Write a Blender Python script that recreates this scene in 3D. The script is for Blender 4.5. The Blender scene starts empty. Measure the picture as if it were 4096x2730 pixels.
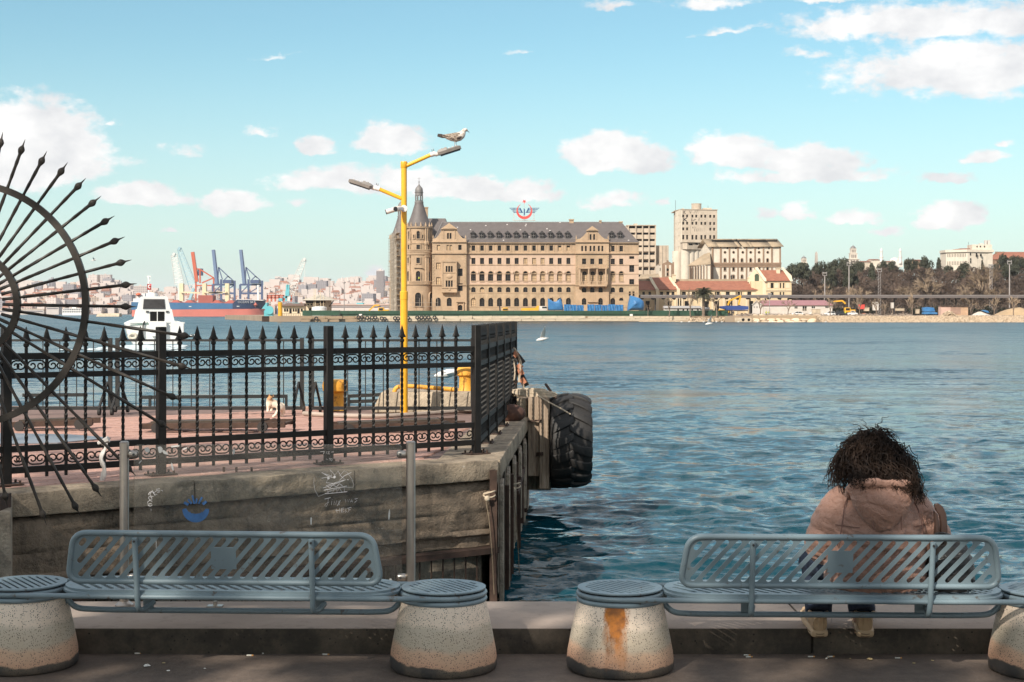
import bpy,bmesh,math,random
import numpy as np
from mathutils import Vector,Matrix,noise as mnoise
SC=bpy.context.scene
COL=SC.collection
PI=math.pi
R=math.radians
random.seed(7)
rng=np.random.default_rng(7)
# ------------------------------------------------------------------ camera
F,HY,H,WZ=6100.0,1252.0,1.755,-1.25 # focal length and horizon row in photo pixels, eye height, water level
cam_d=bpy.data.cameras.new('camera');cam=bpy.data.objects.new('camera',cam_d);COL.objects.link(cam)
cam.location=(0,0,H);cam.rotation_euler=(R(90),0,0)
cam_d.sensor_width=36;cam_d.lens=36*F/4096;cam_d.shift_y=-(1365-HY)/4096
cam_d.clip_start=.05;cam_d.clip_end=30000
SC.camera=cam
# ------------------------------------------------------------------ sun, sky, exposure
SAZ,SEL=R(33),R(35)
SUN=Vector((-math.sin(SAZ)*math.cos(SEL),-math.cos(SAZ)*math.cos(SEL),math.sin(SEL)))
sd=bpy.data.lights.new('sun','SUN');sd.energy=4.2;sd.angle=R(.5);sd.color=(1,.93,.82)
so=bpy.data.objects.new('sun',sd);COL.objects.link(so);so.rotation_euler=SUN.to_track_quat('Z','Y').to_euler();so.location=(-40,-60,80)
SC.view_settings.view_transform='Standard';SC.view_settings.look='None';SC.view_settings.gamma=1
SC.view_settings.use_curve_mapping=False;SC.view_settings.exposure=0.5
SC.cycles.use_denoising=True
SC.cycles.max_bounces=8;SC.cycles.transparent_max_bounces=24;SC.cycles.volume_bounces=0
SC.cycles.caustics_reflective=False;SC.cycles.caustics_refractive=False
SC.cycles.sample_clamp_indirect=4
w=bpy.data.worlds.new('World');SC.world=w;w.use_nodes=True
nt=w.node_tree;nt.nodes.clear();N=nt.nodes.new;Lk=nt.links.new
def wmath(op,a,b=None,c=None,clamp=False):
 n=N('ShaderNodeMath');n.operation=op;n.use_clamp=clamp
 for i,q in enumerate((a,b,c)):
  if q is None:continue
  if isinstance(q,(int,float)):n.inputs[i].default_value=q
  else:Lk(q,n.inputs[i])
 return n.outputs[0]
def wvec(op,a,b=None):
 n=N('ShaderNodeVectorMath');n.operation=op
 for i,q in enumerate((a,b)):
  if q is None:continue
  if isinstance(q,tuple):n.inputs[i].default_value=q
  else:Lk(q,n.inputs[i])
 return n.outputs['Value' if op=='LENGTH' else 'Vector']
def wmix(f,a,b,bt='MIX'):
 n=N('ShaderNodeMix');n.data_type='RGBA';n.blend_type=bt
 for s,q in((0,f),(6,a),(7,b)):
  if isinstance(q,(int,float)):n.inputs[s].default_value=q
  elif isinstance(q,tuple):n.inputs[s].default_value=q+(1,)
  else:Lk(q,n.inputs[s])
 return n.outputs[2]
sky=N('ShaderNodeTexSky');sky.sky_type='NISHITA';sky.sun_disc=False
sky.sun_elevation=SEL;sky.sun_rotation=math.atan2(SUN.x,SUN.y);sky.air_density=1.0;sky.dust_density=.6;sky.ozone_density=1.6
skyc=wmix(1.0,sky.outputs[0],(.86,1.12,1.03),'MULTIPLY')
tc=N('ShaderNodeTexCoord');sep=N('ShaderNodeSeparateXYZ');Lk(tc.outputs['Generated'],sep.inputs[0])
az=wmath('ARCTAN2',sep.outputs[0],sep.outputs[1]);el=wmath('ARCSINE',sep.outputs[2])
comb=N('ShaderNodeCombineXYZ');Lk(az,comb.inputs[0]);Lk(el,comb.inputs[1]);P0=comb.outputs[0]
def wnoise(vec,scale,detail,rough=.55):
 n=N('ShaderNodeTexNoise');n.inputs['Scale'].default_value=scale;n.inputs['Detail'].default_value=detail
 n.inputs['Roughness'].default_value=rough;Lk(vec,n.inputs['Vector']);return n
 # domain warp so that the clouds have billowing outlines
n1=wnoise(wvec('MULTIPLY',P0,(1,1.5,1)),26,5,.58);n2=wnoise(wvec('MULTIPLY',P0,(1,1.7,1)),95,5,.6)
warp=wvec('MULTIPLY',wvec('SUBTRACT',n1.outputs['Color'],(.5,.5,.5)),(.045,.022,0))
PW=wvec('ADD',P0,warp)
# cloud banks: photo pixel centre, half width, half height, thickness
CL=[(110,590,300,190,1.25),(280,650,300,50,.5),(150,690,330,45,.4),(560,785,170,50,1.0),(930,800,130,52,1.0),(1555,548,140,66,1.15),(1243,583,92,36,1.0),(1340,720,210,60,.85),(1640,700,180,50,.7),(1850,738,190,52,1.05),(2085,760,130,40,.75),(2445,600,205,88,1.25),(2935,605,160,82,1.15),(3235,650,190,62,1.0),(3220,712,300,34,.75),(3800,880,115,62,1.15),(3935,655,90,30,.8),(3750,735,110,26,.65),(3430,868,105,28,.7),(3185,852,90,32,.6),(2440,792,180,44,.5),(3540,916,100,34,.4),(3700,120,500,75,.78),(3900,300,480,115,.8),(3390,115,200,50,.62),(2920,130,240,30,.3),(3230,225,260,50,.25),(2860,10,260,40,.42),(2430,10,160,30,.42),(2080,210,110,22,.22),(1110,236,230,34,.16),(740,600,170,45,.25),(1045,530,60,28,.55),(660,932,55,16,.35),(470,520,40,30,.25),(2640,815,60,26,.4),(1165,812,80,30,.3),(3300,20,200,24,.35),(4020,600,60,26,.5),(1480,1090,120,40,.35),(3060,840,150,40,.3)]
fld=None;hgt=None
for px,py,rx,ry,wt in CL:
 c=(math.atan((px-2048)/F),math.atan((HY-py-.35*ry)/F),0)
 v=wvec('MULTIPLY',wvec('SUBTRACT',PW,c),(F/(rx*1.12),F/(ry*1.25),0))
 v2=wvec('MINIMUM',v,wvec('MULTIPLY',v,(1,1.9,1)))
 q=wmath('MULTIPLY_ADD',wvec('LENGTH',v2),-max(.75,wt),wt)
 fld=q if fld is None else wmath('MAXIMUM',fld,q)
 # outside the frame thicker unseen cloud is added for a brighter, neutral fill light
n3=wnoise(wvec('MULTIPLY',P0,(1,2.6,1)),5.0,6,.55)
outside=wmath('MAXIMUM',wmath('MULTIPLY_ADD',wmath('ABSOLUTE',az),8,-2.9),wmath('MULTIPLY_ADD',el,12,-2.6))
outf=wmath('SUBTRACT',wmath('MULTIPLY',wmath('MULTIPLY_ADD',n3.outputs[0],4.2,-.95),wmath('MINIMUM',wmath('MAXIMUM',outside,0),1)),1.0)
fld=wmath('MAXIMUM',fld,outf)
dens=wmath('ADD',fld,wmath('MULTIPLY_ADD',n2.outputs[0],.9,-.52))
mr=N('ShaderNodeMapRange');mr.interpolation_type='SMOOTHSTEP';Lk(dens,mr.inputs[0]);mr.inputs[1].default_value=-.22;mr.inputs[2].default_value=.2
# thick parts keep a little grey below and in the folds, as clouds do
shade=wmath('MULTIPLY_ADD',n1.outputs[0],2.6,-.85,True)
ccol=wmix(shade,(6.3,6.3,6.45),(9.1,8.9,8.7))
hz=N('ShaderNodeMapRange');hz.interpolation_type='SMOOTHSTEP';Lk(el,hz.inputs[0]);hz.inputs[1].default_value=-.02;hz.inputs[2].default_value=.19;hz.inputs[3].default_value=1;hz.inputs[4].default_value=0
skyh=wmix(wmath('MULTIPLY',hz.outputs[0],.62),skyc,(6.1,6.75,7.1))
fin=wmix(wmath('MULTIPLY',mr.outputs[0],.96),skyh,ccol)
bg=N('ShaderNodeBackground');bg.inputs[1].default_value=.093;Lk(fin,bg.inputs[0])
wo=N('ShaderNodeOutputWorld');Lk(bg.outputs[0],wo.inputs[0])
# ------------------------------------------------------------------ helpers
def X(px,Y):return(px-2048)/F*Y
def Z(py,Y):return H-(py-HY)/F*Y
def W(px,py,Y):return Vector((X(px,Y),Y,Z(py,Y)))
def lerp(a,b,t):return a+(b-a)*t
class MB:
 def __init__(s):s.v=[];s.f=[]
 def add(s,vs,fs):
  o=len(s.v);s.v+=[tuple(p) for p in vs];s.f+=[tuple(i+o for i in f) for f in fs];return s
 def box(s,c,d,rz=0,rx=0,ry=0):
  M=Matrix.Translation(c)@Matrix.Rotation(rz,4,'Z')@Matrix.Rotation(ry,4,'Y')@Matrix.Rotation(rx,4,'X')
  vs=[M@Vector((x*d[0]/2,y*d[1]/2,z*d[2]/2)) for z in(-1,1) for y in(-1,1) for x in(-1,1)]
  return s.add(vs,[(0,2,3,1),(4,5,7,6),(0,1,5,4),(2,6,7,3),(0,4,6,2),(1,3,7,5)])
 def bx(s,x0,x1,y0,y1,z0,z1):return s.box(((x0+x1)/2,(y0+y1)/2,(z0+z1)/2),(abs(x1-x0),abs(y1-y0),abs(z1-z0)))
 def bar(s,a,b,w,d=None,up=Vector((0,0,1))): # rectangular bar from a to b
  a,b=Vector(a),Vector(b);t=(b-a).normalized();d=d or w
  if abs(t.dot(up))>.98:up=Vector((0,1,0))
  sx=t.cross(up).normalized();sy=sx.cross(t)
  vs=[p+sx*(i*w/2)+sy*(j*d/2) for p in(a,b) for i,j in((-1,-1),(1,-1),(1,1),(-1,1))]
  return s.add(vs,[(3,2,1,0),(4,5,6,7)]+[(i,(i+1)%4,(i+1)%4+4,i+4) for i in range(4)])
 def tube(s,pts,r,n=8,closed=False,caps=True,flat=1.0):
  pts=[Vector(p) for p in pts];m=len(pts);rs=r if isinstance(r,(list,tuple)) else[r]*m
  o=len(s.v);pn=None
  for i,p in enumerate(pts):
   t=(pts[(i+1)%m]-pts[i-1]) if closed else(pts[min(i+1,m-1)]-pts[max(i-1,0)])
   if t.length<1e-9:t=Vector((0,0,1))
   t.normalize()
   if pn is None:
    u=Vector((0,0,1)) if abs(t.z)<.9 else Vector((0,1,0));pn=(u-t*u.dot(t)).normalized()
   else:
    pn=pn-t*pn.dot(t)
    if pn.length<1e-6:pn=t.orthogonal()
    pn.normalize()
   b=t.cross(pn)
   for k in range(n):
    a=2*PI*k/n;q=p+pn*(math.cos(a)*rs[i])+b*(math.sin(a)*rs[i]*flat);s.v.append(tuple(q))
  for i in range(m if closed else m-1):
   for k in range(n):
    i2=(i+1)%m;k2=(k+1)%n
    s.f.append((o+i*n+k,o+i*n+k2,o+i2*n+k2,o+i2*n+k))
  if caps and not closed:
   s.f.append(tuple(o+k for k in reversed(range(n))));s.f.append(tuple(o+(m-1)*n+k for k in range(n)))
  return s
 def cyl(s,c,r,h,n=16,r2=None):
  return s.tube([Vector(c),Vector(c)+Vector((0,0,h))],[r,r if r2 is None else r2],n)
 def lathe(s,prof,c=(0,0,0),n=24,sx=1,sy=1):
  o=len(s.v)
  for r,z in prof:
   for k in range(n):
    a=2*PI*k/n;s.v.append((c[0]+r*sx*math.cos(a),c[1]+r*sy*math.sin(a),c[2]+z))
  for i in range(len(prof)-1):
   for k in range(n):
    k2=(k+1)%n;s.f.append((o+i*n+k,o+i*n+k2,o+(i+1)*n+k2,o+(i+1)*n+k))
  s.f.append(tuple(o+k for k in reversed(range(n))));s.f.append(tuple(o+(len(prof)-1)*n+k for k in range(n)))
  return s
 def loft(s,rings,caps=True):
  o=len(s.v);n=len(rings[0])
  for r in rings:s.v+=[tuple(p) for p in r]
  for i in range(len(rings)-1):
   for k in range(n):
    k2=(k+1)%n;s.f.append((o+i*n+k,o+i*n+k2,o+(i+1)*n+k2,o+(i+1)*n+k))
  if caps:
   s.f.append(tuple(o+k for k in reversed(range(n))));s.f.append(tuple(o+(len(rings)-1)*n+k for k in range(n)))
  return s
 def ell(s,c,r,n=16,m=10,M=None):
  rings=[]
  for i in range(m+1):
   t=-PI/2+PI*i/m;t=max(min(t,PI/2-.02),-PI/2+.02)
   ring=[Vector((r[0]*math.cos(t)*math.cos(2*PI*k/n),r[1]*math.cos(t)*math.sin(2*PI*k/n),r[2]*math.sin(t))) for k in range(n)]
   rings.append([(M@p if M else p)+Vector(c) for p in ring])
  return s.loft(rings)
 def prism(s,poly,fn,a,b): # poly of (u,v), fn(u,v,w) -> point, swept from w=a to w=b
  n=len(poly);vs=[fn(u,v,a) for u,v in poly]+[fn(u,v,b) for u,v in poly]
  return s.add(vs,[tuple(reversed(range(n))),tuple(range(n,2*n))]+[(i,(i+1)%n,(i+1)%n+n,i+n) for i in range(n)])
 def quad(s,*p):return s.add(p,[tuple(range(len(p)))])
 def mesh(s,name):
  me=bpy.data.meshes.new(name);me.from_pydata(s.v,[],s.f);me.update();return me
def fix_normals(me):
 bm=bmesh.new();bm.from_mesh(me);bmesh.ops.recalc_face_normals(bm,faces=bm.faces);bm.to_mesh(me);bm.free()
def obj(name,g,m,parent=None,smooth=True,loc=None,fix=True,ang=38):
 me=g.mesh(name) if isinstance(g,MB) else g
 if fix:fix_normals(me)
 if smooth:
  me.polygons.foreach_set('use_smooth',[True]*len(me.polygons));me.set_sharp_from_angle(angle=R(ang))
 if m is not None and not me.materials:me.materials.append(m)
 o=bpy.data.objects.new(name,me);COL.objects.link(o)
 if loc is not None:o.location=loc
 if parent is not None:adopt(o,parent)
 return o
def adopt(o,parent): # coordinates stay world ones: the parent chain is made of unrotated empties and meshes
 o.parent=parent;o.matrix_parent_inverse=Matrix.Translation(-parent.location)
def link(name,me,parent=None,loc=(0,0,0),rz=0,scale=None,rot=None):
 o=bpy.data.objects.new(name,me);COL.objects.link(o);o.location=loc;o.rotation_euler=rot or(0,0,rz)
 if scale is not None:o.scale=scale if isinstance(scale,tuple) else(scale,)*3
 if parent is not None:o.parent=parent;o.matrix_parent_inverse=Matrix.Translation(-parent.location)
 return o
def sub(o,parent): # a sub-part whose mesh shares its part's local coordinates
 o.parent=parent;return o
def tag(o,label=None,cat=None,group=None,kind=None):
 if label:o['label']=label
 if cat:o['category']=cat
 if group:o['group']=group
 if kind:o['kind']=kind
 return o
def thing(name,label,cat,loc=(0,0,0),group=None):
 o=bpy.data.objects.new(name,None);COL.objects.link(o);o.location=loc;o.empty_display_size=.2
 return tag(o,label,cat,group)
def dup(root,loc,rz=0,scale=None,label=None,group=None):
 def cp(o,par):
  c=o.copy();COL.objects.link(c)
  if par is not None:c.parent=par
  for ch in o.children:cp(ch,c)
  return c
 r=cp(root,None);r.location=loc;r.rotation_euler=(0,0,rz)
 if scale is not None:r.scale=scale if isinstance(scale,tuple) else(scale,)*3
 return tag(r,label,None,group)
def plate(outer,holes,depth):
 cu=bpy.data.curves.new('tmp','CURVE');cu.dimensions='2D';cu.fill_mode='BOTH';cu.extrude=depth/2
 for pl in[outer]+list(holes):
  sp=cu.splines.new('POLY');sp.points.add(len(pl)-1);sp.use_cyclic_u=True
  for i,(x,y) in enumerate(pl):sp.points[i].co=(x,y,0,1)
 o=bpy.data.objects.new('tmp',cu);me=bpy.data.meshes.new_from_object(o)
 bpy.data.objects.remove(o);bpy.data.curves.remove(cu)
 bm=bmesh.new();bm.from_mesh(me);bmesh.ops.remove_doubles(bm,verts=bm.verts,dist=1e-5);bmesh.ops.recalc_face_normals(bm,faces=bm.faces);bm.to_mesh(me);bm.free()
 return me
def xform(me,fn):
 n=len(me.vertices);a=np.empty(n*3);me.vertices.foreach_get('co',a);a=a.reshape(-1,3)
 b=fn(a);me.vertices.foreach_set('co',np.ascontiguousarray(b).ravel());me.update();return me
def text_mesh(body,size,depth=.002,align='CENTER'):
 cu=bpy.data.curves.new('tmp','FONT');cu.body=body;cu.size=size;cu.extrude=depth;cu.align_x=align;cu.resolution_u=3
 o=bpy.data.objects.new('tmp',cu);me=bpy.data.meshes.new_from_object(o);bpy.data.objects.remove(o);bpy.data.curves.remove(cu);return me
def rrect(x0,x1,y0,y1,r,n=6):
 out=[]
 for cx,cy,a0 in((x1-r,y0+r,-90),(x1-r,y1-r,0),(x0+r,y1-r,90),(x0+r,y0+r,180)):
  for k in range(n+1):
   a=R(a0+90*k/n);out.append((cx+r*math.cos(a),cy+r*math.sin(a)))
 return out
def arch_poly(x,w,z0,z1,kind='round',n=8): # window outline: rect, round (half circle top) or cut (chamfered top)
 h=w/2
 if kind=='rect':return[(x-h,z0),(x+h,z0),(x+h,z1),(x-h,z1)]
 if kind=='cut':c=w*.28;return[(x-h,z0),(x+h,z0),(x+h,z1-c),(x+h-c,z1),(x-h+c,z1),(x-h,z1-c)]
 return[(x-h,z0),(x+h,z0)]+[(x+h*math.cos(PI*k/n),z1-h+h*math.sin(PI*k/n)) for k in range(n+1)]
def circ(x,y,r,n=14):return[(x+r*math.cos(2*PI*k/n),y+r*math.sin(2*PI*k/n)) for k in range(n)]
def catmull(pts,k=6,closed=False):
 P=[Vector(p) for p in pts];m=len(P);out=[]
 for i in range(m if closed else m-1):
  p0=P[(i-1)%m]if closed or i>0 else P[0]*2-P[1];p1=P[i];p2=P[(i+1)%m]
  p3=P[(i+2)%m]if closed or i+2<m else P[-1]*2-P[-2]
  for j in range(k):
   t=j/k;out.append(.5*((2*p1)+(p2-p0)*t+(2*p0-5*p1+4*p2-p3)*t*t+(3*p1-p0-3*p2+p3)*t**3))
 if not closed:out.append(P[-1])
 return out
 # ------------------------------------------------------------------ materials
class NT:
 def __init__(s,name):
  s.m=bpy.data.materials.new(name);s.m.use_nodes=True;s.t=s.m.node_tree;s.b=s.t.nodes['Principled BSDF'];s.tc=None
 def n(s,ty,**kw):
  q=s.t.nodes.new(ty)
  for k,v in kw.items():
   if k in q.inputs:s.set(q,k,v)
   else:setattr(q,k,v)
  return q
 def set(s,q,k,v):
  if hasattr(v,'is_linked') or isinstance(v,bpy.types.NodeSocket):s.t.links.new(v,q.inputs[k])
  else:q.inputs[k].default_value=(v+(1,) if isinstance(v,tuple) and len(v)==3 and q.inputs[k].type=='RGBA' else v)
 def co(s,which='Object'):
  if s.tc is None:s.tc=s.n('ShaderNodeTexCoord')
  return s.tc.outputs[which]
 def vscale(s,v,sc):
  q=s.n('ShaderNodeMapping');s.t.links.new(v,q.inputs[0]);q.inputs['Scale'].default_value=sc;return q.outputs[0]
 def noise(s,scale,detail=5,rough=.6,vec=None,dist=0):
  q=s.n('ShaderNodeTexNoise',Scale=scale,Detail=detail,Roughness=rough,Distortion=dist);s.t.links.new(vec or s.co(),q.inputs['Vector']);return q.outputs[0]
 def vor(s,scale,vec=None,feature='F1',out='Distance'):
  q=s.n('ShaderNodeTexVoronoi',Scale=scale);q.feature=feature;s.t.links.new(vec or s.co(),q.inputs['Vector']);return q.outputs[out]
 def ramp(s,f,*st,interp='LINEAR'):
  q=s.n('ShaderNodeValToRGB');q.color_ramp.interpolation=interp;s.t.links.new(f,q.inputs[0]);e=q.color_ramp.elements
  while len(e)<len(st):e.new(.5)
  for i,(p,c) in enumerate(st):e[i].position=p;e[i].color=(c,c,c,1) if isinstance(c,(int,float)) else c+(1,)
  return q.outputs[0]
 def math(s,op,a,b=0.0,c=0.0,clamp=False):
  q=s.n('ShaderNodeMath',operation=op,use_clamp=clamp)
  for i,v in enumerate((a,b,c)):
   if isinstance(v,(int,float)):q.inputs[i].default_value=v
   else:s.t.links.new(v,q.inputs[i])
  return q.outputs[0]
 def mix(s,f,a,b,bt='MIX'):
  q=s.n('ShaderNodeMix');q.data_type='RGBA';q.blend_type=bt
  for i,v in((0,f),(6,a),(7,b)):
   if isinstance(v,(int,float)):q.inputs[i].default_value=v
   elif isinstance(v,tuple):q.inputs[i].default_value=v+(1,)
   else:s.t.links.new(v,q.inputs[i])
  return q.outputs[2]
 def xyz(s,v=None):
  q=s.n('ShaderNodeSeparateXYZ');s.t.links.new(v or s.co(),q.inputs[0]);return q.outputs
 def rnd(s):return s.n('ShaderNodeObjectInfo').outputs['Random']
 def base(s,c,rough=.6,metal=0.0,spec=None):
  s.set(s.b,'Base Color',c);s.set(s.b,'Roughness',rough);s.set(s.b,'Metallic',metal)
  if spec is not None:s.b.inputs['Specular IOR Level'].default_value=spec
  return s
 def bump(s,h,st=.3,dist=.01):
  q=s.n('ShaderNodeBump',Strength=st,Distance=dist);s.t.links.new(h,q.inputs['Height']);s.t.links.new(q.outputs[0],s.b.inputs['Normal']);return s
MC={}
def mat(name,c,rough=.6,metal=0.0,var=.18,sc=3.0,bump=0.0,bsc=None,rnd=0.0,spec=None,bd=.01,dirt=0.0,dsc=None,dcol=None):
 if name in MC:return MC[name]
 t=NT(name);col=c;lo=tuple(x*(1-var) for x in c);hi=tuple(min(1,x*(1+var)) for x in c)
 if var:col=t.ramp(t.noise(sc,6),(.3,lo),(.7,hi))
 if dirt:col=t.mix(t.ramp(t.noise(dsc or sc*.6,8,.7),(.5,0.0),(.72,dirt)),col,dcol or tuple(x*.35 for x in c))
 if rnd:
  k=t.math('MULTIPLY_ADD',t.rnd(),rnd*2,1-rnd);cc=t.n('ShaderNodeCombineColor');[t.t.links.new(k,cc.inputs[i]) for i in range(3)]
  col=t.mix(1.0,col,cc.outputs[0],'MULTIPLY')
 t.base(col,rough,metal,spec)
 if bump:t.bump(t.noise(bsc or sc*6,6),bump,bd)
 MC[name]=t.m;return t.m
 # ------------------------------------------------------------------ near ground and quay
def bevel(me,w,seg=2,ang=40):
 bm=bmesh.new();bm.from_mesh(me)
 ed=[e for e in bm.edges if len(e.link_faces)==2 and e.calc_face_angle(0)>R(ang)]
 bmesh.ops.bevel(bm,geom=ed,offset=w,segments=seg,affect='EDGES',profile=.5);bm.to_mesh(me);bm.free();return me
def ground_mat():
 t=NT('worn_asphalt');n1=t.noise(1.1,8,.65);n2=t.noise(9,8,.7);n3=t.noise(60,4,.6);v=t.vor(160)
 c=t.ramp(n1,(.3,(.11,.078,.058)),(.7,(.19,.14,.108)))
 c=t.mix(t.ramp(n2,(.38,0.0),(.75,.75)),c,(.055,.043,.036))
 c=t.mix(t.ramp(n3,(.55,0.0),(.8,.5)),c,(.23,.195,.17));c=t.mix(t.ramp(v,(.05,.5),(.2,0.0)),c,(.04,.033,.028))
 t.base(c,.85);t.bump(t.math('ADD',t.math('MULTIPLY',n2,.6),t.math('MULTIPLY',n3,.5)),.55,.012);return t.m
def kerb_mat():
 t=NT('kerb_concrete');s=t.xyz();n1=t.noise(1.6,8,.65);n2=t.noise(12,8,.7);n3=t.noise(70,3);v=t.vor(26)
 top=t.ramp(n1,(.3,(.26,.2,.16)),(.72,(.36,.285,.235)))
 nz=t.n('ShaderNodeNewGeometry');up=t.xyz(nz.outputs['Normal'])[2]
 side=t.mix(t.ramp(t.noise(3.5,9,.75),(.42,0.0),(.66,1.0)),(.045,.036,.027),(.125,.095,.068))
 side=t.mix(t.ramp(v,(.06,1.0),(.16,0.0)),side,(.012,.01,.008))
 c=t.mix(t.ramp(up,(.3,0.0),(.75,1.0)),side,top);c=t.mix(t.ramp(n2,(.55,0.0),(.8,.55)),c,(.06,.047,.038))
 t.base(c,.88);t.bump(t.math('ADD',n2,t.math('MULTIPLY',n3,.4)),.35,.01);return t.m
KY0,KY1,KZ=7.843,8.577,.1337
tag(obj('bounce_ground',MB().bx(-160,160,-160,1.9,-.1,.004),mat('bounce_paving',(.55,.47,.39),.85,var=.12,sc=1.2)),kind='structure')  # unseen pale ground behind the viewpoint, added to bounce warm sunlight forward
tag(obj('ground',MB().bx(-160,160,-160,KY0+.02,-1.6,0),ground_mat()),kind='structure')
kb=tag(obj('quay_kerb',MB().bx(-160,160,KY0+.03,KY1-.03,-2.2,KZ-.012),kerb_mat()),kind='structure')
km=bpy.data.materials['kerb_concrete']
for x0,x1 in((-15,-9.3),(-9.3,-3.92),(-3.92,1.545),(1.545,7.0),(7.0,12.6)):
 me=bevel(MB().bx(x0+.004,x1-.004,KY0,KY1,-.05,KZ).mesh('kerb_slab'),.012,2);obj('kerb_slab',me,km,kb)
 # tall trees behind the viewpoint: their crowns throw a broken shade over the benches and the near end of the pier
LFM=mat('shade_tree_leaf',(.06,.065,.03),.7,var=.3);BKM=mat('shade_tree_bark',(.16,.12,.09),.9)
rs_=random.Random(77)
for i,(tx_,ty_,rad,zc) in enumerate(((-9.5,-3.5,4.2,10.5),(-7.0,-9.5,4.2,11.5),(-14.0,-7.5,4.6,14.5),(-11.5,-14.0,4.4,15.0),(-17.0,-3.0,4.6,13.0),(-19.0,-11.0,4.8,18.5),(-3.6,-6.5,3.4,9.0))):
 t=thing('shade_tree',('leafy tree nearest behind the left bench','leafy tree behind the viewpoint','broad leafy tree in the second row behind the left bench','leafy tree farthest behind the viewpoint','leafy tree farthest left behind the benches','tallest leafy tree at the back of the row behind the benches','low leafy tree just behind the viewpoint')[i],'tree',(tx_,ty_,0),'trees behind the viewpoint')
 b=MB().tube([(tx_,ty_,0),(tx_+.1,ty_,zc*.5),(tx_,ty_+.1,zc)],[.3,.22,.1],8)
 for k in range(9):a_=k*2.4;b.tube([(tx_,ty_,zc*(.45+.05*k)),(tx_+rad*.7*math.cos(a_),ty_+rad*.7*math.sin(a_),zc-1+.3*k)],[.1,.03],5)
 obj('trunk',b,BKM,t);b=MB()
 for k in range(640):
  d=Vector((rs_.gauss(0,1),rs_.gauss(0,1),rs_.gauss(0,.7))).normalized()*rad*rs_.random()**.4;p=Vector((tx_,ty_,zc))+d;u=Vector((rs_.gauss(0,1),rs_.gauss(0,1),rs_.gauss(0,1))).normalized();v=u.orthogonal().normalized();s=rs_.uniform(.12,.3);b.add([p-u*s,p+v*s*.6,p+u*s,p-v*s*.6],[(0,1,2,3)])
 obj('crown',b,LFM,t,fix=False)
 # ------------------------------------------------------------------ stools and benches
def paint_mat():
 t=NT('blue_grey_paint');n=t.noise(14,8,.7);n2=t.noise(2.5,4)
 c=t.ramp(n2,(.3,(.14,.192,.22)),(.7,(.185,.242,.27)));c=t.mix(t.ramp(n,(.6,0.0),(.66,.85)),c,(.09,.06,.042))
 t.base(c,.38);t.bump(t.noise(40,3),.05,.002);return t.m
PAINT=paint_mat()
def terrazzo(name,stain=False):
 t=NT(name);s=t.xyz();wob=t.math('MULTIPLY_ADD',t.noise(2.6,4),.12,s[2]);z=t.math('SUBTRACT',wob,.06)
 c=t.ramp(z,(.0,(.045,.04,.038)),(.054,(.06,.052,.048)),(.06,(.6,.34,.22)),(.125,(.62,.4,.27)),(.15,(.5,.42,.32)),(.22,(.53,.45,.35)),(.245,(.76,.62,.49)),(.4,(.8,.67,.55)))
 bw=t.mix(t.ramp(t.noise(2.2,7,.7),(.48,0.0),(.7,.4)),c,(.4,.29,.18))
 sp=t.vor(125,feature='F1');rn=t.noise(30,2);spk=t.ramp(t.math('ADD',sp,t.math('MULTIPLY',rn,.35)),(.36,1.0),(.43,0.0))
 sp2=t.vor(75);spk2=t.ramp(sp2,(.15,.9),(.23,0.0))
 c=t.mix(t.math('MAXIMUM',spk,spk2),bw,(.05,.042,.036))
 if stain:
  sx=t.math('SUBTRACT',s[0],stain);d=t.math('ABSOLUTE',t.math('ADD',sx,t.math('MULTIPLY',t.math('SUBTRACT',t.noise(14,6,.75,vec=t.vscale(t.co(),(1,1,.14))),.5),.16)))
  f=t.math('MULTIPLY',t.ramp(d,(.0,1.0),(.04,.9),(.075,0.0)),t.ramp(t.math('ADD',s[2],t.math('MULTIPLY',t.noise(26,3,vec=t.vscale(t.co(),(1,1,.05))),.16)),(.13,0.0),(.34,1.0)));fr=t.ramp(s[1],(.45,1.0),(.55,0.0))
  f=t.math('MULTIPLY',t.math('MULTIPLY',f,1.7),t.ramp(t.noise(24,7,.7),(.25,.5),(.6,1.0)),clamp=True)
  c=t.mix(f,c,t.mix(t.ramp(t.noise(20,4),(.4,0.0),(.6,1.0)),(.5,.17,.025),(.24,.085,.02)))
 t.base(c,.75);t.bump(t.noise(55,4),.12,.004);return t.m
TZ=terrazzo('speckled_concrete');TZR=terrazzo('speckled_concrete_rust',stain=-.028)
def slots(inside,span,dirv,step,wid,inset_cut=None,phase=0.0,ends=4,reach=.6):
 d=Vector(dirv).normalized();nrm=Vector((-d.y,d.x));out=[];k=math.floor(-span/step)
 while k*step+phase<span:
  o=Vector((k*step+phase,0));k+=1;run=None;runs=[]
  for i in range(241):
   tt=-reach+2*reach*i/240;p=o+d*tt
   ok=all(inside(*(p+nrm*q)) for q in(-wid/2,0,wid/2))
   if ok and run is None:run=tt
   if(not ok or i==240) and run is not None:runs.append((run,tt));run=None
  for a,b in runs:
   if b-a<wid*1.25:continue
   pa,pb=o+d*(a+wid/2),o+d*(b-wid/2);poly=[]
   for c,s in((pb,0),(pa,PI)):
    for j in range(ends+1):
     an=-PI/2+PI*j/ends+s;poly.append(tuple(c+d*(math.cos(an)*wid/2)+nrm*(math.sin(an)*wid/2)))
   out.append(poly)
 return out
SD=(.58,-.81)
disc_me=plate(circ(0,0,.209,48),slots(lambda x,y:x*x+y*y<.178**2,.35,SD,.041,.016),.009)
disc_me.materials.append(PAINT)
body_me=MB().lathe([(.25,0),(.262,.012),(.265,.04),(.26,.09),(.243,.18),(.226,.26),(.214,.315),(.21,.335),(.203,.345),(.19,.347)],n=56).mesh('stool_body')
body_me.polygons.foreach_set('use_smooth',[True]*len(body_me.polygons));body_me.set_sharp_from_angle(angle=R(50))
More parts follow.
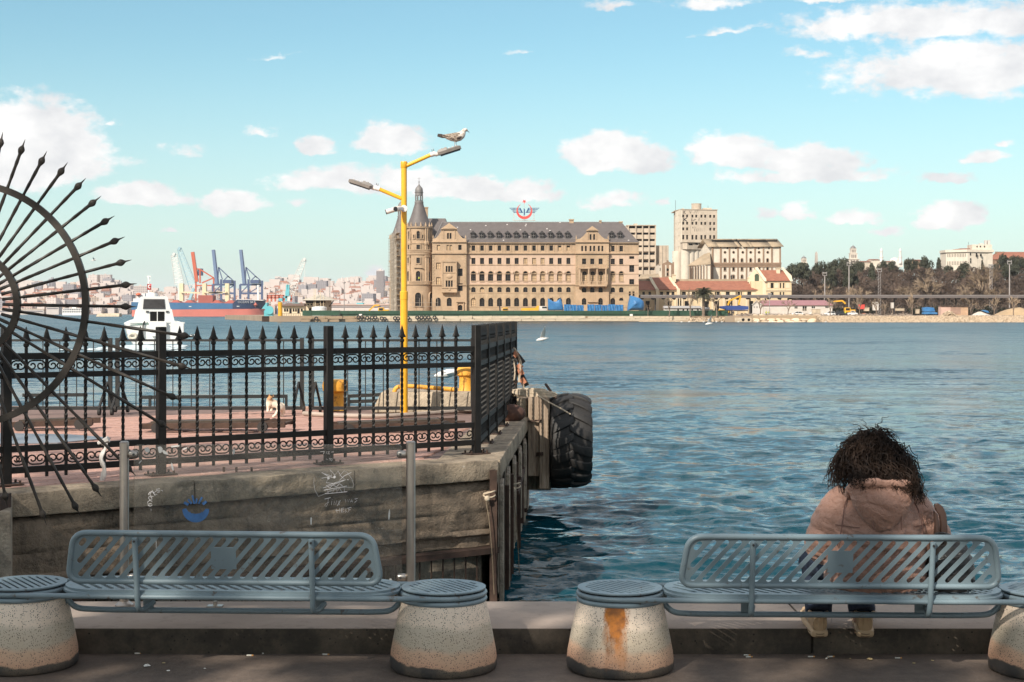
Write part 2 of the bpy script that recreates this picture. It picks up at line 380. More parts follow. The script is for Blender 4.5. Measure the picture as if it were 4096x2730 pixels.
ringp=[(.204*math.cos(2*PI*k/48),.204*math.sin(2*PI*k/48),0) for k in range(48)]
ring_me=MB().tube(ringp,.0135,8,closed=True).mesh('ring');fix_normals(ring_me);ring_me.materials.append(PAINT);ring_me.polygons.foreach_set('use_smooth',[True]*len(ring_me.polygons))
slot_shade_me=MB().lathe([(.188,0),(.188,.003)],n=32).mesh('slot_shade_disc');slot_shade_me.materials.append(mat('slot_shade_dark',(.014,.016,.018),.7,var=.2))  # blackened disc below the seat slots, stands in for the shade inside them
STOOLS=[(95,7.60,.010,'left'),(1774,7.545,0,''),(2480,7.53,0,'rust'),(4176,7.48,-.002,'')]
SLAB=['speckled round concrete stool joining the left end of the empty bench','clean speckled concrete stool joining the right end of the empty bench','speckled concrete stool with orange rust stains running down its front','speckled concrete stool beyond the black bag at the right end of the occupied bench']
SP=[]
for(px,Y,dz,kind),lb in zip(STOOLS,SLAB):
 c=Vector((X(px,Y),Y,0));SP.append(c+Vector((0,0,dz)))
 t=thing('concrete_stool',lb,'stool',c,'concrete stools between the benches')
 b=body_me.copy();b.materials.append(TZR if kind=='rust' else TZ);link('stool_body',b,t,c,rz=0)
 link('seat_disc',disc_me,t,c+Vector((0,0,.3985+dz)),rz=random.uniform(-.1,.1));
 link('slot_shade_disc',slot_shade_me,t,c+Vector((0,0,.382+dz)))
 for z in(.374,.346):link('ring',ring_me,t,c+Vector((0,0,z+dz)))
def bench(A,B,lab):
 d=B-A;L=d.length;u=d/L;n=Vector((-u.y,u.x,0)).normalized();up=u.cross(n)
 mid=(A+B)/2
 def P(s,dd,z):return mid+u*s+n*dd+up*z
 t=thing('metal_bench',lab,'bench',(mid.x,mid.y,0),'blue grey slotted metal benches')
 hl=L/2-.209-.008
 def stad(x,y,m):
  h=hl-m;r=.2-m
  if abs(y)>r:return False
  cx=h-r;return abs(x)<=cx or(abs(x)-cx)**2+y*y<=r*r
 out=[]
 for cx,a0 in((hl-.2,-90),(-(hl-.2),90)):
  for k in range(17):a=R(a0+180*k/16);out.append((cx+.2*math.cos(a),.2*math.sin(a)))
 me=plate(out,slots(lambda x,y:stad(x,y,.032),1.25,SD,.056,.022),.012)
 xform(me,lambda a:np.array([P(p[0],p[1],.3985+p[2]) for p in a]));obj('seat',me,PAINT,t,fix=False)
 sk=[P(x,y,.383) for x,y in out];obj('seat_rim',MB().tube(sk,.011,6,closed=True),PAINT,t)
 # back: tube frame round a slotted plate, leaning towards the near side
 zb,zt=.448,.688
 def Q(s,v,off=0.0):return P(s,-.203-v*.2-off,zb+v)
 hb,ht,hv=.762,.722,zt-zb
 fr=[]
 cs=[(-hb,0),(hb,0),(ht,hv),(-ht,hv)]
 for i,c in enumerate(cs):
  c=Vector(c);pr=Vector(cs[i-1]);nx=Vector(cs[(i+1)%4]);rr=.068
  a,b=c+(pr-c).normalized()*rr,c+(nx-c).normalized()*rr
  for k in range(9):q=k/8;p=(1-q)**2*a+2*q*(1-q)*c+q*q*b;fr.append(tuple(p))
 obj('back_frame',MB().tube([Q(*p) for p in fr],.0145,10,closed=True),PAINT,t)
 sq=.06
 def ins(x,y):
  if y<.012 or y>hv-.012:return False
  h=lerp(hb,ht,y/hv)-.026
  ed=min(y-.01,hv-.01-y)
  if abs(x)>h-max(0,.035-ed):return False
  return True
 me=plate(fr,slots(ins,1.1,(.66,.75),.0608,.0245,reach=.3),.006)
 xform(me,lambda a:np.array([Q(p[0],p[1],-p[2]) for p in a]));obj('back_plate',me,PAINT,t,fix=False)
 xb=[(-sq,hv/2-sq+.006),(sq,hv/2-sq+.006),(sq,hv/2+sq-.006),(-sq,hv/2+sq-.006)];obj('back_badge',MB().loft([[Q(u_,v_,o_) for u_,v_ in xb]for o_ in(-.0035,.0045)]),PAINT,t)
 for s in(-.42,.43):
  pts=catmull([Q(s,hv-.02,.024),Q(s,hv*.5,.026),Q(s,.0,.028),P(s,-.215,.37),P(s,-.19,.315),P(s+.01,-.13,.30),P(s+.03,-.03,.315)],5)
  sp=obj('back_support',MB().tube(pts,.0135,10),PAINT,t)
  b=MB()
  for v in(hv-.035,):b.tube([Q(s,v,.03),Q(s,v,.0445)],.006,8)
  obj('bolt',b,mat('bolt_hole',(.012,.012,.014),.5,var=0),sp)
  obj('hanger',MB().bar(P(s,-.01,.385),P(s,-.01,.285),.05,.012,up=n),PAINT,t)
 lt=catmull([P(-hl-.012,0,.352),P(-hl+.01,0,.31),P(-hl+.05,0,.28),P(-hl+.12,0,.272),P(-hl+.3,0,.27),P(0,0,.27),P(hl-.3,0,.27),P(hl-.12,0,.272),P(hl-.05,0,.28),P(hl-.01,0,.31),P(hl+.012,0,.352)],6)
 obj('lower_tube',MB().tube(lt,.0145,10),PAINT,t)
 for dd in(-.204,.204):obj('side_rail',MB().tube([P(-L/2,dd,.374),P(L/2,dd,.374)],.0135,10),PAINT,t)
 for s in(-hl-.012,hl+.012):obj('end_bracket',MB().bar(P(s,0,.37),P(s,0,.30),.05,.02,up=n),PAINT,t)
 return P
PL=bench(SP[0],SP[1],'empty blue grey slotted metal bench in front of the glass panel')
PR=bench(SP[2],SP[3],'blue grey slotted metal bench with the woman sitting on it')
# ------------------------------------------------------------------ glass barrier
STEEL=mat('brushed_steel',(.42,.38,.34),.32,1.0,var=.12,sc=8)
gl=NT('barrier_glass')
o_=gl.t.nodes['Material Output'];tr=gl.n('ShaderNodeBsdfTransparent');tr.inputs[0].default_value=(.93,.94,.93,1);gs=gl.n('ShaderNodeBsdfGlossy');gs.inputs['Roughness'].default_value=.03
df=gl.n('ShaderNodeBsdfDiffuse');df.inputs[0].default_value=(.62,.56,.5,1);fz=gl.n('ShaderNodeFresnel');fz.inputs[0].default_value=1.5
m1=gl.n('ShaderNodeMixShader');m2=gl.n('ShaderNodeMixShader');gl.t.links.new(fz.outputs[0],m1.inputs[0]);gl.t.links.new(tr.outputs[0],m1.inputs[1]);gl.t.links.new(gs.outputs[0],m1.inputs[2])
dn=gl.ramp(gl.noise(3.5,8,.72),(.35,.015),(.6,.05),(.8,.16));gl.t.links.new(dn,m2.inputs[0]);gl.t.links.new(m1.outputs[0],m2.inputs[1]);gl.t.links.new(df.outputs[0],m2.inputs[2]);gl.t.links.new(m2.outputs[0],o_.inputs[0])
GY=8.42
gb=thing('glass_barrier','clear graffiti scratched glass panel held between two round steel posts','barrier',(X(1080,GY),GY,KZ))
for px,sgn in((497,1),(1643,-1)):
 x=X(px,GY);b=MB().cyl((x,GY,KZ),.0255,Z(1772,GY)-KZ,20).lathe([(.0255,Z(1772,GY)),(.026,Z(1770,GY)),(.018,Z(1765.5,GY)),(.002,Z(1764.5,GY))],(x,GY,0),20)
 p=obj('post',b,STEEL,gb)
 obj('flange',MB().lathe([(.05,KZ),(.05,KZ+.012),(.03,KZ+.028),(.026,KZ+.03)],(x,GY,0),20),STEEL,p)
 for zz in(Z(1818,GY),KZ+.16):
  c=obj('clamp',bevel(MB().bx(x+sgn*.02,x+sgn*.078,GY-.018,GY+.018,zz-.021,zz+.021).mesh('clamp'),.015,3),STEEL,p)
  obj('screw',MB().tube([(x+sgn*.056,GY-.0175,zz),(x+sgn*.056,GY-.0205,zz)],.007,10),mat('dark_screw',(.05,.05,.05),.4,var=0),p)
gx0,gx1,gz0,gz1=X(536,GY),X(1608,GY),KZ+.03,Z(1780,GY)
me=bpy.data.meshes.new('pane');pane_o=plate(rrect(gx0,gx1,gz0,gz1,.02),[],.008);xform(pane_o,lambda a:np.stack([a[:,0],GY-a[:,2],a[:,1]],1))
pane=obj('pane',pane_o,gl.m,gb)
obj('foot_plate',MB().bx(X(835,8.45),X(895,8.45),GY-.03,GY+.03,KZ,KZ+.006).cyl((X(865,8.45),GY,KZ),.012,.03,10),STEEL,gb)
CH=mat('chalk_marker',(.78,.72,.7),.7,var=.2,sc=30);SB=mat('sticker_blue',(.055,.155,.36),.5,var=.25,sc=25);SGY=mat('scratched_sticker',(.6,.58,.55),.8,var=.2)
def stroke(name,lines,m,r=.0016,Y=GY-.0065,par=None):
 for l in lines:obj(name,MB().tube([(X(x,Y),Y,Z(y,Y)) for x,y in l],r,5,flat=.5),m,gb)
def crop(k,ox,oy,ls):return[[(ox+x*k,oy+y*k) for x,y in l]for l in ls]
K4=.59498 # crop (400,1700) used to read the scrawls
stroke('scrawl_stroke',crop(K4,400,1700,[[(352,515),(335,508),(320,520),(322,535),(345,530),(352,540),(340,548),(322,542)],[(345,488),(335,480),(325,492),(335,506),(350,500),(345,488)],[(362,455),(345,452),(335,468),(345,482),(360,480)],[(350,440),(372,478)],[(385,440),(358,462),(385,470)],[(402,430),(378,434),(392,446),(405,440),(400,452),(385,456)],[(412,440),(422,446)],[(343,565),(343,580)],[(325,470),(333,455),(350,448)]]),CH)
stroke('scrawl_stroke',crop(K4,400,1700,[[(1440,355),(1437,390),(1445,440),(1468,482),(1500,470),(1560,440),(1640,420),(1700,420),(1708,405),(1690,360),(1660,318),(1640,310),(1610,345)],[(1490,360),(1540,350),(1520,390),(1580,395)],[(1510,330),(1560,345),(1545,300),(1580,340),(1600,310),(1620,345),(1650,370),(1590,395),(1500,425)],[(1520,410),(1640,372)],[(1505,440),(1660,412)],[(1512,465),(1662,450)],[(1525,430),(1535,460),(1545,432),(1560,462),(1575,430)],[(1590,428),(1592,455),(1610,424),(1625,452)],[(1640,420),(1645,450)],[(1530,412),(1545,426),(1565,405),(1590,418),(1610,396),(1630,410)],[(1660,370),(1672,370)],[(1690,320),(1640,345),(1610,375)],[(1490,320),(1530,345),(1580,360)]]),CH)
b=MB()
for x,y in((1536,359),(1577,351)):
 c=W(400+x*K4,1700+y*K4,GY-.0065);obj('scrawled_eye',MB().tube([c,c+Vector((0,-.0015,0))],.0069,12),CH,gb)
stroke('scrawl_stroke',crop(K4,400,1700,[[(1510,500),(1550,490)],[(1535,493),(1532,530),(1522,550),(1510,545),(1518,530),(1540,520)],[(1558,512),(1556,540)],[(1560,500),(1561,503)],[(1572,540),(1574,512),(1586,538),(1592,510)],[(1600,512),(1612,540)],[(1616,508),(1596,545)],[(1648,500),(1652,522),(1664,503),(1668,522),(1678,500)],[(1682,522),(1692,500),(1698,522)],[(1686,514),(1700,513)],[(1732,495),(1712,498),(1728,510),(1712,522)]]),CH)
stroke('scrawl_stroke',crop(K4,400,1700,[[(1588,562),(1594,592)],[(1610,558),(1612,590)],[(1584,578),(1616,574)],[(1640,560),(1622,562),(1624,588),(1642,584)],[(1623,574),(1638,572)],[(1650,592),(1648,562),(1662,562),(1650,575),(1664,590)],[(1690,556),(1664,562)],[(1670,560),(1672,588)],[(1671,574),(1684,571)]]),CH)
stroke('scrawl_stroke',crop(K4,400,1700,[[(1480,182),(1510,180)],[(1508,184),(1502,196)],[(1522,178),(1522,196)],[(1530,182),(1542,180),(1532,196),(1546,196)],[(1556,184),(1572,182)],[(1522,236),(1524,226),(1534,238)],[(1540,228),(1548,224),(1550,240),(1542,236)],[(1552,232),(1560,226),(1562,236),(1556,242)]]),CH,.001)
def emblem(px,py,s,full=True):
 c=W(px,py,GY-.0065);pts=[]
 for k in range(25):a=PI+PI*k/24;pts.append((s*math.cos(a),s*math.sin(a)))
 top=[(s,0),(.75*s,.02*s),(.55*s,-.2*s),(.3*s,-.32*s),(0,-.36*s),(-.3*s,-.32*s),(-.55*s,-.2*s),(-.72*s,.05*s)]
 b=MB().prism(pts+top[1:],lambda u,v,w_:c+Vector((u,w_,v)),-.001,0)
 for a,r0,r1,wd in((62,.45,1.0,.14),(85,.42,.78,.13),(104,.4,1.05,.13),(128,.5,.92,.16),(150,.62,1.0,.2),(35,.62,.98,.2)):
  d=Vector((math.cos(R(a)),0,math.sin(R(a))));b.bar(c+d*(r0*s)-Vector((0,.0008,0)),c+d*(r1*s)-Vector((0,.0008,0)),wd*s,.001,up=Vector((0,1,0)))
 b.tube([c+Vector((.45*s*math.cos(R(a)),-.0008,.45*s*math.sin(R(a))-.05*s)) for a in range(195,346,15)],.012*s,4)
 return obj('peeled_blue_logo',b,SB,gb)
emblem(783,2037,.074)
for x,y,w_,h_,a in((935,1806,.018,.038,-.15),(640,1800,.03,.05,.3),(700,1786,.06,.012,.1),(590,1800,.035,.03,-.4),(690,1870,.014,.05,.2),(660,1810,.02,.04,.9),(740,1795,.04,.008,.4),(560,1850,.03,.008,.8),(625,2170,.006,.09,.02),(1557,2060,.012,.06,-.05),(1245,2085,.01,.05,0),(1560,2330,.02,.05,-.3)):
 b=MB();p=W(x,y,GY-.0065);poly=[(w_/2*math.cos(t_)*random.uniform(.6,1.1),h_/2*math.sin(t_)*random.uniform(.7,1.1)) for t_ in[2*PI*k/8 for k in range(8)]]
 b.prism([(u*math.cos(a)-v*math.sin(a),u*math.sin(a)+v*math.cos(a)) for u,v in poly],lambda u,v,w_:p+Vector((u,w_,v)),-.001,0);obj('tape_remnant',b,SGY,gb)
 # ------------------------------------------------------------------ litter
BUT=mat('cigarette_paper',(.72,.68,.6),.8,var=.08);FIL=mat('cigarette_filter',(.62,.3,.1),.8,var=.1);PAP=mat('scrap_paper',(.78,.74,.68),.85,var=.1);LEAF=mat('dry_leaf',(.5,.38,.2),.85,var=.2)
bm1=MB().tube([(-.013,0,.0035),(.013,0,.0035)],.0036,8).mesh('cigarette_butt');bm1.materials.append(BUT)
fm1=MB().tube([(.013,0,.0035),(.022,0,.0035)],.0038,8).mesh('filter');fm1.materials.append(FIL)
def gy(py):return H*F/(py-HY)
for px,py,rz,lb in((805,2614,.3,'cigarette butt against the kerb, first along below the empty bench'),(905,2613,.1,'white cigarette butt against the kerb below the middle of the empty bench'),(997,2625,-.1,'cigarette butt lying just clear of the kerb below the empty bench, third along'),(1058,2616,.6,'slanting cigarette butt by the kerb, fourth along below the empty bench'),(1300,2621,-.1,'flattened white cigarette butt near the clean stool'),(549,2617,.2,'small cigarette butt nearest the stool at the left end of the empty bench'),(2993,2631,.1,'white cigarette butt nearest the rust stained stool'),(2985,2624,-.2,'orange tipped cigarette end beside a white butt near the rust stained stool'),(3242,2630,.05,'white cigarette butt below the kerb joint, under the woman'),(3308,2635,1.1,'crossed upright lying cigarette butt under the shoes of the woman'),(3320,2630,.1,'cigarette butt crossing another one under the shoes of the woman'),(3590,2635,-.1,'lone white cigarette butt right of the shoes of the woman')):
 y=gy(py);t=thing('cigarette_butt',lb,'cigarette butt',(X(px,y),y,0),'cigarette butts on the ground');link('paper',bm1,t,t.location,rz);link('filter',fm1,t,t.location,rz)
def scrap(name,px,py,s,m,lb,cat,seed):
 rr=random.Random(seed);y=gy(py);b=MB();n=9
 ring=[Vector((s*math.cos(2*PI*k/n)*rr.uniform(.7,1.2),s*.7*math.sin(2*PI*k/n)*rr.uniform(.6,1.2),rr.uniform(.001,s*.35))) for k in range(n)]
 top=[p*.5+Vector((0,0,rr.uniform(.3,.6)*s)) for p in ring];b.loft([ring,top]);c=Vector((X(px,y),y,.001));b.v=[tuple(Vector(v)+c) for v in b.v]
 tag(obj(name,b,m,ang=5),lb,cat,'scraps on the ground')
for i,a in enumerate([('paper_scrap',587,2668,.019,PAP,'crumpled white paper scrap on the ground left of the clean stool','paper scrap'),('paper_scrap',674,2686,.01,PAP,'tiny folded paper bit in front of the crumpled scrap','paper scrap'),('dry_leaf',655,2655,.009,LEAF,'small dry leaf bit behind the tiny folded paper','leaf'),('dry_leaf',3482,2642,.017,LEAF,'curled pale dry leaf below the bench right of the crossed butts','leaf'),('paper_scrap',820,2677,.007,PAP,'pale speck of paper on the asphalt below the middle of the empty bench','paper scrap'),('dry_leaf',3655,2656,.009,LEAF,'yellowish leaf fragment out on the asphalt right of the lone butt','leaf'),('dry_leaf',3730,2645,.008,LEAF,'small leaf crumb near the stool beyond the black bag','leaf'),('dry_leaf',3400,2637,.007,LEAF,'tiny leaf crumb just right of the crossed butts','leaf')]):scrap(*a[:5],a[5],a[6],i)
# ------------------------------------------------------------------ woman on the bench
def remesh(g,name,vox,smooth=6,sub_fn=None):
 me=g.mesh(name) if isinstance(g,MB) else g
 o=bpy.data.objects.new('tmp',me);COL.objects.link(o)
 m=o.modifiers.new('r','REMESH');m.mode='VOXEL';m.voxel_size=vox
 if smooth:s=o.modifiers.new('s','SMOOTH');s.factor=.5;s.iterations=smooth
 dg=bpy.context.evaluated_depsgraph_get();dg.update();out=bpy.data.meshes.new_from_object(o.evaluated_get(dg));out.name=name
 bpy.data.objects.remove(o);out.materials.clear()
 return out
def skin(name,verts,edges,radii,m,parent,root=0,levels=2):
 me=bpy.data.meshes.new(name);me.from_pydata([tuple(v) for v in verts],edges,[]);o=bpy.data.objects.new('tmp',me);COL.objects.link(o)
 o.modifiers.new('k','SKIN');
 for i,r_ in enumerate(radii):
  d=me.skin_vertices[0].data[i];d.radius=(r_,r_) if not isinstance(r_,tuple) else r_;d.use_root=(i==root)
 s=o.modifiers.new('s','SUBSURF');s.levels=levels
 dg=bpy.context.evaluated_depsgraph_get();dg.update();out=bpy.data.meshes.new_from_object(o.evaluated_get(dg));out.name=name;bpy.data.objects.remove(o)
 return obj(name,out,m,parent,ang=180)
PX,PY,PZs=1.797,7.545,.40
def Lp(x,y,z):return Vector((PX+x,PY+y,PZs+z))
person=thing('person','woman with dark curly hair and dusty pink puffer jacket sitting on the bench','person',(PX,PY,PZs))
SKIN=mat('skin',(.46,.27,.19),.5,var=.06)
# one continuous body: spine, head with face, arms ending in five fingered hands on the lap, legs
V=[];E=[];RR=[]
def node(p,r_,par=None):V.append(p);RR.append(r_);i=len(V)-1;(E.append((par,i)) if par is not None else None);return i
pel=node(Lp(0,0,.09),(.14,.11));ab=node(Lp(0,.0,.24),(.115,.09),pel);chn=node(Lp(0,.01,.38),(.13,.095),ab);nb=node(Lp(.005,.0,.48),(.07,.06),chn);nk=node(Lp(.01,.015,.545),.05,nb);h1=node(Lp(.012,.03,.62),(.068,.08),nk);h2=node(Lp(.012,.035,.69),(.07,.085),h1);node(Lp(.012,.03,.745),.05,h2);node(Lp(.012,.115,.645),(.022,.018),h1)
for s,kx,ax in((-1,-.20,-.225),(1,.02,.0)):
 hp_=node(Lp(.075*s,.06,.07),.085,pel);kn=node(Lp(kx,.40,.07),.062,hp_);cf=node(Lp((kx+ax)/2,.345,-.09),.055,kn);an=node(Lp(ax,.285,-.21),.038,cf);node(Lp(ax,.38,-.235),.035,an)
 sh=node(Lp(.165*s,.005,.43),.06,chn);elb=node(Lp(.285*s,.03,.22),.045,sh);wr=node(Lp(.12*s,.27,.15),.028,elb);pm=node(Lp(.085*s,.335,.145),.034,wr)
 for q,(ln,sp_) in enumerate(((.078,-.028),(.088,-.009),(.082,.010),(.065,.028))):
  f1=node(Lp(.075*s+sp_,.365,.15),.0095,pm);f2=node(Lp(.068*s+sp_*1.1,.365+ln*.55,.14),.0085,f1);node(Lp(.062*s+sp_*1.1,.365+ln*.9,.115),.0075,f2)
 t1=node(Lp(.085*s-.034*s,.32,.16),.0105,pm);node(Lp(.085*s-.056*s,.35,.165),.009,t1)
skin('body',V,E,RR,SKIN,person)
for s in(-1,1):
 obj('ear',MB().ell(Lp(.012+.073*s,.03,.645),(.014,.024,.034),8,6),SKIN,person);obj('eye',MB().ell(Lp(.012+.031*s,.102,.668),(.013,.01,.008),8,6),mat('eye',(.05,.03,.02),.2,var=0),person)
obj('mouth',MB().ell(Lp(.012,.104,.592),(.025,.01,.008),8,6),mat('lips',(.4,.15,.13),.5,var=0),person)
# jacket: torso, sleeves and hood grown together
COAT=NT('puffer_cloth');cn=COAT.noise(6,5,.6);cc=COAT.ramp(cn,(.3,(.285,.15,.106)),(.7,(.355,.196,.143)));COAT.base(cc,.52);COAT.b.inputs['Sheen Weight'].default_value=.15
COAT.bump(COAT.math('ADD',COAT.noise(22,4,.6,dist=1.5),COAT.math('MULTIPLY',COAT.noise(55,3,.5,dist=2),.35)),0.55,.022);COAT=COAT.m
b=MB();n=32
secs=[(-.01,.235,.175,-.0),(.04,.25,.19,.0),(.10,.248,.188,-.005),(.17,.238,.18,-.012),(.25,.232,.172,-.02),(.30,.232,.17,-.024),(.315,.226,.163,-.024),(.33,.23,.166,-.022),(.39,.205,.155,-.015),(.44,.172,.135,-.008),(.485,.13,.115,0),(.52,.10,.095,.005),(.54,.085,.085,.01)]
b.loft([[Lp(rx*math.cos(2*PI*k/n),yo+ry*math.sin(2*PI*k/n),z) for k in range(n)]for z,rx,ry,yo in secs])
SL=[]
def sleeve(s):
 P_=catmull([Lp(.12*s,.0,.435),Lp(.178*s,.0,.39),Lp((.222 if s<0 else.24)*s,.005,.315),Lp(.25 if s<0 and 0 else(-.25 if s<0 else.292),.03,.225),Lp(.235*s,.11,.17),Lp(.19*s,.2,.155),Lp(.125*s,.265,.15)],10);m=len(P_);rs=[]
 for i in range(m):
  t_=i/(m-1);base=lerp(.088,.092,min(1,t_*2)) if t_<.5 else lerp(.092,.052,(t_-.5)*2)
  q=min(abs(t_-c) for c in(.40,.62,.82,.97));rs.append(base-.013*math.exp(-(q/.014)**2))
 b.tube(P_,rs,20);SL.append((P_,rs))
sleeve(-1);sleeve(1)
cm_=remesh(b,'puffer_jacket',.0085,7)
def folds(me,amp,f0=1.0):
 me.calc_loop_triangles() if False else None;nn=[v.normal.copy() for v in me.vertices]
 for v,nm in zip(me.vertices,nn):
  p=v.co;d=Vector((p.x*7,p.y*7,p.z*15))*f0
  w_=mnoise.fractal(Vector((d.x+.6*d.z,d.y,d.z+1.5*mnoise.noise(p*6))),.9,2.1,3);rid=1-abs(w_)*3.2
  v.co=p+nm*(amp*(max(rid,-.4)*.55+.6*w_))
 me.update()
folds(cm_,.0095,1.0);obj('puffer_jacket',cm_,COAT,person,ang=180,fix=False)
# seams of the jacket
SEAM=mat('seam_thread',(.13,.065,.05),.8,var=.1);b=MB()
hd=MB();hood_c=Lp(-.004,-.14,.412);rings=[]
for i in range(13): # the folded hood: a sagging pouch below a rolled brim
 t_=i/12;z=lerp(.12,-.118,t_);wd=.152*(1-max(0,t_-.30)**2*1.55)*(.9+.1*min(1,t_*4));dp=.082*math.sin(PI*(.22+.72*t_))+.015
 rings.append([hood_c+Vector((wd*math.cos(2*PI*k/28),dp*math.sin(2*PI*k/28)-.01*t_,z-.045*math.cos(2*PI*k/28)**2*(-.6+.4*t_))) for k in range(28)])
hd.loft(rings)
brim=catmull([hood_c+Vector(p) for p in((-.14,.09,.04),(-.15,.02,.09),(-.115,-.05,.125),(-.04,-.078,.13),(.05,-.078,.128),(.115,-.05,.115),(.148,.02,.08),(.14,.09,.03))],6);hd.tube(brim,.019,12)
hm_=remesh(hd,'hood',.0075,6);folds(hm_,.008,1.3);xform(hm_,lambda a:a+np.array([0,-.018,0]));hood=obj('hood',hm_,COAT,person,ang=180,fix=False)
hz_=lambda x,z:hood_c.y-math.sqrt(max(0,1-((x)/.165)**2))*.093-.004
for x0 in(-.068,.066):
 pts=[Vector((hood_c.x+x0+q*.012,hz_(x0,0)-.004+abs(q-.5)*.02,hood_c.z+lerp(.13,-.1,q))) for q in[k/10 for k in range(11)]];obj('seam',MB().tube(pts,.0034,5),SEAM,hood)
pts=[Lp(.232*math.cos(a),-.024+.17*math.sin(a)-.002,.315-.004*math.sin(3*a)) for a in[PI+PI*k/30 for k in range(31)]]
obj('seam',MB().tube(pts[2:11],.0022,5).tube(pts[22:29],.0022,5),SEAM,person)
for P_,rs in SL:
 for q in(.40,.62):
  i=int(q*(len(P_)-1));c=P_[i];t_=(P_[i+1]-P_[i-1]).normalized();e1=t_.orthogonal().normalized();e2=t_.cross(e1);obj('seam',MB().tube([c+(e1*math.cos(a)+e2*math.sin(a))*(rs[i]-.001) for a in[2*PI*k/24 for k in range(24)]],.0026,5,closed=True),SEAM,person)
for s in(-1,1):obj('seam',MB().tube(catmull([Lp(.135*s,-.06,.475),Lp(.172*s,-.105,.42),Lp(.188*s,-.138,.36),Lp(.2*s,-.142,.29),Lp(.212*s,-.118,.22)],6),.003,5),SEAM,person)
# curly hair: a soft core and several hundred corkscrew locks
HAIR=NT('dark_curls');hc=HAIR.ramp(HAIR.noise(14,4),(.35,(.008,.0055,.0045)),(.75,(.036,.021,.014)));HAIR.base(hc,.65);HAIR.b.inputs['Specular IOR Level'].default_value=.15;HAIR=HAIR.m
hp0=Lp(-.012,.02,.635);rr=random.Random(5);b=MB()
core=[(.47,.10,.05,-.04),(.50,.125,.075,-.02),(.53,.145,.095,0),(.58,.155,.11,.005),(.64,.145,.115,.01),(.70,.12,.10,.015),(.735,.085,.075,.02),(.755,.04,.04,.02)]
b.loft([[Lp(-.012+.88*rx*math.cos(2*PI*k/20),yo+ry*math.sin(2*PI*k/20),z) for k in range(20)]for z,rx,ry,yo in core])
for v_i in range(len(b.v)):
 p=Vector(b.v[v_i]);b.v[v_i]=tuple(p+(p-hp0).normalized()*.02*mnoise.noise(p*28))
def lock(path,cr,om,ph,r0,e1,e2):
 m=len(path);b.tube([q+(e1*math.cos(om*k+ph)+e2*math.sin(om*k+ph))*cr*min(1,k/4)*(1-.25*k/m) for k,q in enumerate(path)],[r0*(1-.7*(k/m)**2) for k in range(m)],3,caps=False)
for i in range(1700):
 a=rr.uniform(0,2*PI);th=math.acos(rr.uniform(-.5,1));d=Vector((math.sin(th)*math.cos(a),math.sin(th)*math.sin(a),math.cos(th)))
 if d.y>.55 and d.z<.4:continue
 root=hp0+Vector((d.x*(.088+.035*(1-max(0,d.z))),d.y*.105,d.z*.115));L=rr.uniform(.05,.13)*(1.35 if d.x>.2 and d.z<.4 else 1.25 if d.z<.35 else.85);p=root.copy()
 vel=(Vector((d.x*(1.1 if d.z<.35 else.75),d.y-(.3 if d.y<.3 else 0),d.z*.5))+Vector((rr.gauss(0,.3),rr.gauss(0,.3),rr.gauss(0,.25)))).normalized();path=[];m=24;st=L*1.2/m;fall=rr.uniform(.6,1.2)
 for k in range(m):path.append(p.copy());p=p+vel*st;vel=(vel+Vector((0,0,-.13*fall))).normalized()
 e1=d.orthogonal().normalized();lock(path,rr.uniform(.008,.016),rr.choice((-1,1))*rr.uniform(.55,.95),rr.uniform(0,6.3),rr.uniform(.0018,.0036),e1,(d.cross(e1)*.7+d*.5))
for i in range(420): # the long locks lying over the hood, longest on the right
 u=rr.random();x0=lerp(-.16,.165,u**.75);p0=Lp(x0,rr.uniform(-.14,-.06),rr.uniform(.54,.66));p1=Lp(x0*1.1+rr.gauss(.01,.015),rr.uniform(-.25,-.18) if x0<.15 else rr.uniform(-.2,-.08),(.52-.085*max(0,u-.45)/.55)+rr.uniform(-.02,.035))
 lock([p0.lerp(p1,k/24)+Vector((0,-.05*math.sin(PI*k/24),0)) for k in range(25)],rr.uniform(.006,.011),rr.choice((-1,1))*rr.uniform(.7,1.1),rr.uniform(0,6),rr.uniform(.0014,.003),Vector((1,0,0)),Vector((0,.5,.7)))
obj('hair',b,HAIR,person,fix=False,ang=80)
# jeans with frayed hems
DEN=NT('dark_denim');dn_=DEN.ramp(DEN.noise(60,3),(.3,(.012,.018,.035)),(.7,(.035,.05,.085)));DEN.base(dn_,.9);DEN.bump(DEN.noise(120,2),.2,.002);DEN=DEN.m
b=MB()
for s,kx,ax in((-1,-.205,-.222),(1,.015,.0)):
 P_=catmull([Lp(.08*s,-.02,.075),Lp((.08*s+kx)/2,.2,.085),Lp(kx,.37,.07),Lp(kx,.405,.02),Lp((kx+ax)/2,.35,-.09),Lp(ax,.285,-.185)],8);m=len(P_);b.tube(P_,[lerp(.105,.082,i/m) if i<m*.5 else lerp(.082,.066,(i/m-.5)*2) for i in range(m)],18)
b.ell(Lp(0,-.01,.085),(.2,.15,.09),20,12)
jm=remesh(b,'jeans',.009,4);folds(jm,.006,1.6);jn=obj('jeans',jm,DEN,person,ang=180,fix=False)
FR=mat('frayed_thread',(.45,.43,.42),.9,var=.1);b=MB()
for ax in(-.222,0):
 for k in range(26):
  a=2*PI*k/26+rr.uniform(-.1,.1);p=Lp(ax+.064*math.cos(a),.285+.062*math.sin(a),-.182+rr.uniform(-.01,.01));b.tube([p,p+Vector((rr.gauss(0,.008),rr.gauss(0,.006),-rr.uniform(.012,.04)))],.0011,4)
obj('frayed_hem',b,FR,jn)
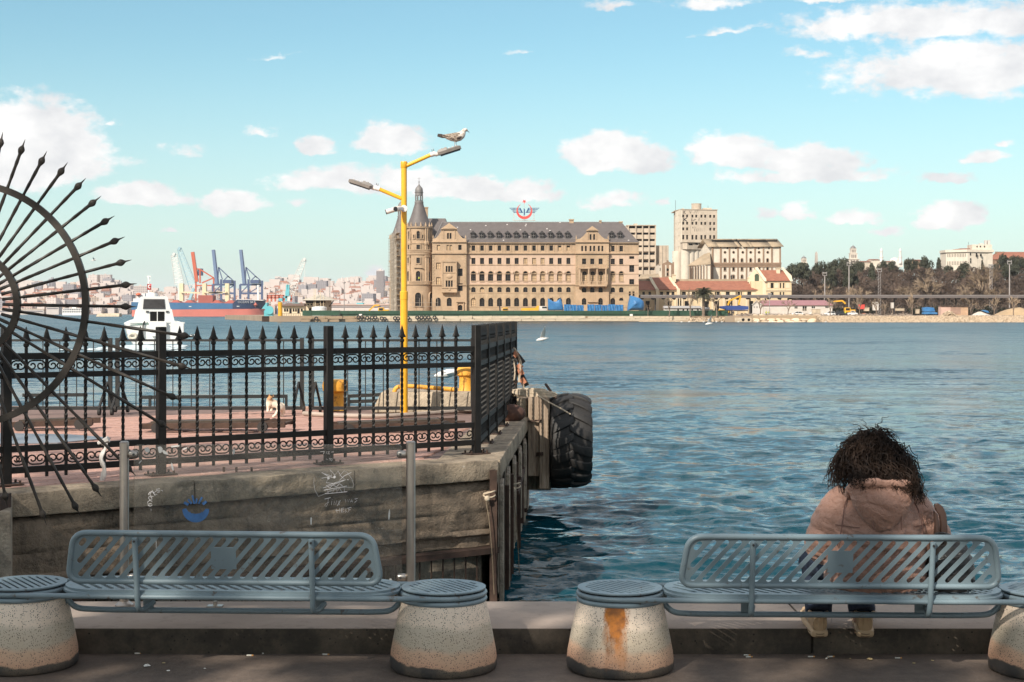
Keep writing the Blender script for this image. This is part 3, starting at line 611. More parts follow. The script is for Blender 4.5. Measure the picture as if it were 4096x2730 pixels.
# chunky beige trainers, soles resting on the kerb edge with the heels hanging over it
SHO=mat('beige_suede',(.47,.32,.19),.85,var=.12,sc=9,bump=.25,bsc=60);SOL=mat('beige_rubber',(.52,.37,.23),.7,var=.1)
def shoe(ax,yaw):
 pit=R(15);o=Vector((PX+ax,7.775,.093));M=Matrix.Translation(o)@Matrix.Rotation(yaw,4,'Z')@Matrix.Rotation(pit,4,'X')
 def ring(y,w_,z0,z1,n=16,sq=.7):
  out=[]
  for k in range(n):
   a=2*PI*k/n;c,s=math.cos(a),math.sin(a);out.append(M@Vector((w_*math.copysign(abs(c)**sq,c),y,(z0+z1)/2+(z1-z0)/2*math.copysign(abs(s)**sq,s))))
  return out
 sole=obj('shoe_sole',MB().loft([ring(y,w_,z0,z1,16,.55) for y,w_,z0,z1 in((0,.03,.012,.036),(.008,.043,.004,.044),(.05,.048,0,.046),(.10,.044,.004,.04),(.16,.05,.002,.036),(.22,.05,.006,.034),(.265,.038,.016,.034),(.28,.015,.022,.032))]),SOL,person)
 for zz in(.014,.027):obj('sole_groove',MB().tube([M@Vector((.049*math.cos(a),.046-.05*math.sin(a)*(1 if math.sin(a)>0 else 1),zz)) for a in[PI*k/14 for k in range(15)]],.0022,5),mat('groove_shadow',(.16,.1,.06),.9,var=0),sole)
 up=obj('shoe_upper',MB().loft([ring(y,w_,z0,z1) for y,w_,z0,z1 in((.006,.022,.038,.085),(.012,.036,.036,.112),(.04,.041,.036,.125),(.085,.042,.036,.12),(.13,.043,.034,.1),(.18,.044,.032,.08),(.23,.042,.03,.066),(.262,.03,.03,.055),(.275,.012,.032,.046))]),SHO,person)
 cuff=[M@Vector((.044*math.cos(a),.058+.048*math.sin(a),.118-.012*math.sin(a))) for a in[2*PI*k/20 for k in range(20)]];obj('shoe_collar',MB().tube(cuff,.011,8,closed=True),SHO,up)
 obj('heel_tab',MB().loft([[M@Vector((x*w_,-.002+dy,z)) for x,dy in((-1,.012),(-.5,.002),(.5,.002),(1,.012),(.5,.014),(-.5,.014))]for z,w_ in((.045,.026),(.08,.024),(.115,.018),(.142,.014))]),SHO,up)
 obj('heel_loop',MB().tube(catmull([M@Vector(p) for p in((-.012,.006,.118),(-.014,-.01,.14),(0,-.016,.15),(.014,-.01,.14),(.012,.006,.118))],4),.003,5),SHO,up)
shoe(-.228,.06);shoe(.004,-.1)
# ------------------------------------------------------------------ bag
LEA=NT('black_leather');LEA.base(LEA.ramp(LEA.noise(6,5),(.3,(.008,.007,.007)),(.7,(.02,.018,.017))),.36);LEA.bump(LEA.noise(14,4,.6,dist=1),.5,.015);LEA=LEA.m
BRN=mat('brown_leather',(.055,.03,.022),.45,var=.15,sc=6)
bx_=X(3800,7.5);bag=thing('shoulder_bag','slouchy black leather shoulder bag standing on the bench beside the woman','bag',(bx_,7.5,.4))
b=MB();b.loft([[Vector((bx_+rx*math.copysign(abs(math.cos(a))**.7,math.cos(a)),7.5+ry*math.copysign(abs(math.sin(a))**.7,math.sin(a)),z)) for a in[2*PI*k/28 for k in range(28)]]for z,rx,ry in((.404,.085,.07),(.41,.1,.095),(.45,.112,.11),(.52,.108,.1),(.58,.092,.075),(.62,.07,.05),(.645,.045,.03))])
bm_=remesh(b,'bag_body',.009,4);folds(bm_,.011,1.3);obj('bag_body',bm_,LEA,bag,ang=180,fix=False)
obj('bag_flap',MB().loft([[Vector((X(px,7.36),7.36+dy,Z(py,7.36))) for dy in(0,.05)]for px,py in((3735,2395),(3770,2372),(3820,2366),(3870,2376))]if False else[[W(px,py,7.37)+Vector((0,d_,0)) for px,py in((3733,2392),(3762,2366),(3868,2360),(3872,2380),(3830,2384),(3752,2398))]for d_ in(0,.1)]),LEA,bag)
for px_,Y_,out in((0,7.42,[(3738,2018),(3756,2014),(3774,2030),(3786,2056),(3790,2090),(3791,2144),(3762,2142),(3764,2095),(3758,2062),(3744,2042)]),(0,7.40,[(3736,2042),(3752,2058),(3758,2095),(3757,2142),(3738,2140),(3741,2100),(3738,2066)])):
 obj('strap',bevel(MB().loft([[W(x,y,Y_)+Vector((0,q,0)) for x,y in out]for q in(0,.022)]).mesh('strap'),.004,1),BRN,bag)
obj('zip_edge',MB().tube([W(3738,2138,7.36),W(3770,2134,7.36),W(3800,2142,7.38)],.007,6),LEA,bag)
# ------------------------------------------------------------------ cat
def cat():
 t=NT('cat_fur');z=t.xyz();n_=t.noise(14,5,.7);c=t.mix(t.ramp(t.noise(7,3),(.45,0.0),(.55,1.0)),(.46,.24,.1),(.16,.1,.06));c=t.mix(t.ramp(t.math('ADD',t.math('MULTIPLY',z[2],-3.0),n_),(-.42,0.0),(-.25,1.0)) if False else t.ramp(t.math('ADD',z[2],t.math('MULTIPLY',n_,.08)),(.5,1.0),(.56,0.0)),c,(.72,.62,.5));t.base(c,.9);t.bump(t.noise(80,3),.5,.006);M_=t.m
 Y=22.0;k=lambda cx,cy,d=0:W(1050+cx*.2125,1450+cy*.2125,Y)+Vector((0,d,0));root=thing('cat','ginger and white cat with its front paws on the bottom rail, looking right','cat',k(250,1030))
 vs=[k(330,780,.02),k(270,790,0),k(190,760,-.02),k(130,750,-.03),k(125,700,-.03),k(160,660,-.05),k(195,690,-.06)];es=[(i,i+1) for i in range(5)];rs=[.062,.06,.058,.055,.045,.047,.02];es+=[(5,6)]
 def leg(par,pts,r_):
  last=par
  for p,q in zip(pts,r_):vs.append(p);rs.append(q);es.append((last,len(vs)-1));last=len(vs)-1
 leg(3,[k(115,840,-.04),k(112,915,-.05),k(108,918,-.08)],[.026,.02,.02]);leg(2,[k(170,840,.0),k(168,908,-.02),k(166,912,-.05)],[.026,.02,.02])
 leg(0,[k(320,880,-.03),k(270,960,-.03),k(235,1000,-.03),k(195,1028,-.05)],[.042,.024,.018,.018]);leg(0,[k(365,880,.05),k(375,960,.05),k(360,1010,.05),k(345,1028,.03)],[.042,.024,.018,.018])
 leg(0,[k(385,800,.05),k(398,900,.07),k(392,980,.1)],[.02,.017,.012])
 skin('body',vs,es,rs,M_,root)
 for cx in(140,215):obj('ear',MB().loft([[k(cx-18,640,-.05),k(cx+14,640,-.06),k(cx,645,-.03)],[k(cx-2,596,-.05),k(cx+2,596,-.052),k(cx,597,-.046)]]),M_,root)
 obj('nose',MB().ell(k(217,700,-.075),(.006,.006,.005),8,5),mat('pink_nose',(.4,.16,.13),.5,var=0),root);obj('eye',MB().ell(k(190,682,-.098),(.009,.006,.009),8,5),mat('dark_lens',(.02,.022,.025),.2,var=0),root)
cat()
# ------------------------------------------------------------------ gull on the lamp
def gull_mat():
 t=NT('gull_feathers');s=t.xyz(t.co('Generated'));n_=t.noise(38,5,.75,vec=t.vscale(t.co(),(1,1,2.2)));c=t.mix(t.ramp(n_,(.47,0.0),(.55,1.0)),(.13,.085,.06),(.5,.42,.34));return t,c,s
def gull():
 k=lambda cx,cy,d=0:W(1380+cx*.2551,480+cy*.2551,22.3)+Vector((0,d,0));root=thing('seagull','young brown speckled seagull standing on the right lamp head','bird',k(1740,410))
 t=NT('pale_plumage');n_=t.noise(30,5,.7);t.base(t.ramp(n_,(.42,(.42,.34,.28)),(.58,(.72,.66,.6))),.85);PALE=t.m;t,c,s=gull_mat();t.base(c,.85);t.bump(t.noise(60,3),.4,.004);WING=t.m;DK=mat('dark_feathers',(.045,.03,.025),.75,var=.3)
 secs=[(1560,262,.012,.016),(1600,275,.03,.03),(1660,283,.048,.046),(1730,280,.058,.066),(1790,262,.056,.068),(1830,235,.046,.058),(1850,205,.036,.044),(1862,180,.032,.034),(1876,164,.034,.031),(1895,160,.031,.028),(1912,168,.02,.018),(1920,175,.009,.010)]
 b=MB();dirs=[];pts=[k(cx,cy) for cx,cy,*_ in secs];rings=[]
 for i,(p,(_,_,ry,rz)) in enumerate(zip(pts,secs)):
  tg=(pts[min(i+1,len(pts)-1)]-pts[max(i-1,0)]).normalized();up=Vector((-tg.z,0,tg.x));rings.append([p+Vector((0,ry*math.cos(a),0))+up*(rz*math.sin(a)) for a in[2*PI*q/14 for q in range(14)]])
 obj('body',b.loft(rings),PALE,root,ang=180)
 for sd in(-1,1):
  out=[(1835,232),(1800,212),(1740,205),(1680,216),(1610,228),(1540,236),(1480,240),(1530,268),(1610,292),(1690,315),(1755,322),(1810,300),(1832,265)]
  b=MB();c0=[k(x,y,sd*(.05 if 1600<x<1825 else.03 if x>1825 else.022)) for x,y in out];c1=[p+Vector((0,sd*.02,0))*(1 if 2<i<11 else.5) for i,p in enumerate(c0)];ctr=k(1720,262,sd*.078)
  n_=len(c0);b.add(c0+[ctr],[(i,(i+1)%n_,n_) for i in range(n_)]);wg=obj('wing',b,WING,root,ang=180)
  b=MB();b.loft([[k(1500,232,sd*.02),k(1502,240,sd*.03),k(1500,246,sd*.02)],[k(1600,235,sd*.03),k(1600,265,sd*.05),k(1600,285,sd*.03)],[k(1690,290,sd*.045),k(1700,312,sd*.07),k(1700,318,sd*.045)]]);obj('wing_tip',b,DK,wg)
  b=MB().ell(k(1795,287,sd*.068),(.042,.008,.016),10,6,Matrix.Rotation(R(-20),4,'Y'));obj('dark_patch',b,DK,wg)
 obj('tail',MB().loft([[k(1600,255,-.025),k(1600,255,.025),k(1600,285,.02),k(1600,285,-.02)],[k(1510,225,-.03),k(1510,225,.03),k(1520,285,.025),k(1520,285,-.025)],[k(1455,222,-.02),k(1455,222,.02),k(1448,262,.02),k(1448,262,-.02)]]),DK,root)
 obj('beak',MB().loft([[k(1914,170+9*math.sin(a),.010*math.cos(a)) for a in[2*PI*q/8 for q in range(8)]],[k(1938,188+7*math.sin(a),.008*math.cos(a)) for a in[2*PI*q/8 for q in range(8)]],[k(1955,210+2*math.sin(a),.003*math.cos(a)) for a in[2*PI*q/8 for q in range(8)]]]),mat('dark_beak',(.06,.045,.04),.5,var=.1),root)
 for sd in(-1,1):obj('eye',MB().ell(k(1900,160,sd*.026),(.006,.005,.006),8,6),mat('dark_lens',(.02,.022,.025),.2,var=0),root)
 LG=mat('gull_leg',(.35,.27,.24),.7,var=.1)
 for cx,fx,d in((1722,1724,-.025),(1742,1752,.02)):lg=obj('leg',MB().tube([k(cx,335,d),k(cx-1,372,d),k(fx,412,d)],[.007,.004,.0045],6),LG,root);obj('foot',MB().loft([[k(fx-8,413,d-.012),k(fx-8,413,d+.012),k(fx-8,417,d)],[k(fx+22,408,d-.022),k(fx+22,408,d+.022),k(fx+22,412,d)]]),LG,lg)
gull()
# ------------------------------------------------------------------ pier
PZ=.25
PA=Vector((-4.42,13.25));PB=Vector((-.38,16.2));PD=(PB-PA).normalized();PN=Vector((PD.y,-PD.x)) # fence line, PN points to the viewer side
CN=Vector((-.146,15.6));SDv=Vector((.0545,1)).normalized() # pier corner, direction of its right side
def conc(name,base,dark,sc=1.0,grime=.7):
 t=NT(name);n1=t.noise(1.5*sc,9,.7);n2=t.noise(7*sc,9,.72);n3=t.noise(45*sc,4,.6);st=t.noise(1.0,7,.65,vec=t.vscale(t.co(),(5,5,.7)))
 c=t.ramp(n1,(.3,tuple(x*.72 for x in base)),(.7,tuple(x*1.15 for x in base)));c=t.mix(t.ramp(n2,(.45,0.0),(.68,grime)),c,dark);c=t.mix(t.ramp(st,(.5,0.0),(.72,grime*.9)),c,tuple(x*.75 for x in dark))
 c=t.mix(t.ramp(n3,(.6,0.0),(.8,.4)),c,tuple(min(1,x*1.5) for x in base));v=t.vor(3.5*sc,out='Color');vn=t.xyz(v)[0];c=t.mix(t.ramp(t.math('ADD',vn,t.math('MULTIPLY',n1,.8)),(.85,0.0),(1.0,.3)),c,tuple(min(1,x*1.35) for x in base));c=t.mix(t.ramp(t.noise(5*sc,7,.75,dist=.6),(.66,0.0),(.7,.75)),c,(.62,.55,.46));t.base(c,.9);t.bump(t.math('ADD',n2,t.math('MULTIPLY',n3,.5)),1.0,.035);return t.m
CW=conc('board_marked_concrete',(.27,.2,.14),(.035,.027,.02),1.0,.85);CC=conc('coping_concrete',(.4,.31,.22),(.075,.06,.045),1.3,.75);CL_=conc('side_concrete',(.38,.31,.235),(.08,.063,.05),1.2,.7)
RUST=mat('rusty_steel',(.055,.03,.02),.85,var=.4,sc=9,bump=.3)
pier=thing('pier','concrete pier paved with pink brick and ringed by black iron railings','pier',(-4,18,PZ))
BKY=24.4
P0_=CN-PD*9.0 # far left end of the front face
R0_=CN+SDv*(BKY-CN.y)/SDv.y
# core below the paving, butted behind facing pieces
core=[P0_-PN*.12,CN-PN*.12-Vector((.1,0)),R0_-Vector((.1,0)),Vector((P0_.x-8,BKY)),Vector((P0_.x-8,P0_.y+.1))]
obj('core',MB().prism([tuple(p) for p in core],lambda u,v,w_:Vector((u,v,w_)),WZ-.8,PZ-.05),CL_,pier)
def rough_wall(name,o2,d2,n2,L,z0,z1,fn,m,du=.035,dv=.025,amp=.016):
 nu,nv=int(L/du),max(2,int((z1-z0)/dv));b=MB();vs=[]
 for j in range(nv+1):
  z=lerp(z0,z1,j/nv)
  for i in range(nu+1):
   u=L*i/nu;e=fn(u,z)+amp*(mnoise.fractal(Vector((u*4,z*6,2.7)),1.0,2.2,4));p=o2+d2*u+n2*e;vs.append((p.x,p.y,z))
 fs=[(j*(nu+1)+i,j*(nu+1)+i+1,(j+1)*(nu+1)+i+1,(j+1)*(nu+1)+i) for j in range(nv) for i in range(nu)]
 b.add(vs,fs);return obj(name,b,m,pier,smooth=True,ang=60)
CRS=[-.62,-.45,-.27,-.11,.04]
def course_fn(u,z):
 e=-.02;k=sum(z>c for c in CRS);e+=.012*mnoise.noise(Vector((k*3.7,u*.3,0)))
 for c in CRS[1:4]:e-=.022*math.exp(-((z-c+.006*math.sin(u*3+c*20))/.011)**2)
 e-=.07*math.exp(-((z-.035)/.02)**2)
 lump=mnoise.fractal(Vector((u*1.7,z*3.1,9)),1.0,2.0,5);e+=.03*max(0,lump-.15)*(1 if-.4<z<-.05 else.4)
 e-=.055*max(0,mnoise.noise(Vector((u*1.3,z*2.5,4)))-.35)/.4
 if z<-.44:e+=.02+.03*mnoise.fractal(Vector((u*3,z*3,0)),1,2,4)-(.05 if z<-.5 else 0)
 return e
rough_wall('wall_face',P0_,PD,PN,8.98,-.62,.06,course_fn,CW)
rough_wall('wall_foot',P0_-PN*.3,PD,PN,8.95,WZ-.5,-.60,lambda u,z:.12*mnoise.fractal(Vector((u*1.1,z*1.6,5)),1,2,4)-(.25 if z>-.95 else 0),CW,.06,.05)
obj('ledge_beam',MB().bar(Vector((*(P0_+PN*.02),-.655)),Vector((*(CN+PN*.02-PD*.05),-.655)),.16,.06),RUST,pier)
for k in range(64):
 p=CN-PD*(.28+.137*k)+PN*.03;obj('vertical_rod',MB().tube([(p.x,p.y,-.66),(p.x,p.y,WZ-.3)],.009,6),RUST,pier)
 # coping slab pieces along the front and the right side
def slab(o2,d2,n2,u0,u1,w0,w1,z0,z1,m,name='coping_slab'):
 a=[o2+d2*u0+n2*w0,o2+d2*u1+n2*w0,o2+d2*u1+n2*w1,o2+d2*u0+n2*w1]
 b=MB().prism([tuple(p) for p in a],lambda u,v,w_:Vector((u,v,w_)),z0,z1);me=bevel(b.mesh(name),.014,2)
 bm=bmesh.new();bm.from_mesh(me);bmesh.ops.subdivide_edges(bm,edges=[e for e in bm.edges if e.calc_length()>.3],cuts=10,use_grid_fill=True)
 for v in bm.verts:v.co+=Vector((1,1,.7))*.011*mnoise.fractal(v.co*5,1,2,4)
 bm.to_mesh(me);bm.free();return obj(name,me,m,pier)
FU=[-9.0,-5.6,-3.35,-1.7,-.004]
for a,c in zip(FU,FU[1:]):slab(CN,PD,PN,a+.004,c-.004,-.40,.035,.055,PZ+.006,CC)
SU=[0.01,2.2,4.5,7.1]
for a,c in zip(SU,SU[1:]):slab(CN,SDv,Vector((SDv.y,-SDv.x)),a+.004,c-.004,-.62,.03,.055,PZ+.004,CC)
rough_wall('side_face',CN+Vector((0,.0)),SDv,Vector((SDv.y,-SDv.x)),8.6,WZ-.5,.06,lambda u,z:-.03-.02*(1 if(int(u/.55)%2) else 0),CL_,.05,.05,.012)
# timber planks and steel channels hung on the right side
for k,(u,zb) in enumerate([(.42,-1.4),(1.6,-1.25),(2.9,-.95),(4.3,-.85),(5.6,-.9)]):
 p=CN+SDv*u;obj('side_plank',bevel(MB().box((p.x+.015,p.y,(zb-.02)/2),(.05,(.75,1.0,1.1,1.1,1.0)[k],-zb-.02)).mesh('side_plank'),.01,1),CL_,pier)
for u,zt,zb in((-.06,.16,-1.4),(1.0,-.12,-1.3),(1.5,-.42,-1.3),(1.95,-.1,-1.3),(2.9,-.06,-.9),(3.6,-.3,-1.2),(4.4,-.08,-1.0),(5.5,-.1,-1.0)):
 p=CN+SDv*u if u>0 else CN-PD*.09+PN*.05;n=Vector((.05,0));b=MB();b.box((p.x+.035 if u>0 else p.x,p.y,(zt+zb)/2),(.04,.09,zt-zb));b.box(((p.x+.05 if u>0 else p.x),p.y-.046,(zt+zb)/2),(.02 if u>0 else.075,.02,zt-zb))
 obj('steel_channel',b,RUST,pier)
obj('side_bracket',MB().bar((.06,18.4,-.42),(.15,20.1,-.3),.05,.05),RUST,pier)
# brick paving: nearest bricks one by one, the rest as one mass
BR=NT('pink_brick');c0=BR.ramp(BR.rnd(),(0,(.46,.26,.205)),(1,(.55,.325,.255)));c0=BR.mix(BR.ramp(BR.noise(3,7,.7),(.45,0.0),(.75,.4)),c0,(.3,.19,.155));BR.base(c0,.85);BR.bump(BR.noise(50,4),.3,.004)
brm=bevel(MB().box((0,0,-.02),(.196,.096,.06)).mesh('brick'),.006,1);brm.materials.append(BR.m)
cells=[];sp_=.1
for i in range(-60,12):
 for j in range(-2,80):
  o=CN+PD*(i*.2+(.1 if j%2 else 0))-PN*(.46+j*.1)
  if o.y>BKY-.35 or o.x<-7.8 or o.x>CN.x+(o.y-CN.y)*.0545-.75:continue
  if(o-CN).dot(PN)>-.45:continue
  q=2048+F*o.x/o.y
  cells.append((0 if-60<q<4200 else 1,o.y,o))
cells.sort(key=lambda c:(c[0],c[1]));ang=math.atan2(PD.y,PD.x)
for f_,y_,o in cells[:290]:link('brick',brm,pier,(o.x,o.y,PZ-.012+random.uniform(-.003,.003)),ang+random.uniform(-.01,.01))
b=MB()
for f_,y_,o in cells[290:]:b.box((o.x,o.y,PZ-.03+random.uniform(-.003,.003)),(.194,.094,.06),ang)
tag(obj('brick_paving',b,BR.m,pier,fix=False),kind='stuff')
obj('paving_bed',MB().prism([tuple(core[0]-PN*.2),tuple(core[1]-PN*.2),tuple(core[2]),tuple(core[3]),tuple(core[4])],lambda u,v,w_:Vector((u,v,w_)),PZ-.055,PZ-.012),mat('joint_sand',(.2,.13,.11),.95),pier)
obj('back_coping',MB().bx(-14,R0_.x,BKY-.32,BKY,-.6,PZ+.012),mat('worn_back_coping',(.42,.27,.2),.9,var=.25,bump=.4),pier)
# concrete block at the near left corner with the ornament's post on it
obj('corner_block',bevel(MB().prism([(-6.6,11.6),(X(44,11.6),11.6),(X(50,12.75),12.75),(-6.6,12.75)],lambda u,v,w_:Vector((u,v,w_)),WZ-.4,Z(2040,11.7)).mesh('corner_block'),.02,2),CL_,pier)
IRON=NT('black_iron');ic=IRON.ramp(IRON.noise(5,7,.7),(.35,(.007,.0064,.006)),(.75,(.02,.0165,.0135)));IRON.base(ic,.6,0,.3);IRON.bump(IRON.noise(60,4),.15,.003);IRON=IRON.m
IRONB=NT('bronze_iron');ic=IRONB.ramp(IRONB.noise(7,7,.7),(.35,(.02,.016,.013)),(.75,(.055,.043,.033)));IRONB.base(ic,.5,.3);IRONB.bump(IRONB.noise(40,4),.3,.004);IRONB=IRONB.m
# scroll of the friezes: two spirals joined, in local (u, z), about one bar spacing wide
def scroll_mesh(w_,h,flip,ang_):
 R0=h*.40;cx=w_/2-R0-.004;lf=[]
 for k in range(17):
  a=-PI/2-2*PI*1.25*k/16;r_=R0*(1-.74*k/16);lf.append((-cx+r_*math.cos(a),r_*math.sin(a)*.95-.02*h))
 pts=lf[::-1]+[(-x,y) for x,y in lf];b=MB();d=Vector((math.cos(ang_),math.sin(ang_),0))
 b.tube([d*u+Vector((0,0,(-v if flip else v))) for u,v in pts],.0075,5,flat=1.0);me=b.mesh('scroll');fix_normals(me);me.materials.append(IRON);return me
def bar_mesh(ang_):
 d=Vector((math.cos(ang_),math.sin(ang_),0));n=Vector((-d.y,d.x,0));b=MB();rings=[]
 for i in range(41):
  z=.31+(1.50-.31)*i/40-PZ;tw=0
  zz=z+PZ
  if.58<zz<1.18:tw=(zz-.58)/.6*2.5*2*PI
  r_=.0165
  rings.append([d*(r_*math.cos(tw+PI/4+PI/2*k))+n*(r_*math.sin(tw+PI/4+PI/2*k))+Vector((0,0,z)) for k in range(4)])
 b.loft(rings);me=b.mesh('twisted_bar');fix_normals(me);me.materials.append(IRON);return me
def spear_mesh(ang_):
 d=Vector((math.cos(ang_),math.sin(ang_),0));n=Vector((-d.y,d.x,0));b=MB();z0=-PZ
 for w_,z in((.026,1.495),(.034,1.51),(.022,1.522)):pass
 prof=[(.018,.018,1.455),(.026,.022,1.462),(.026,.022,1.482),(.013,.013,1.49),(.013,.013,1.50),(.05,.02,1.507),(.046,.02,1.513),(.029,.018,1.54),(.02,.014,1.578),(.0015,.0015,1.634)]
 b.loft([[d*(a*math.cos(PI/4*k))+n*(c*math.sin(PI/4*k))+Vector((0,0,z+z0)) for k in range(8)]for a,c,z in prof]);me=b.mesh('spearhead');fix_normals(me);me.materials.append(IRON);return me
def fence(name,label,posts,nbars,pxs=None):
 f=thing(name,label,'fence',(posts[0].x,posts[0].y,PZ));d0=(posts[-1]-posts[0]).normalized();a=math.atan2(d0.y,d0.x)
 bmh,smh=bar_mesh(a),spear_mesh(a);d3=Vector((d0.x,d0.y,0))
 for i,p in enumerate(posts):
  me=MB().box((p.x,p.y,(PZ+1.625)/2),(.078,.078,1.625-PZ),a);po=obj('post',bevel(me.mesh('post'),.006,1),IRON,f)
  obj('base_plate',MB().box((p.x,p.y,PZ+.012),(.26,.17,.012),a),RUST,po)
  for s in(-1,1):
   for s2 in(-1,1):q=p+d0*(.1*s)+Vector((-d0.y,d0.x))*.06*s2;obj('anchor_bolt',MB().cyl((q.x,q.y,PZ+.01),.011,.035,6),RUST,po)
 for i,(p,q) in enumerate(zip(posts,posts[1:])):
  L=(q-p).length;s=L/(nbars[i]+1) if isinstance(nbars[i],int) else None
  us=[s*(k+1) for k in range(nbars[i])]if s else nbars[i]
  for zc,hh in((1.373,.058),(1.206,.05),(.565,.055),(.38,.055)):
   rl=obj('rail',MB().bar((*(p+d0*.039),zc),(*(q-d0*.039),zc),.046,hh,up=Vector((0,0,1))),IRON,f)
  for u in us:
   o=p+d0*u;br=link('twisted_bar',bmh,f,(o.x,o.y,PZ));sh=link('spearhead',smh);sub(sh,br)
  edges=[0.03]+list(us)+[L-.03]
  for u0,u1 in zip(edges,edges[1:]):
   w_=u1-u0
   if w_<.06:continue
   for zc,hh,fl in((1.288,.118,True),(.473,.125,False)):
    key=(round(w_,2),fl,round(a,2))
    if key not in SCR:SCR[key]=scroll_mesh(w_*.98,hh,fl,a)
    o=p+d0*((u0+u1)/2);link('scroll',SCR[key],f,(o.x,o.y,zc))
 return f
SCR={}
def onl(px): # point of the fence line seen at photo column px
 k=(px-2048)/F;dl=PB-PA;t_=(k*PA.y-PA.x)/(dl.x-k*dl.y);return PA+dl*t_
posts=[onl(-420),onl(25),onl(644),onl(1314),PB.copy()]
def us(i,pxs):return[(onl(x)-posts[i]).length for x in pxs]
fence('iron_fence','black wrought iron spearhead fence running along the front edge of the pier',posts,[8,us(1,[105,187,264,342,417,492,562]),us(2,[719,789,854,922,986,1051,1115,1177,1240]),us(3,[1381,1439,1494,1550,1608,1662,1715,1769,1824])])
sd0=Vector((-.38,16.2));side_posts=[sd0+Vector((.062,1)).normalized()*u for u in(.02,1.35,2.7,4.05,5.45,6.75)]
side_posts[0]=sd0+Vector((.062,1)).normalized()*.12
fence('iron_fence','black wrought iron fence receding along the right edge of the pier',side_posts,[8]*5)
# dark bolts left on the coping where a post once stood
for px,py in((905,1890),(955,1893),(1015,1888)):
 p=W(px,py,14.55);
 obj('anchor_stub',MB().cyl((p.x,14.55-.12,PZ),.012,.045,6),RUST,pier)
obj('drain_pipe',MB().tube([(X(735,14.05),14.12,Z(1975,14.05)),(X(737,13.9),13.95,Z(1980,13.9))],[.03,.034],12),mat('grey_pipe',(.2,.17,.14),.8),pier)
# ------------------------------------------------------------------ sunburst ornament
WY=11.5;hub=W(-139,1216,WY)
wh=thing('sunburst_ornament','big wrought iron half wheel with arrow tipped rays rising past the left edge','ornament',(hub.x-.2,WY,PZ))
def ringt(rp,wd):
 r_=rp/F*WY;b=MB();rings=[]
 for k in range(73):
  a=-PI*.5-.3+(PI+.6)*k/72;e=Vector((math.cos(a),0,math.sin(a)))
  rings.append([hub+e*(r_+u)+Vector((0,v,0)) for u,v in((-wd/2,-.018),(wd/2,-.018),(wd/2,.018),(-wd/2,.018))])
 return b.loft(rings)
obj('outer_ring',ringt(482,.05),IRONB,wh);obj('inner_ring',ringt(208,.05),IRONB,wh)
tipL=[(12,528),(101,558),(188,605),(271,650),(344,713),(405,785),(459,864),(500,948),(527,1040),(548,1135),(548,1228),(783,1350),(772,1478),(730,1606),(685,1720),(580,1900),(408,1990),(322,2065),(186,2100),(30,2030)]
tipL[15]=(545,1905)
for i,(px,py) in enumerate(tipL):
 tip=W(px,py,WY);e=(tip-hub).normalized();st=hub+e*(150/F*WY);nn=Vector((-e.z,0,e.x));Lh=.125
 neck=tip-e*Lh;rings=[];n_=26
 for k in range(n_+1):
  p=st.lerp(neck+e*.012,k/n_);wob=.0125+.0012*math.sin(k*2.1+i);rings.append([p+nn*(wob*math.cos(a))+Vector((0,wob*math.sin(a)-.0,0)) for a in[PI/3*q+k*.12 for q in range(6)]])
 ray=obj('ray',MB().loft(rings),IRONB,wh)
 b=MB();prof=[(.012,-.005),(.014,.006),(.021,.02),(.026,.036),(.026,.045),(.019,.06),(.01,.071),(.0065,.08),(.0045,.1),(.001,.125)]
 b.loft([[neck+e*s_+nn*(r_*math.cos(PI/4*q))+Vector((0,r_*.55*math.sin(PI/4*q),0)) for q in range(8)]for r_,s_ in prof])
 hd=obj('arrowhead',b,IRONB,ray)
 b=MB()
 for s_ in(-1,0,1):
  b.tube([neck+e*.008+Vector((0,-.009,0)),neck+e*.036+nn*(s_*.015)+Vector((0,-.014+abs(s_)*.004,0)),neck+e*.062+nn*(s_*.008)+Vector((0,-.01,0))],.002,4)
 obj('vein',b,IRONB,hd)
obj('hub',MB().tube([hub-Vector((0,.05,0)),hub+Vector((0,.05,0))],.13,24),IRONB,wh)
obj('post',MB().bx(hub.x-.24,hub.x-.1,WY+.03,WY+.17,Z(2040,11.7),hub.z+1.1).bx(hub.x-.24,hub.x-.1,WY+.03,WY+.4,-.1,Z(2040,11.7)+.02),IRONB,wh)
obj('base_foot',MB().bx(-4.6,X(20,11.75),11.62,11.9,Z(2042,11.7),Z(1985,11.7)),RUST,wh)
# ------------------------------------------------------------------ thin rolling rail panels at the back of the pier
RY=22.7;TB=mat('dark_tube',(.02,.019,.018),.55,.2,var=.3)
rodm=MB().tube([(0,0,.33),(0,0,1.34)],.0085,5).mesh('rod');rodm.materials.append(TB)
def panel(px0,px1,label,wheels,Y=RY):
 x0,x1=X(px0,Y),X(px1,Y);t=thing('railing_panel',label,'railing',((x0+x1)/2,Y,PZ),'thin rolling railing panels at the back of the pier')
 for z,h in((1.345,.035),(.335,.05)):obj('rail',MB().bx(x0,x1,Y-.02,Y+.02,z-h/2,z+h/2),TB,t)
 for x in(x0,x1):obj('post',MB().bx(x-.028,x+.028,Y-.028,Y+.028,PZ+.11,1.38),TB,t)
 n=max(2,round((x1-x0)/.262))
 for k in range(1,n):link('rod',rodm,t,(lerp(x0,x1,k/n),Y,0))
 for x in wheels:
  x=X(x,Y);
  for s in(-1,1):
   obj('brace',MB().bar((x,Y,.72),(x+.03*s,Y+.38*s,.34),.03),TB,t)
   w_=obj('caster',MB().tube([(x+.03*s-.018,Y+.34*s,PZ+.055),(x+.03*s+.018,Y+.34*s,PZ+.055)],.055,14),mat('caster_rubber',(.03,.026,.024),.8),t)
   obj('fork',MB().bar((x+.03*s,Y+.34*s,.34),(x+.03*s,Y+.34*s,PZ+.06),.05,.02),TB,w_)
 return t
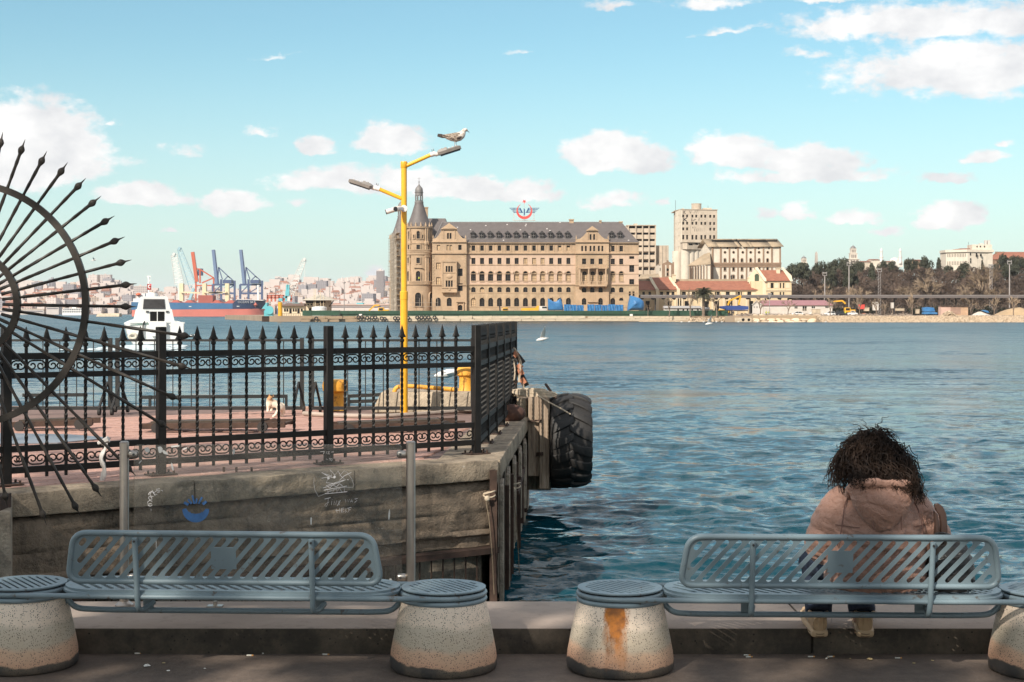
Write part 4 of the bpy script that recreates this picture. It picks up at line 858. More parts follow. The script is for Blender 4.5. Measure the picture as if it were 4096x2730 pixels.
panel(-300,441,'thin dark railing panel at the back of the pier, behind the iron half wheel',(430,));panel(470,1208,'thin dark railing panel at the back of the pier with the cat at its foot',(480,1195));panel(1248,1890,'thin dark railing panel at the pier back, in front of the lamp post',(1262,))
obj_=thing('flat_rail','low dark flat handrail at the water edge behind the thin railing','handrail',(X(1000,24.1),24.1,PZ))
for a,c,y0,y1 in((560,1150,1590,1586),(1390,1880,1586,1562),(1390,1880,1608,1592),(90,350,1582,1580)):obj('bar',MB().bar(W(a,y0,24.15),W(c,y1,24.15),.02,.055),TB,obj_)
for px in(600,1145,1395,1870,120,340):obj('post',MB().bx(X(px,24.15)-.02,X(px,24.15)+.02,24.13,24.17,PZ,Z(1582,24.15)),TB,obj_)
# gangways lying on the paving
def gang(px0,py0,px1,py1,label,w_=.55):
 def gp(px,py,z):Y=(H-z)*F/(py-HY);return Vector((X(px,Y),Y,z))
 a,c=gp(px0,py0,.33),gp(px1,py1,.36);u=(c-a).normalized();n=Vector((-u.y,u.x,0)).normalized();t=thing('gangway_frame',label,'gangway',(a.x,a.y,PZ),'rusty gangways lying on the pier');L=(c-a).length
 for s in(0,w_):obj('side_rail',MB().bar(a+n*s,c+n*s,.05,.07),RUST,t)
 k=0
 while k*.45<L:p=a+u*min(L,k*.45);obj('rung',MB().bar(p+n*.03,p+n*(w_-.03),.05,.03),RUST,t);k+=1
 obj('deck_board',MB().bar(a+u*.1+n*w_/2+Vector((0,0,.04)),c-u*.3+n*w_/2+Vector((0,0,.045)),w_*.6,.02),mat('old_board',(.06,.042,.03),.9,var=.35,sc=5),t)
 for q in(.12,.85):
  p=a+u*L*q
  for s in(-.03,w_+.03):obj('wheel',MB().tube([p+n*(s-.02)+Vector((0,0,-.02)),p+n*(s+.02)+Vector((0,0,-.02))],.065,14),mat('caster_rubber',(.03,.026,.024),.8),t)
gang(560,1706,1140,1700,'rusty gangway frame lying on the bricks below the cat');gang(1330,1712,1860,1694,'rusty gangway frame lying on the bricks in front of the yellow lamp post');gang(40,1700,370,1690,'rusty gangway frame lying on the bricks left of the caster wheels',.4)
hs=catmull([W(1215,1663,22.3)+Vector((0,0,0)),W(1330,1666,21.9),W(1500,1668,21.7),W(1640,1655,22.0),W(1800,1640,22.6),W(1895,1635,23.0)],8)
for p in hs:p.z=PZ+.035
tag(obj('water_hose',MB().tube(hs,.032,8),mat('grey_hose',(.36,.29,.24),.8,var=.2,sc=4)),'thick pale hose lying across the pier in front of the lamp post','hose')
tag(obj('metal_sheet',MB().prism([(X(-40,17.6),17.3),(X(240,17.6),17.5),(X(425,18),18.2),(X(270,18.6),18.7),(X(-40,18.6),18.9)],lambda u,v,w_:Vector((u,v,w_)),PZ+.004,PZ+.016),mat('galvanised_sheet',(.3,.31,.33),.35,.5,var=.15)),'grey metal sheet lying flat on the pink bricks','metal sheet')
bgp=onl(408)+PN*.05;b=MB()
b.tube(catmull([(bgp.x,bgp.y,.60),(bgp.x+.02,bgp.y-.02,.55),(bgp.x-.02,bgp.y-.03,.45),(bgp.x+.01,bgp.y-.03,.34),(bgp.x-.03,bgp.y-.02,.20)],4),[.035,.05,.03,.03,.018,.02,.03,.034,.03,.03,.04,.03,.03,.045,.04,.03,.02],7,flat=.5)
b.tube([(bgp.x-.05,bgp.y-.02,.58),(bgp.x+.05,bgp.y-.03,.62)],[.015,.03],6)
tag(obj('torn_plastic_bag',b,mat('white_plastic',(.62,.58,.54),.5,var=.1)),'torn white plastic bag hanging from the lower rail of the fence','plastic bag')
# ------------------------------------------------------------------ bollards, plinth and yellow pipe
def ochre():
 t=NT('yellow_paint_rust');n=t.noise(9,8,.7);c=t.mix(t.ramp(t.noise(3,4),(.3,0.0),(.7,1.0)),(.66,.30,.03),(.78,.38,.05));c=t.mix(t.ramp(n,(.56,0.0),(.66,.9)),c,(.16,.06,.025));z=t.xyz()[2]
 c=t.mix(t.ramp(t.math('ADD',z,t.math('MULTIPLY',n,.12)),(.10,.9),(.36,0.0)),c,(.2,.09,.05));t.base(c,.6);t.bump(n,.3,.01);return t.m
OC=ochre()
def bollard(c,r,h,cap,label):
 t=thing('mooring_bollard',label,'bollard',c,'yellow mooring bollards on the pier')
 obj('stem',MB().lathe([(r*1.15,0),(r*1.1,.02),(r,.05),(r*.95,h*.5),(r*1.05,h-cap)],c,28),OC,t,loc=None)
 obj('cap',MB().lathe([(r*1.05,h-cap),(r*1.38,h-cap*.85),(r*1.45,h-cap*.45),(r*1.36,h-.03),(r*1.1,h),(.01,h+.004)],c,28),OC,t)
bollard(Vector((X(1341,23.5),23.5,PZ)),.138,.475,.2,'rusty yellow mooring bollard standing on the paving behind the middle fence post')
PLX=[(X(1492,23.2),.0),(X(1525,23.2),.29)]
pl=tag(obj('concrete_plinth',bevel(MB().add([(x,y,z) for z,i in((PZ,0),(PZ+.31,1)) for x,y in((X(1490+40*i,23.2),22.95+.05*i),(R0_.x-.1,22.95+.05*i),(R0_.x-.1,24.2),(X(1490+40*i,23.2),24.2))],[(3,2,1,0),(4,5,6,7),(0,1,5,4),(1,2,6,5),(2,3,7,6),(3,0,4,7)]).mesh('concrete_plinth'),.02,2),conc('pale_plinth',(.5,.4,.29),(.17,.13,.1),1.5,.55)),'pale concrete plinth carrying a yellow bollard at the pier corner','plinth')
bollard(Vector((X(1866,23.4),23.4,PZ+.31)),.115,.36,.14,'yellow mooring bollard on the pale plinth behind the corner fence post')
yp=catmull([W(1583,1605,23.05),W(1577,1575,23.05),W(1590,1550,23.05),W(1640,1546,23.05),W(1740,1553,23.05),W(1830,1560,23.05)],5)
tag(obj('yellow_pipe',MB().tube(yp,.034,10),OC),'bent yellow pipe rail lying over the pale plinth','pipe')
# ------------------------------------------------------------------ lamp post
LY=22.3;YEL=NT('yellow_lamp_paint');yc=YEL.ramp(YEL.noise(5,6),(.3,(.72,.35,.02)),(.7,(.82,.43,.03)));yc=YEL.mix(YEL.ramp(YEL.noise(14,9,.75),(.66,0.0),(.72,.9)),yc,(.3,.13,.05));YEL.base(yc,.35);YEL=YEL.m
GRY=mat('lamp_aluminium',(.3,.27,.245),.6,.3,var=.2,sc=9);WHT=mat('white_enamel',(.72,.66,.62),.45,var=.08)
lx=X(1616,LY);lp=thing('lamp_post','tall yellow lamp post with two arms rising behind the fence','lamp post',(lx,LY,PZ))
obj('pole',MB().lathe([(.055,PZ),(.055,Z(1199,LY))],(lx,LY,0),24).lathe([(.0425,Z(1166,LY)),(.0425,Z(660,LY))],(lx,LY,0),24),YEL,lp)
obj('joint_collar',MB().lathe([(.048,Z(1202,LY)),(.059,Z(1199,LY)),(.059,Z(1168,LY)),(.05,Z(1165,LY))],(lx,LY,0),24),YEL,lp)
obj('top_cap',MB().lathe([(.043,Z(674,LY)),(.05,Z(671,LY)),(.05,Z(650,LY)),(.046,Z(647,LY)),(.01,Z(646.5,LY))],(lx,LY,0),24),YEL,lp)
obj('base_flange',MB().lathe([(.11,PZ),(.11,PZ+.02),(.056,PZ+.03)],(lx,LY,0),20),YEL,lp)
for s,(a,c,d,e) in((1,((1626,664),(1724,620),(1752,610),(1845,576))),(-1,((1606,795),(1516,757),(1490,745),(1394,708)))):
 A,B_,C_,E_=[W(*q,LY) for q in(a,c,d,e)]
 if s>0:C_,E_=W(1752,617,LY),W(1843,588,LY)
 else:C_,E_=W(1488,752,LY),W(1397,722,LY)
 arm=obj('arm',MB().tube([A,B_],.028,16),YEL,lp);u=(E_-C_).normalized();up=Vector((-u.z,0,u.x))*(1 if u.x>0 else-1)
 obj('adapter',MB().tube([B_-u*.01,B_+u*.05,C_-u*.02,C_+u*.02],[.036,.037,.03,.022],14),WHT,arm)
 hd=MB();
 def hp(q,v,w_):return C_+u*q+up*v+Vector((0,w_,0))
 L=(E_-C_).length
 hd.loft([[hp(q,v+o,w_) for v,w_ in((-.028,-.07*k),(-.028,.07*k),(.012,.085*k),(t_,.05*k),(t_,-.05*k),(.012,-.085*k))]for q,k,o,t_ in((0,.7,.01,.03),(.03,1,0,.052),(L*.42,1,0,.055),(L*.45,1,0,.03),(L-.04,1,0,.028),(L,.8,0,.01))])
 h_=obj('lamp_head',hd,GRY,lp)
 obj('lens',MB().loft([[hp(q,v,w_) for v,w_ in((-.042,-.06),(-.042,.06),(-.0285,.07),(-.0285,-.07))]for q in(.03,L-.02)]),mat('dark_lens',(.02,.022,.025),.2,var=0),h_)
 for q in(.2,.35,.5,.65,.8):obj('fin',MB().loft([[hp(L*q+i,v,w_) for v,w_ in((.03,-.05),(.03,.05),(.062 if q<.4 else.04,.04),(.062 if q<.4 else.04,-.04))]for i in(0,.012)]),WHT if q>.4 else GRY,h_)
 for q in(.03,.055):
  p=B_+u*q+up*.035;obj('bolt',MB().tube([p,p+up*.035+u*.006],.004,6),RUST,arm)
cp=W(1617,836,LY)+Vector((0,-.046,0))
cm=tag(thing('security_camera','white bullet camera facing the viewer on the yellow lamp post','security camera',cp,'security cameras on the lamp post'))
obj('mount',MB().tube([cp+Vector((0,.0,0)),cp+Vector((0,-.03,0))],.05,20).bar(cp+Vector((-.02,-.03,0)),cp+Vector((-.06,-.075,-.01)),.045),WHT,cm)
hb=cp+Vector((-.075,-.12,-.01));dv=Vector((-.35,-.9,-.12)).normalized()
obj('housing',MB().tube([hb-dv*.09,hb-dv*.02,hb+dv*.09],[.032,.04,.04],16),WHT,cm);obj('lens_face',MB().tube([hb+dv*.0905,hb+dv*.094],.036,16),mat('dark_lens',(.02,.022,.025),.2,var=0),cm)
cp2=W(1590,836,LY)+Vector((0,-.02,0));cm2=thing('security_camera','white bullet camera pointing left and down on the yellow lamp post','security camera',cp2,'security cameras on the lamp post');e2=W(1543,850,LY)+Vector((0,-.03,0));u2=(e2-cp2).normalized()
obj('housing',MB().tube([cp2+u2*.035,cp2+u2*.05,e2-u2*.012],[.026,.036,.036],16),WHT,cm2);obj('lens_face',MB().tube([e2-u2*.012,e2],[.037,.034],16),mat('dark_lens',(.02,.022,.025),.2,var=0),cm2);obj('stalk',MB().tube([W(1608,833,LY),cp2+u2*.04],.012,8),WHT,cm2)
# ------------------------------------------------------------------ fender: timbers, ropes, tyre
TIM=NT('weathered_timber');v_=TIM.vscale(TIM.co(),(9,9,.8));tn=TIM.noise(3.0,8,.65,vec=v_);tcx=TIM.ramp(tn,(.3,(.1,.065,.045)),(.5,(.3,.215,.15)),(.72,(.46,.36,.27)));TIM.base(tcx,.85);TIM.bump(tn,.7,.02);TIM=TIM.m
fd=thing('timber_fender','two weathered upright timbers bolted to the pier corner beside the tyre','fender',(.3,21.9,PZ))
TYY=21.9
def timber(px0,px1,py0,py1,y0,y1):
 b=MB();x0,x1,z0,z1=X(px0,TYY),X(px1,TYY),Z(py1,TYY),Z(py0,TYY);rings=[]
 for k in range(25):
  z=lerp(z0,z1,k/24);q=lambda i:.008*mnoise.noise(Vector((i*3.1+px0,z*2.2,0)));rings.append([(x0+q(1),y0+q(2),z),(lerp(x0,x1,.45),y0+q(5)*1.4,z),(x1+q(3),y0+q(4),z),(x1,y1,z),(x0,y1,z)])
 return obj('timber',b.loft(rings),TIM,fd,ang=30)
timber(2113,2156,1588,1905,21.9,22.4);timber(2158,2197,1592,1952,21.82,22.4);obj('backing_timber',MB().bx(X(2100,22.2),X(2205,22.2),22.42,22.75,-.85,.5),TIM,fd)
obj('bracket',MB().bar(W(2105,1686,21.88),W(2165,1682,21.8),.05,.02).bar(W(2150,1818,21.88),W(2168,1816,21.8),.05,.05),RUST,fd)
obj('stub_wall',bevel(MB().bx(X(2066,22.3),X(2108,22.3),22.0,23.2,PZ-.3,Z(1590,22.2)).mesh('stub_wall'),.03,2),CC,fd)
ROPE=mat('pale_rope',(.5,.4,.29),.9,var=.2,sc=25,bump=.4,bsc=120);b=MB()
rp_=thing('mooring_rope','pale rope coiled on the timber top with a line to the tyre','rope',(X(2140,22),22.1,Z(1590,22)))
for k in range(6):
 z=Z(1586,22)+.017*k;cx=X(2140-4*k,22.1);pts=[(cx+(.33-.015*k)*math.cos(a)*(1+.08*math.sin(3*a+k)),22.15+.22*math.sin(a),z+.006*math.sin(2*a+k)) for a in[2*PI*q/28 for q in range(28)]]
 obj('coil',MB().tube(pts,.011,6,closed=True),ROPE,rp_)
obj('line',MB().tube(catmull([W(2148,1582,21.9),W(2200,1612,21.7),W(2245,1636,21.6),W(2282,1658,21.52)],6),.011,7),ROPE,rp_)
RPD=mat('dirty_rope',(.2,.15,.1),.95,var=.25,sc=20)
def knot(px,py,Y,lb):
 c=W(px,py,Y);t=thing('tied_rope',lb,'rope',c,'rope ends tied to the pier side');b=MB()
 for k in range(2):b.tube([(c.x+.06*math.cos(a),c.y+.06*math.sin(a),c.z+.02*math.sin(a+k*2)+.02*k) for a in[2*PI*q/16 for q in range(16)]],.008,6,closed=True)
 obj('loop',b,ROPE,t);obj('tail',MB().tube(catmull([c+Vector((0,-.06,0)),c+Vector((-.03,-.08,-.06)),c+Vector((.0,-.07,-.25)),c+Vector((.03,-.06,-.6)),c+Vector((.05,-.05,-1.0))],6),.0055,6),RPD,t)
 obj('knot',MB().ell(c+Vector((-.02,-.07,-.03)),(.028,.022,.03),8,6),ROPE,t)
knot(1957,1980,15.45,'rope knotted round the steel channel at the pier corner');knot(2060,1945,17.6,'frayed rope tied to a steel channel partway along the pier side')
RUB=NT('tyre_rubber');rc=RUB.ramp(RUB.noise(4,8,.7),(.35,(.011,.01,.0095)),(.75,(.034,.029,.026)));RUB.base(rc,.62);RUB.bump(RUB.noise(35,5),.4,.01);RUB=RUB.m
tc_=Vector((X(2281,22.2),22.2,Z(1762,22.2)));TR=.69;ty=thing('tractor_tyre','huge black lugged tyre hung as a fender beside the timbers','tyre',tc_)
prof=[(.27,-.30),(.33,-.31),(.6,-.285),(.625,-.25),(.645,-.15),(.655,0),(.645,.15),(.625,.25),(.6,.285),(.33,.31),(.27,.30)]
b=MB();rings=[[tc_+Vector((x,r_*math.cos(a),r_*math.sin(a))) for r_,x in prof]for a in[2*PI*k/64 for k in range(64)]]
b.loft(rings+[rings[0]],caps=False);obj('casing',b,RUB,ty)
def crown(x):return TR-.075*(abs(x)/.3)**2.6
for row in(-1,1):
 for k in range(17):
  a0=2*PI*(k+(.5 if row>0 else 0))/17;rings=[]
  for q in range(6):
   x=row*lerp(-.035,.298,q/5);aw=lerp(.2,.27,q/5);sh_=.22*(q/5)**.8;r1=crown(x)-(.012 if q in(0,5) else 0);ring=[]
   for da,r_ in((-aw/2,.6),(aw/2,.6),(aw/2-.02,r1),(-aw/2+.02,r1)):aa=a0+da+sh_;ring.append(tc_+Vector((x,r_*math.cos(aa),r_*math.sin(aa))))
   rings.append(ring)
  obj('tread_lug',bevel(MB().loft(rings).mesh('tread_lug'),.012,2,50),RUB,ty,ang=50)
obj('hanging_chain',MB().tube([tc_+Vector((-.2,-.2,.6)),tc_+Vector((-.35,.3,.8))],.02,8),RUST,ty)
obj('rubber_backing',MB().bx(X(2110,22.8),X(2270,22.8),22.5,23.4,Z(1945,22.8),Z(1900,22.8)),RUB,ty)
# strap bundle hanging on the far end of the fence
sb=thing('fender_strap','bundle of orange and black rope fenders hanging on the last fence post','fender strap',(X(2060,22.7),22.7,1.2));SY=22.7
OR=mat('faded_orange',(.5,.2,.11),.8,var=.2);RB=mat('black_board',(.05,.042,.038),.7)
for a,c in(((2048,1400),(2092,1455)),((2066,1470),(2105,1545))):obj('board',MB().bar(W(*a,SY),W(*c,SY),.12,.1),RB,sb)
for a,c in(((2052,1405),(2070,1425)),((2072,1458),(2086,1474)),((2078,1475),(2088,1500)),((2085,1515),(2098,1535))):obj('block',MB().bar(W(*a,SY-.06),W(*c,SY-.06),.1,.08),OR,sb)
for pts in([(2040,1395),(2060,1398),(2078,1440),(2080,1490),(2078,1530)],[(2042,1396),(2052,1440),(2060,1480),(2056,1520),(2050,1512)],[(2070,1420),(2085,1455),(2078,1500),(2074,1530)],[(2092,1533),(2094,1550),(2086,1565)],[(2090,1533),(2096,1555),(2092,1560)]):obj('cord',MB().tube(catmull([W(x,y,SY-.1) for x,y in pts],5),.012,6),ROPE,sb)
obj('hook',MB().tube(catmull([W(2046,1510,SY-.05),W(2060,1536,SY-.05),W(2068,1530,SY-.05),W(2064,1520,SY-.05)],5),.012,6),RUST,sb)
tag(obj('rusty_float',MB().ell(W(2045,1655,21.2),(.2,.14,.13),18,12),mat('rusty_float',(.1,.045,.03),.8,var=.3)),'rusty brown drum end lying beside the foot of the last fence post','float')
# ------------------------------------------------------------------ water
def water_mat():
 t=NT('sea_water');s=t.co()
 g0=t.n('ShaderNodeNewGeometry');col=t.mix(t.ramp(t.noise(1.0,3,.55,vec=t.vscale(s,(.012,.02,1))),(.35,0.0),(.65,1.0)),(.001,.03,.046),(.002,.042,.06))
 yy=t.xyz(g0.outputs['Position'])[1];t.base(col,t.ramp(t.math('DIVIDE',yy,260.0),(.03,.05),(.12,.1),(.5,.2),(1.0,.27)));t.b.inputs['IOR'].default_value=1.333;t.b.inputs['Specular IOR Level'].default_value=.33
 # slopes of the small waves, taken straight from noise so that they keep their steepness at any distance
 def vm(op,a,b):
  q=t.n('ShaderNodeVectorMath',operation=op)
  for i,v in((0,a),(1,b)):
   if isinstance(v,tuple):q.inputs[i].default_value=v
   else:t.t.links.new(v,q.inputs[i])
  return q.outputs[0]
 tot=None
 for sc,de,am in(((.5,1.15,1),6,(.45,.8,0)),((2.6,5.0,1),6,(.5,.95,0)),((.09,.2,1),5,(.2,.36,0)),((.075,.05,1),6,(.15,.62,0)),((.02,.012,1),4,(.05,.3,0))):
  q=t.n('ShaderNodeTexNoise',Scale=1.0,Detail=de,Roughness=.6);t.t.links.new(t.vscale(s,sc),q.inputs['Vector']);v=vm('MULTIPLY',vm('SUBTRACT',q.outputs['Color'],(.5,.5,.5)),am);tot=v if tot is None else vm('ADD',tot,v)
 g=t.n('ShaderNodeNewGeometry');q=t.n('ShaderNodeVectorMath',operation='NORMALIZE');t.t.links.new(vm('ADD',g.outputs['Normal'],tot),q.inputs[0]);t.t.links.new(q.outputs[0],t.b.inputs['Normal'])
 return t.m
def build_water():
 off=np.concatenate([np.geomspace(3.4,36,60),np.arange(38,2250,3.4),[2600,4200]])[::-1]
 Yv=(H-WZ)*F/off
 t1=np.linspace(-.40,.40,720);t0=-np.geomspace(3.0,.405,50);uu=np.concatenate([t0,t1,-t0[::-1]])
 Yg,U=np.meshgrid(Yv,uu,indexing='ij');Xg=U*Yg
 dY=np.abs(np.gradient(Yv))[:,None];dX=np.abs(np.gradient(uu))[None,:]*Yg;cell=np.maximum(dY,dX)
 Zg=np.zeros_like(Xg);DX=np.zeros_like(Xg);DY=np.zeros_like(Xg);r=np.random.default_rng(3)
 nW=90
 for i in range(nW):
  lam=.22*(11/.22)**((i+r.random())/nW);th=R(250)+r.normal(0,.62);kx,ky=2*PI/lam*math.cos(th),2*PI/lam*math.sin(th)
  amp=.0072*lam**.66*(1.55 if lam<.9 else 1.15 if lam<1.8 else.4)*r.uniform(.6,1.3);ph=kx*Xg+ky*Yg+r.uniform(0,6.28)
  att=np.clip((lam/np.maximum(cell,1e-6)-2.2)/2.5,0,1);att*=att*(3-2*att)
  # gusts: each wave train fades in and out over a few wavelengths
  g=.55+.45*np.sin(.13*kx*Yg+.17*ky*Xg+r.uniform(0,6.28))*np.sin(.11*ky*Yg-.09*kx*Xg+r.uniform(0,6.28))
  A=amp*att*g;Zg+=A*np.cos(ph);q=.75
  DX-=q*A*math.cos(th)*np.sin(ph);DY-=q*A*math.sin(th)*np.sin(ph)
  # sheltered water near the quay and beside the pier is calmer
 calm=np.clip((Yg-9)/16,.42,1);Zg*=calm
 V=np.stack([Xg+DX*calm,Yg+DY*calm,WZ+Zg],-1).reshape(-1,3);n,m=Xg.shape
 idx=np.arange(n*m).reshape(n,m);fq=np.stack([idx[:-1,:-1],idx[1:,:-1],idx[1:,1:],idx[:-1,1:]],-1).reshape(-1,4)[:,::-1]
 me=bpy.data.meshes.new('sea');me.vertices.add(len(V));me.vertices.foreach_set('co',V.ravel());me.loops.add(fq.size);me.loops.foreach_set('vertex_index',fq.ravel().astype(np.int32))
 me.polygons.add(len(fq));me.polygons.foreach_set('loop_start',np.arange(0,fq.size,4,dtype=np.int32));me.polygons.foreach_set('loop_total',np.full(len(fq),4,dtype=np.int32));me.update(calc_edges=True)
 me.polygons.foreach_set('use_smooth',[True]*len(fq));me.materials.append(water_mat())
 if me.polygons[0].normal.z<0:me.flip_normals()
 o=bpy.data.objects.new('sea',me);COL.objects.link(o);tag(o,kind='structure')
build_water()
# ------------------------------------------------------------------ far shore: ground, quay wall, station
GZ=.67
far=MB();far.prism([(X(1085,515),511),(X(2900,511),511),(X(2900,493.5),493.5),(X(5200,493.5),493.5),(X(5200,493.5),1500),(X(700,700),1500),(X(900,700),700),(X(1085,530),530)],lambda u,v,w_:Vector((u,v,w_)),WZ-2,GZ)
tag(obj('far_shore_ground',far,mat('dusty_ground',(.32,.235,.165),.95,var=.2,sc=.15)),kind='structure')
def stonem(name,c,sc=.25,var=.2,bump=.3):
 t=NT(name);n1=t.noise(sc,8,.65);n2=t.noise(sc*6,6,.7);st=t.noise(sc*1.2,6,.65,vec=t.vscale(t.co(),(3,3,.35)));k=t.ramp(n1,(.3,tuple(x*(1-var) for x in c)),(.7,tuple(x*(1+var) for x in c)))
 k=t.mix(t.ramp(n2,(.55,0.0),(.8,.4)),k,tuple(x*.6 for x in c));k=t.mix(t.ramp(st,(.52,0.0),(.75,.4)),k,tuple(x*.55 for x in c));t.base(k,.9);t.bump(n2,bump,.1);return t.m
ST_T=stonem('tan_sandstone',(.42,.29,.185));ST_P=stonem('pink_plaster',(.52,.365,.265),var=.1,bump=.1);ST_R=stonem('rough_sandstone',(.40,.285,.18),.4,.28,.8)
SLATE=NT('slate_roof');sv=SLATE.n('ShaderNodeTexBrick');SLATE.t.links.new(SLATE.vscale(SLATE.co(),(1.6,1.6,1.6)),sv.inputs[0]);sl=SLATE.ramp(SLATE.noise(.5,6,.7),(.3,(.085,.07,.066)),(.7,(.13,.108,.10)));SLATE.base(SLATE.mix(SLATE.ramp(SLATE.noise(7,3),(.4,0.0),(.65,.5)),sl,(.17,.14,.13)),.6);SLATE=SLATE.m
LEAD=mat('lead_sheet',(.2,.18,.17),.6,.2,var=.15,sc=.8);DARK=mat('dark_window_glass',(.010,.009,.0085),.55,var=.3,sc=.6,spec=.15);BOARD=mat('window_board',(.52,.36,.21),.8,var=.15,sc=.5);FRM=mat('window_frame_brown',(.2,.135,.085),.8,var=.1);FRD=mat('window_frame_dark',(.05,.04,.035),.7,var=.1)
SY0=540.0;KA=.46749;MA=KA*SY0/F
def ax(c):return(1500+KA*c-2048)*SY0/F
def az_(c):return H-(700+KA*c-HY)*SY0/F
WC={}
def window(par,x,z0,z1,w_,Yp,kind='rect',fill='dark',grid=(2,3),deep=.45):
 h=z1-z0;key=(round(w_,2),round(h,2),kind,fill,grid)
 if key not in WC:
  o=arch_poly(0,w_,0,h,kind,8);t_=.12;inn=arch_poly(0,w_-2*t_,t_,h-t_,kind,8);fm=plate(o,[inn],.16)
  b=MB()
  for i in range(1,grid[0]):b.bx(-w_/2+w_*i/grid[0]-.045,-w_/2+w_*i/grid[0]+.045,-.05,.03,.08,h*(.97 if kind=='rect' else.9))
  for i in range(1,grid[1]):b.bx(-w_/2+.1,w_/2-.1,-.045,.025,h*i/grid[1]-.045,h*i/grid[1]+.045)
  xform(fm,lambda a:np.stack([a[:,0],-a[:,2],a[:,1]],1));bm=bmesh.new();bm.from_mesh(fm);bm.from_mesh(b.mesh('t'));bm.to_mesh(fm);bm.free();fm.materials.append(FRM if fill!='dark' else FRD)
  pm=plate(arch_poly(0,w_,0,h,kind,8),[],.06);xform(pm,lambda a:np.stack([a[:,0],.05-a[:,2],a[:,1]],1));pm.materials.append(BOARD if fill=='board' else DARK)
  hb=None
  if fill=='half':
   pm.materials.clear();pm.materials.append(DARK);hm=MB().bx(-w_/2+.1,w_/2-.1,-.02,.02,.1,h*.62).mesh('board');hm.materials.append(BOARD);hb=hm
  fm.name='window';pm.name='pane';WC[key]=(fm,pm,hb)
 fm,pm,hb=WC[key];o=link('window',fm,par,(x,Yp+deep,z0));sub(link('pane',pm),o)
 if hb:sub(link('board',hb),o)
 return o
def facade(name,outer,wins,Yp,th,m,par): # wins: (x, z0, z1, w, kind, fill, grid)
 holes=[arch_poly(x,w_,z0,z1,k) for x,z0,z1,w_,k,*_ in wins];me=plate(outer,holes,th);xform(me,lambda a:np.stack([a[:,0],Yp+th/2-a[:,2],a[:,1]],1));o=obj(name,me,m,par,fix=False)
 for x,z0,z1,w_,k,f_,g in wins:window(par,x,z0,z1,w_,Yp,k,f_,g,min(.45,th*.7))
 return o
def rectp(x0,x1,z0,z1):return[(x0,z0),(x1,z0),(x1,z1),(x0,z1)]
stn=thing('railway_station','grand tan stone railway station with slate roof and round corner tower across the water','station building',(ax(1400),SY0,GZ))
XS=[842,916,990,1065,1139,1212,1287,1361,1434,1508,1580,1655]
B_='board';D_='dark';H_='half'
f3=[D_,D_,D_,D_,D_,B_,H_,B_,B_,B_,B_,H_];f2=[D_]*6+[B_,B_,B_]+[D_]*3;f1=[D_]*10+[H_,H_]
wins=[]
def wadd(x,y0,y1,w_,k,f_=D_,g=(2,3)):wins.append((ax(x),az_(y1),az_(y0),w_*MA,k,f_,g))
for i,x in enumerate(XS):wadd(x,605,650,30,'rect',f1[i],(1,3));
for x in(2035,2107):wadd(x,608,656,30,'rect')
up1=wins;wins=[]
for i,x in enumerate(XS):wadd(x,712,764,34,'rect',f2[i]);wadd(x,824,908,42,'round',f3[i],(3,4))
for x in(2035,2107):wadd(x,718,769,34,'rect');wadd(x,827,912,40,'round',H_,(3,4))
for y0,y1,w_ in((655,674,42),(697,720,42),(770,832,42),(893,938,42)):wadd(2197,y0,y1,w_,'rect',D_,(2,2 if y1-y0>40 else 1))
up2=wins;wins=[]
for i,x in enumerate(XS):wadd(x,962,1005,37,'cut',D_ if i!=1 else H_,(2,2));wadd(x,1053,1126,42,'round',D_ if i else B_,(2,4))
for x in(2035,2107):wadd(x,964,1007,37,'cut',D_,(2,2))
wadd(2035,1055,1122,40,'round',D_,(2,4));wadd(2107,1052,1078,36,'round',D_,(2,1));wadd(2180,998,1038,18,'rect',D_,(1,2));wadd(2212,998,1038,18,'rect',D_,(1,2));wadd(2107,1115,1162,40,'rect',D_,(1,1))
low=wins;wins=[]
xl,xr=ax(786),ax(2256)
facade('wall',rectp(xl,xr,az_(676),az_(585)),up1,SY0,.8,ST_T,stn);facade('wall',rectp(xl,xr,az_(944),az_(676.5)),up2,SY0+.02,.8,ST_P,stn);facade('wall',rectp(xl,xr,GZ-.3,az_(944.5)),low,SY0-.12,.9,ST_R,stn)
obj('inner_wall',MB().bx(ax(500),xr-.05,SY0+.9,SY0+19,GZ-.3,az_(587)),ST_T,stn)
def course(y0,y1,pr,x0=786,x1=2258,m=None,Yp=SY0,nm='cornice'):return obj(nm,MB().bx(ax(x0),ax(x1),Yp-pr,Yp+.3,az_(y1),az_(y0)),m or ST_T,stn)
for y0,y1,pr in((578,586,.8),(586,594,.4),(664,668,.22),(668,676,.55),(676,682,.3),(770,773,.16),(846,850,.14),(938,942,.5),(942,948,.32),(1012,1016,.2),(1130,1134,.25)):course(y0,y1,pr)
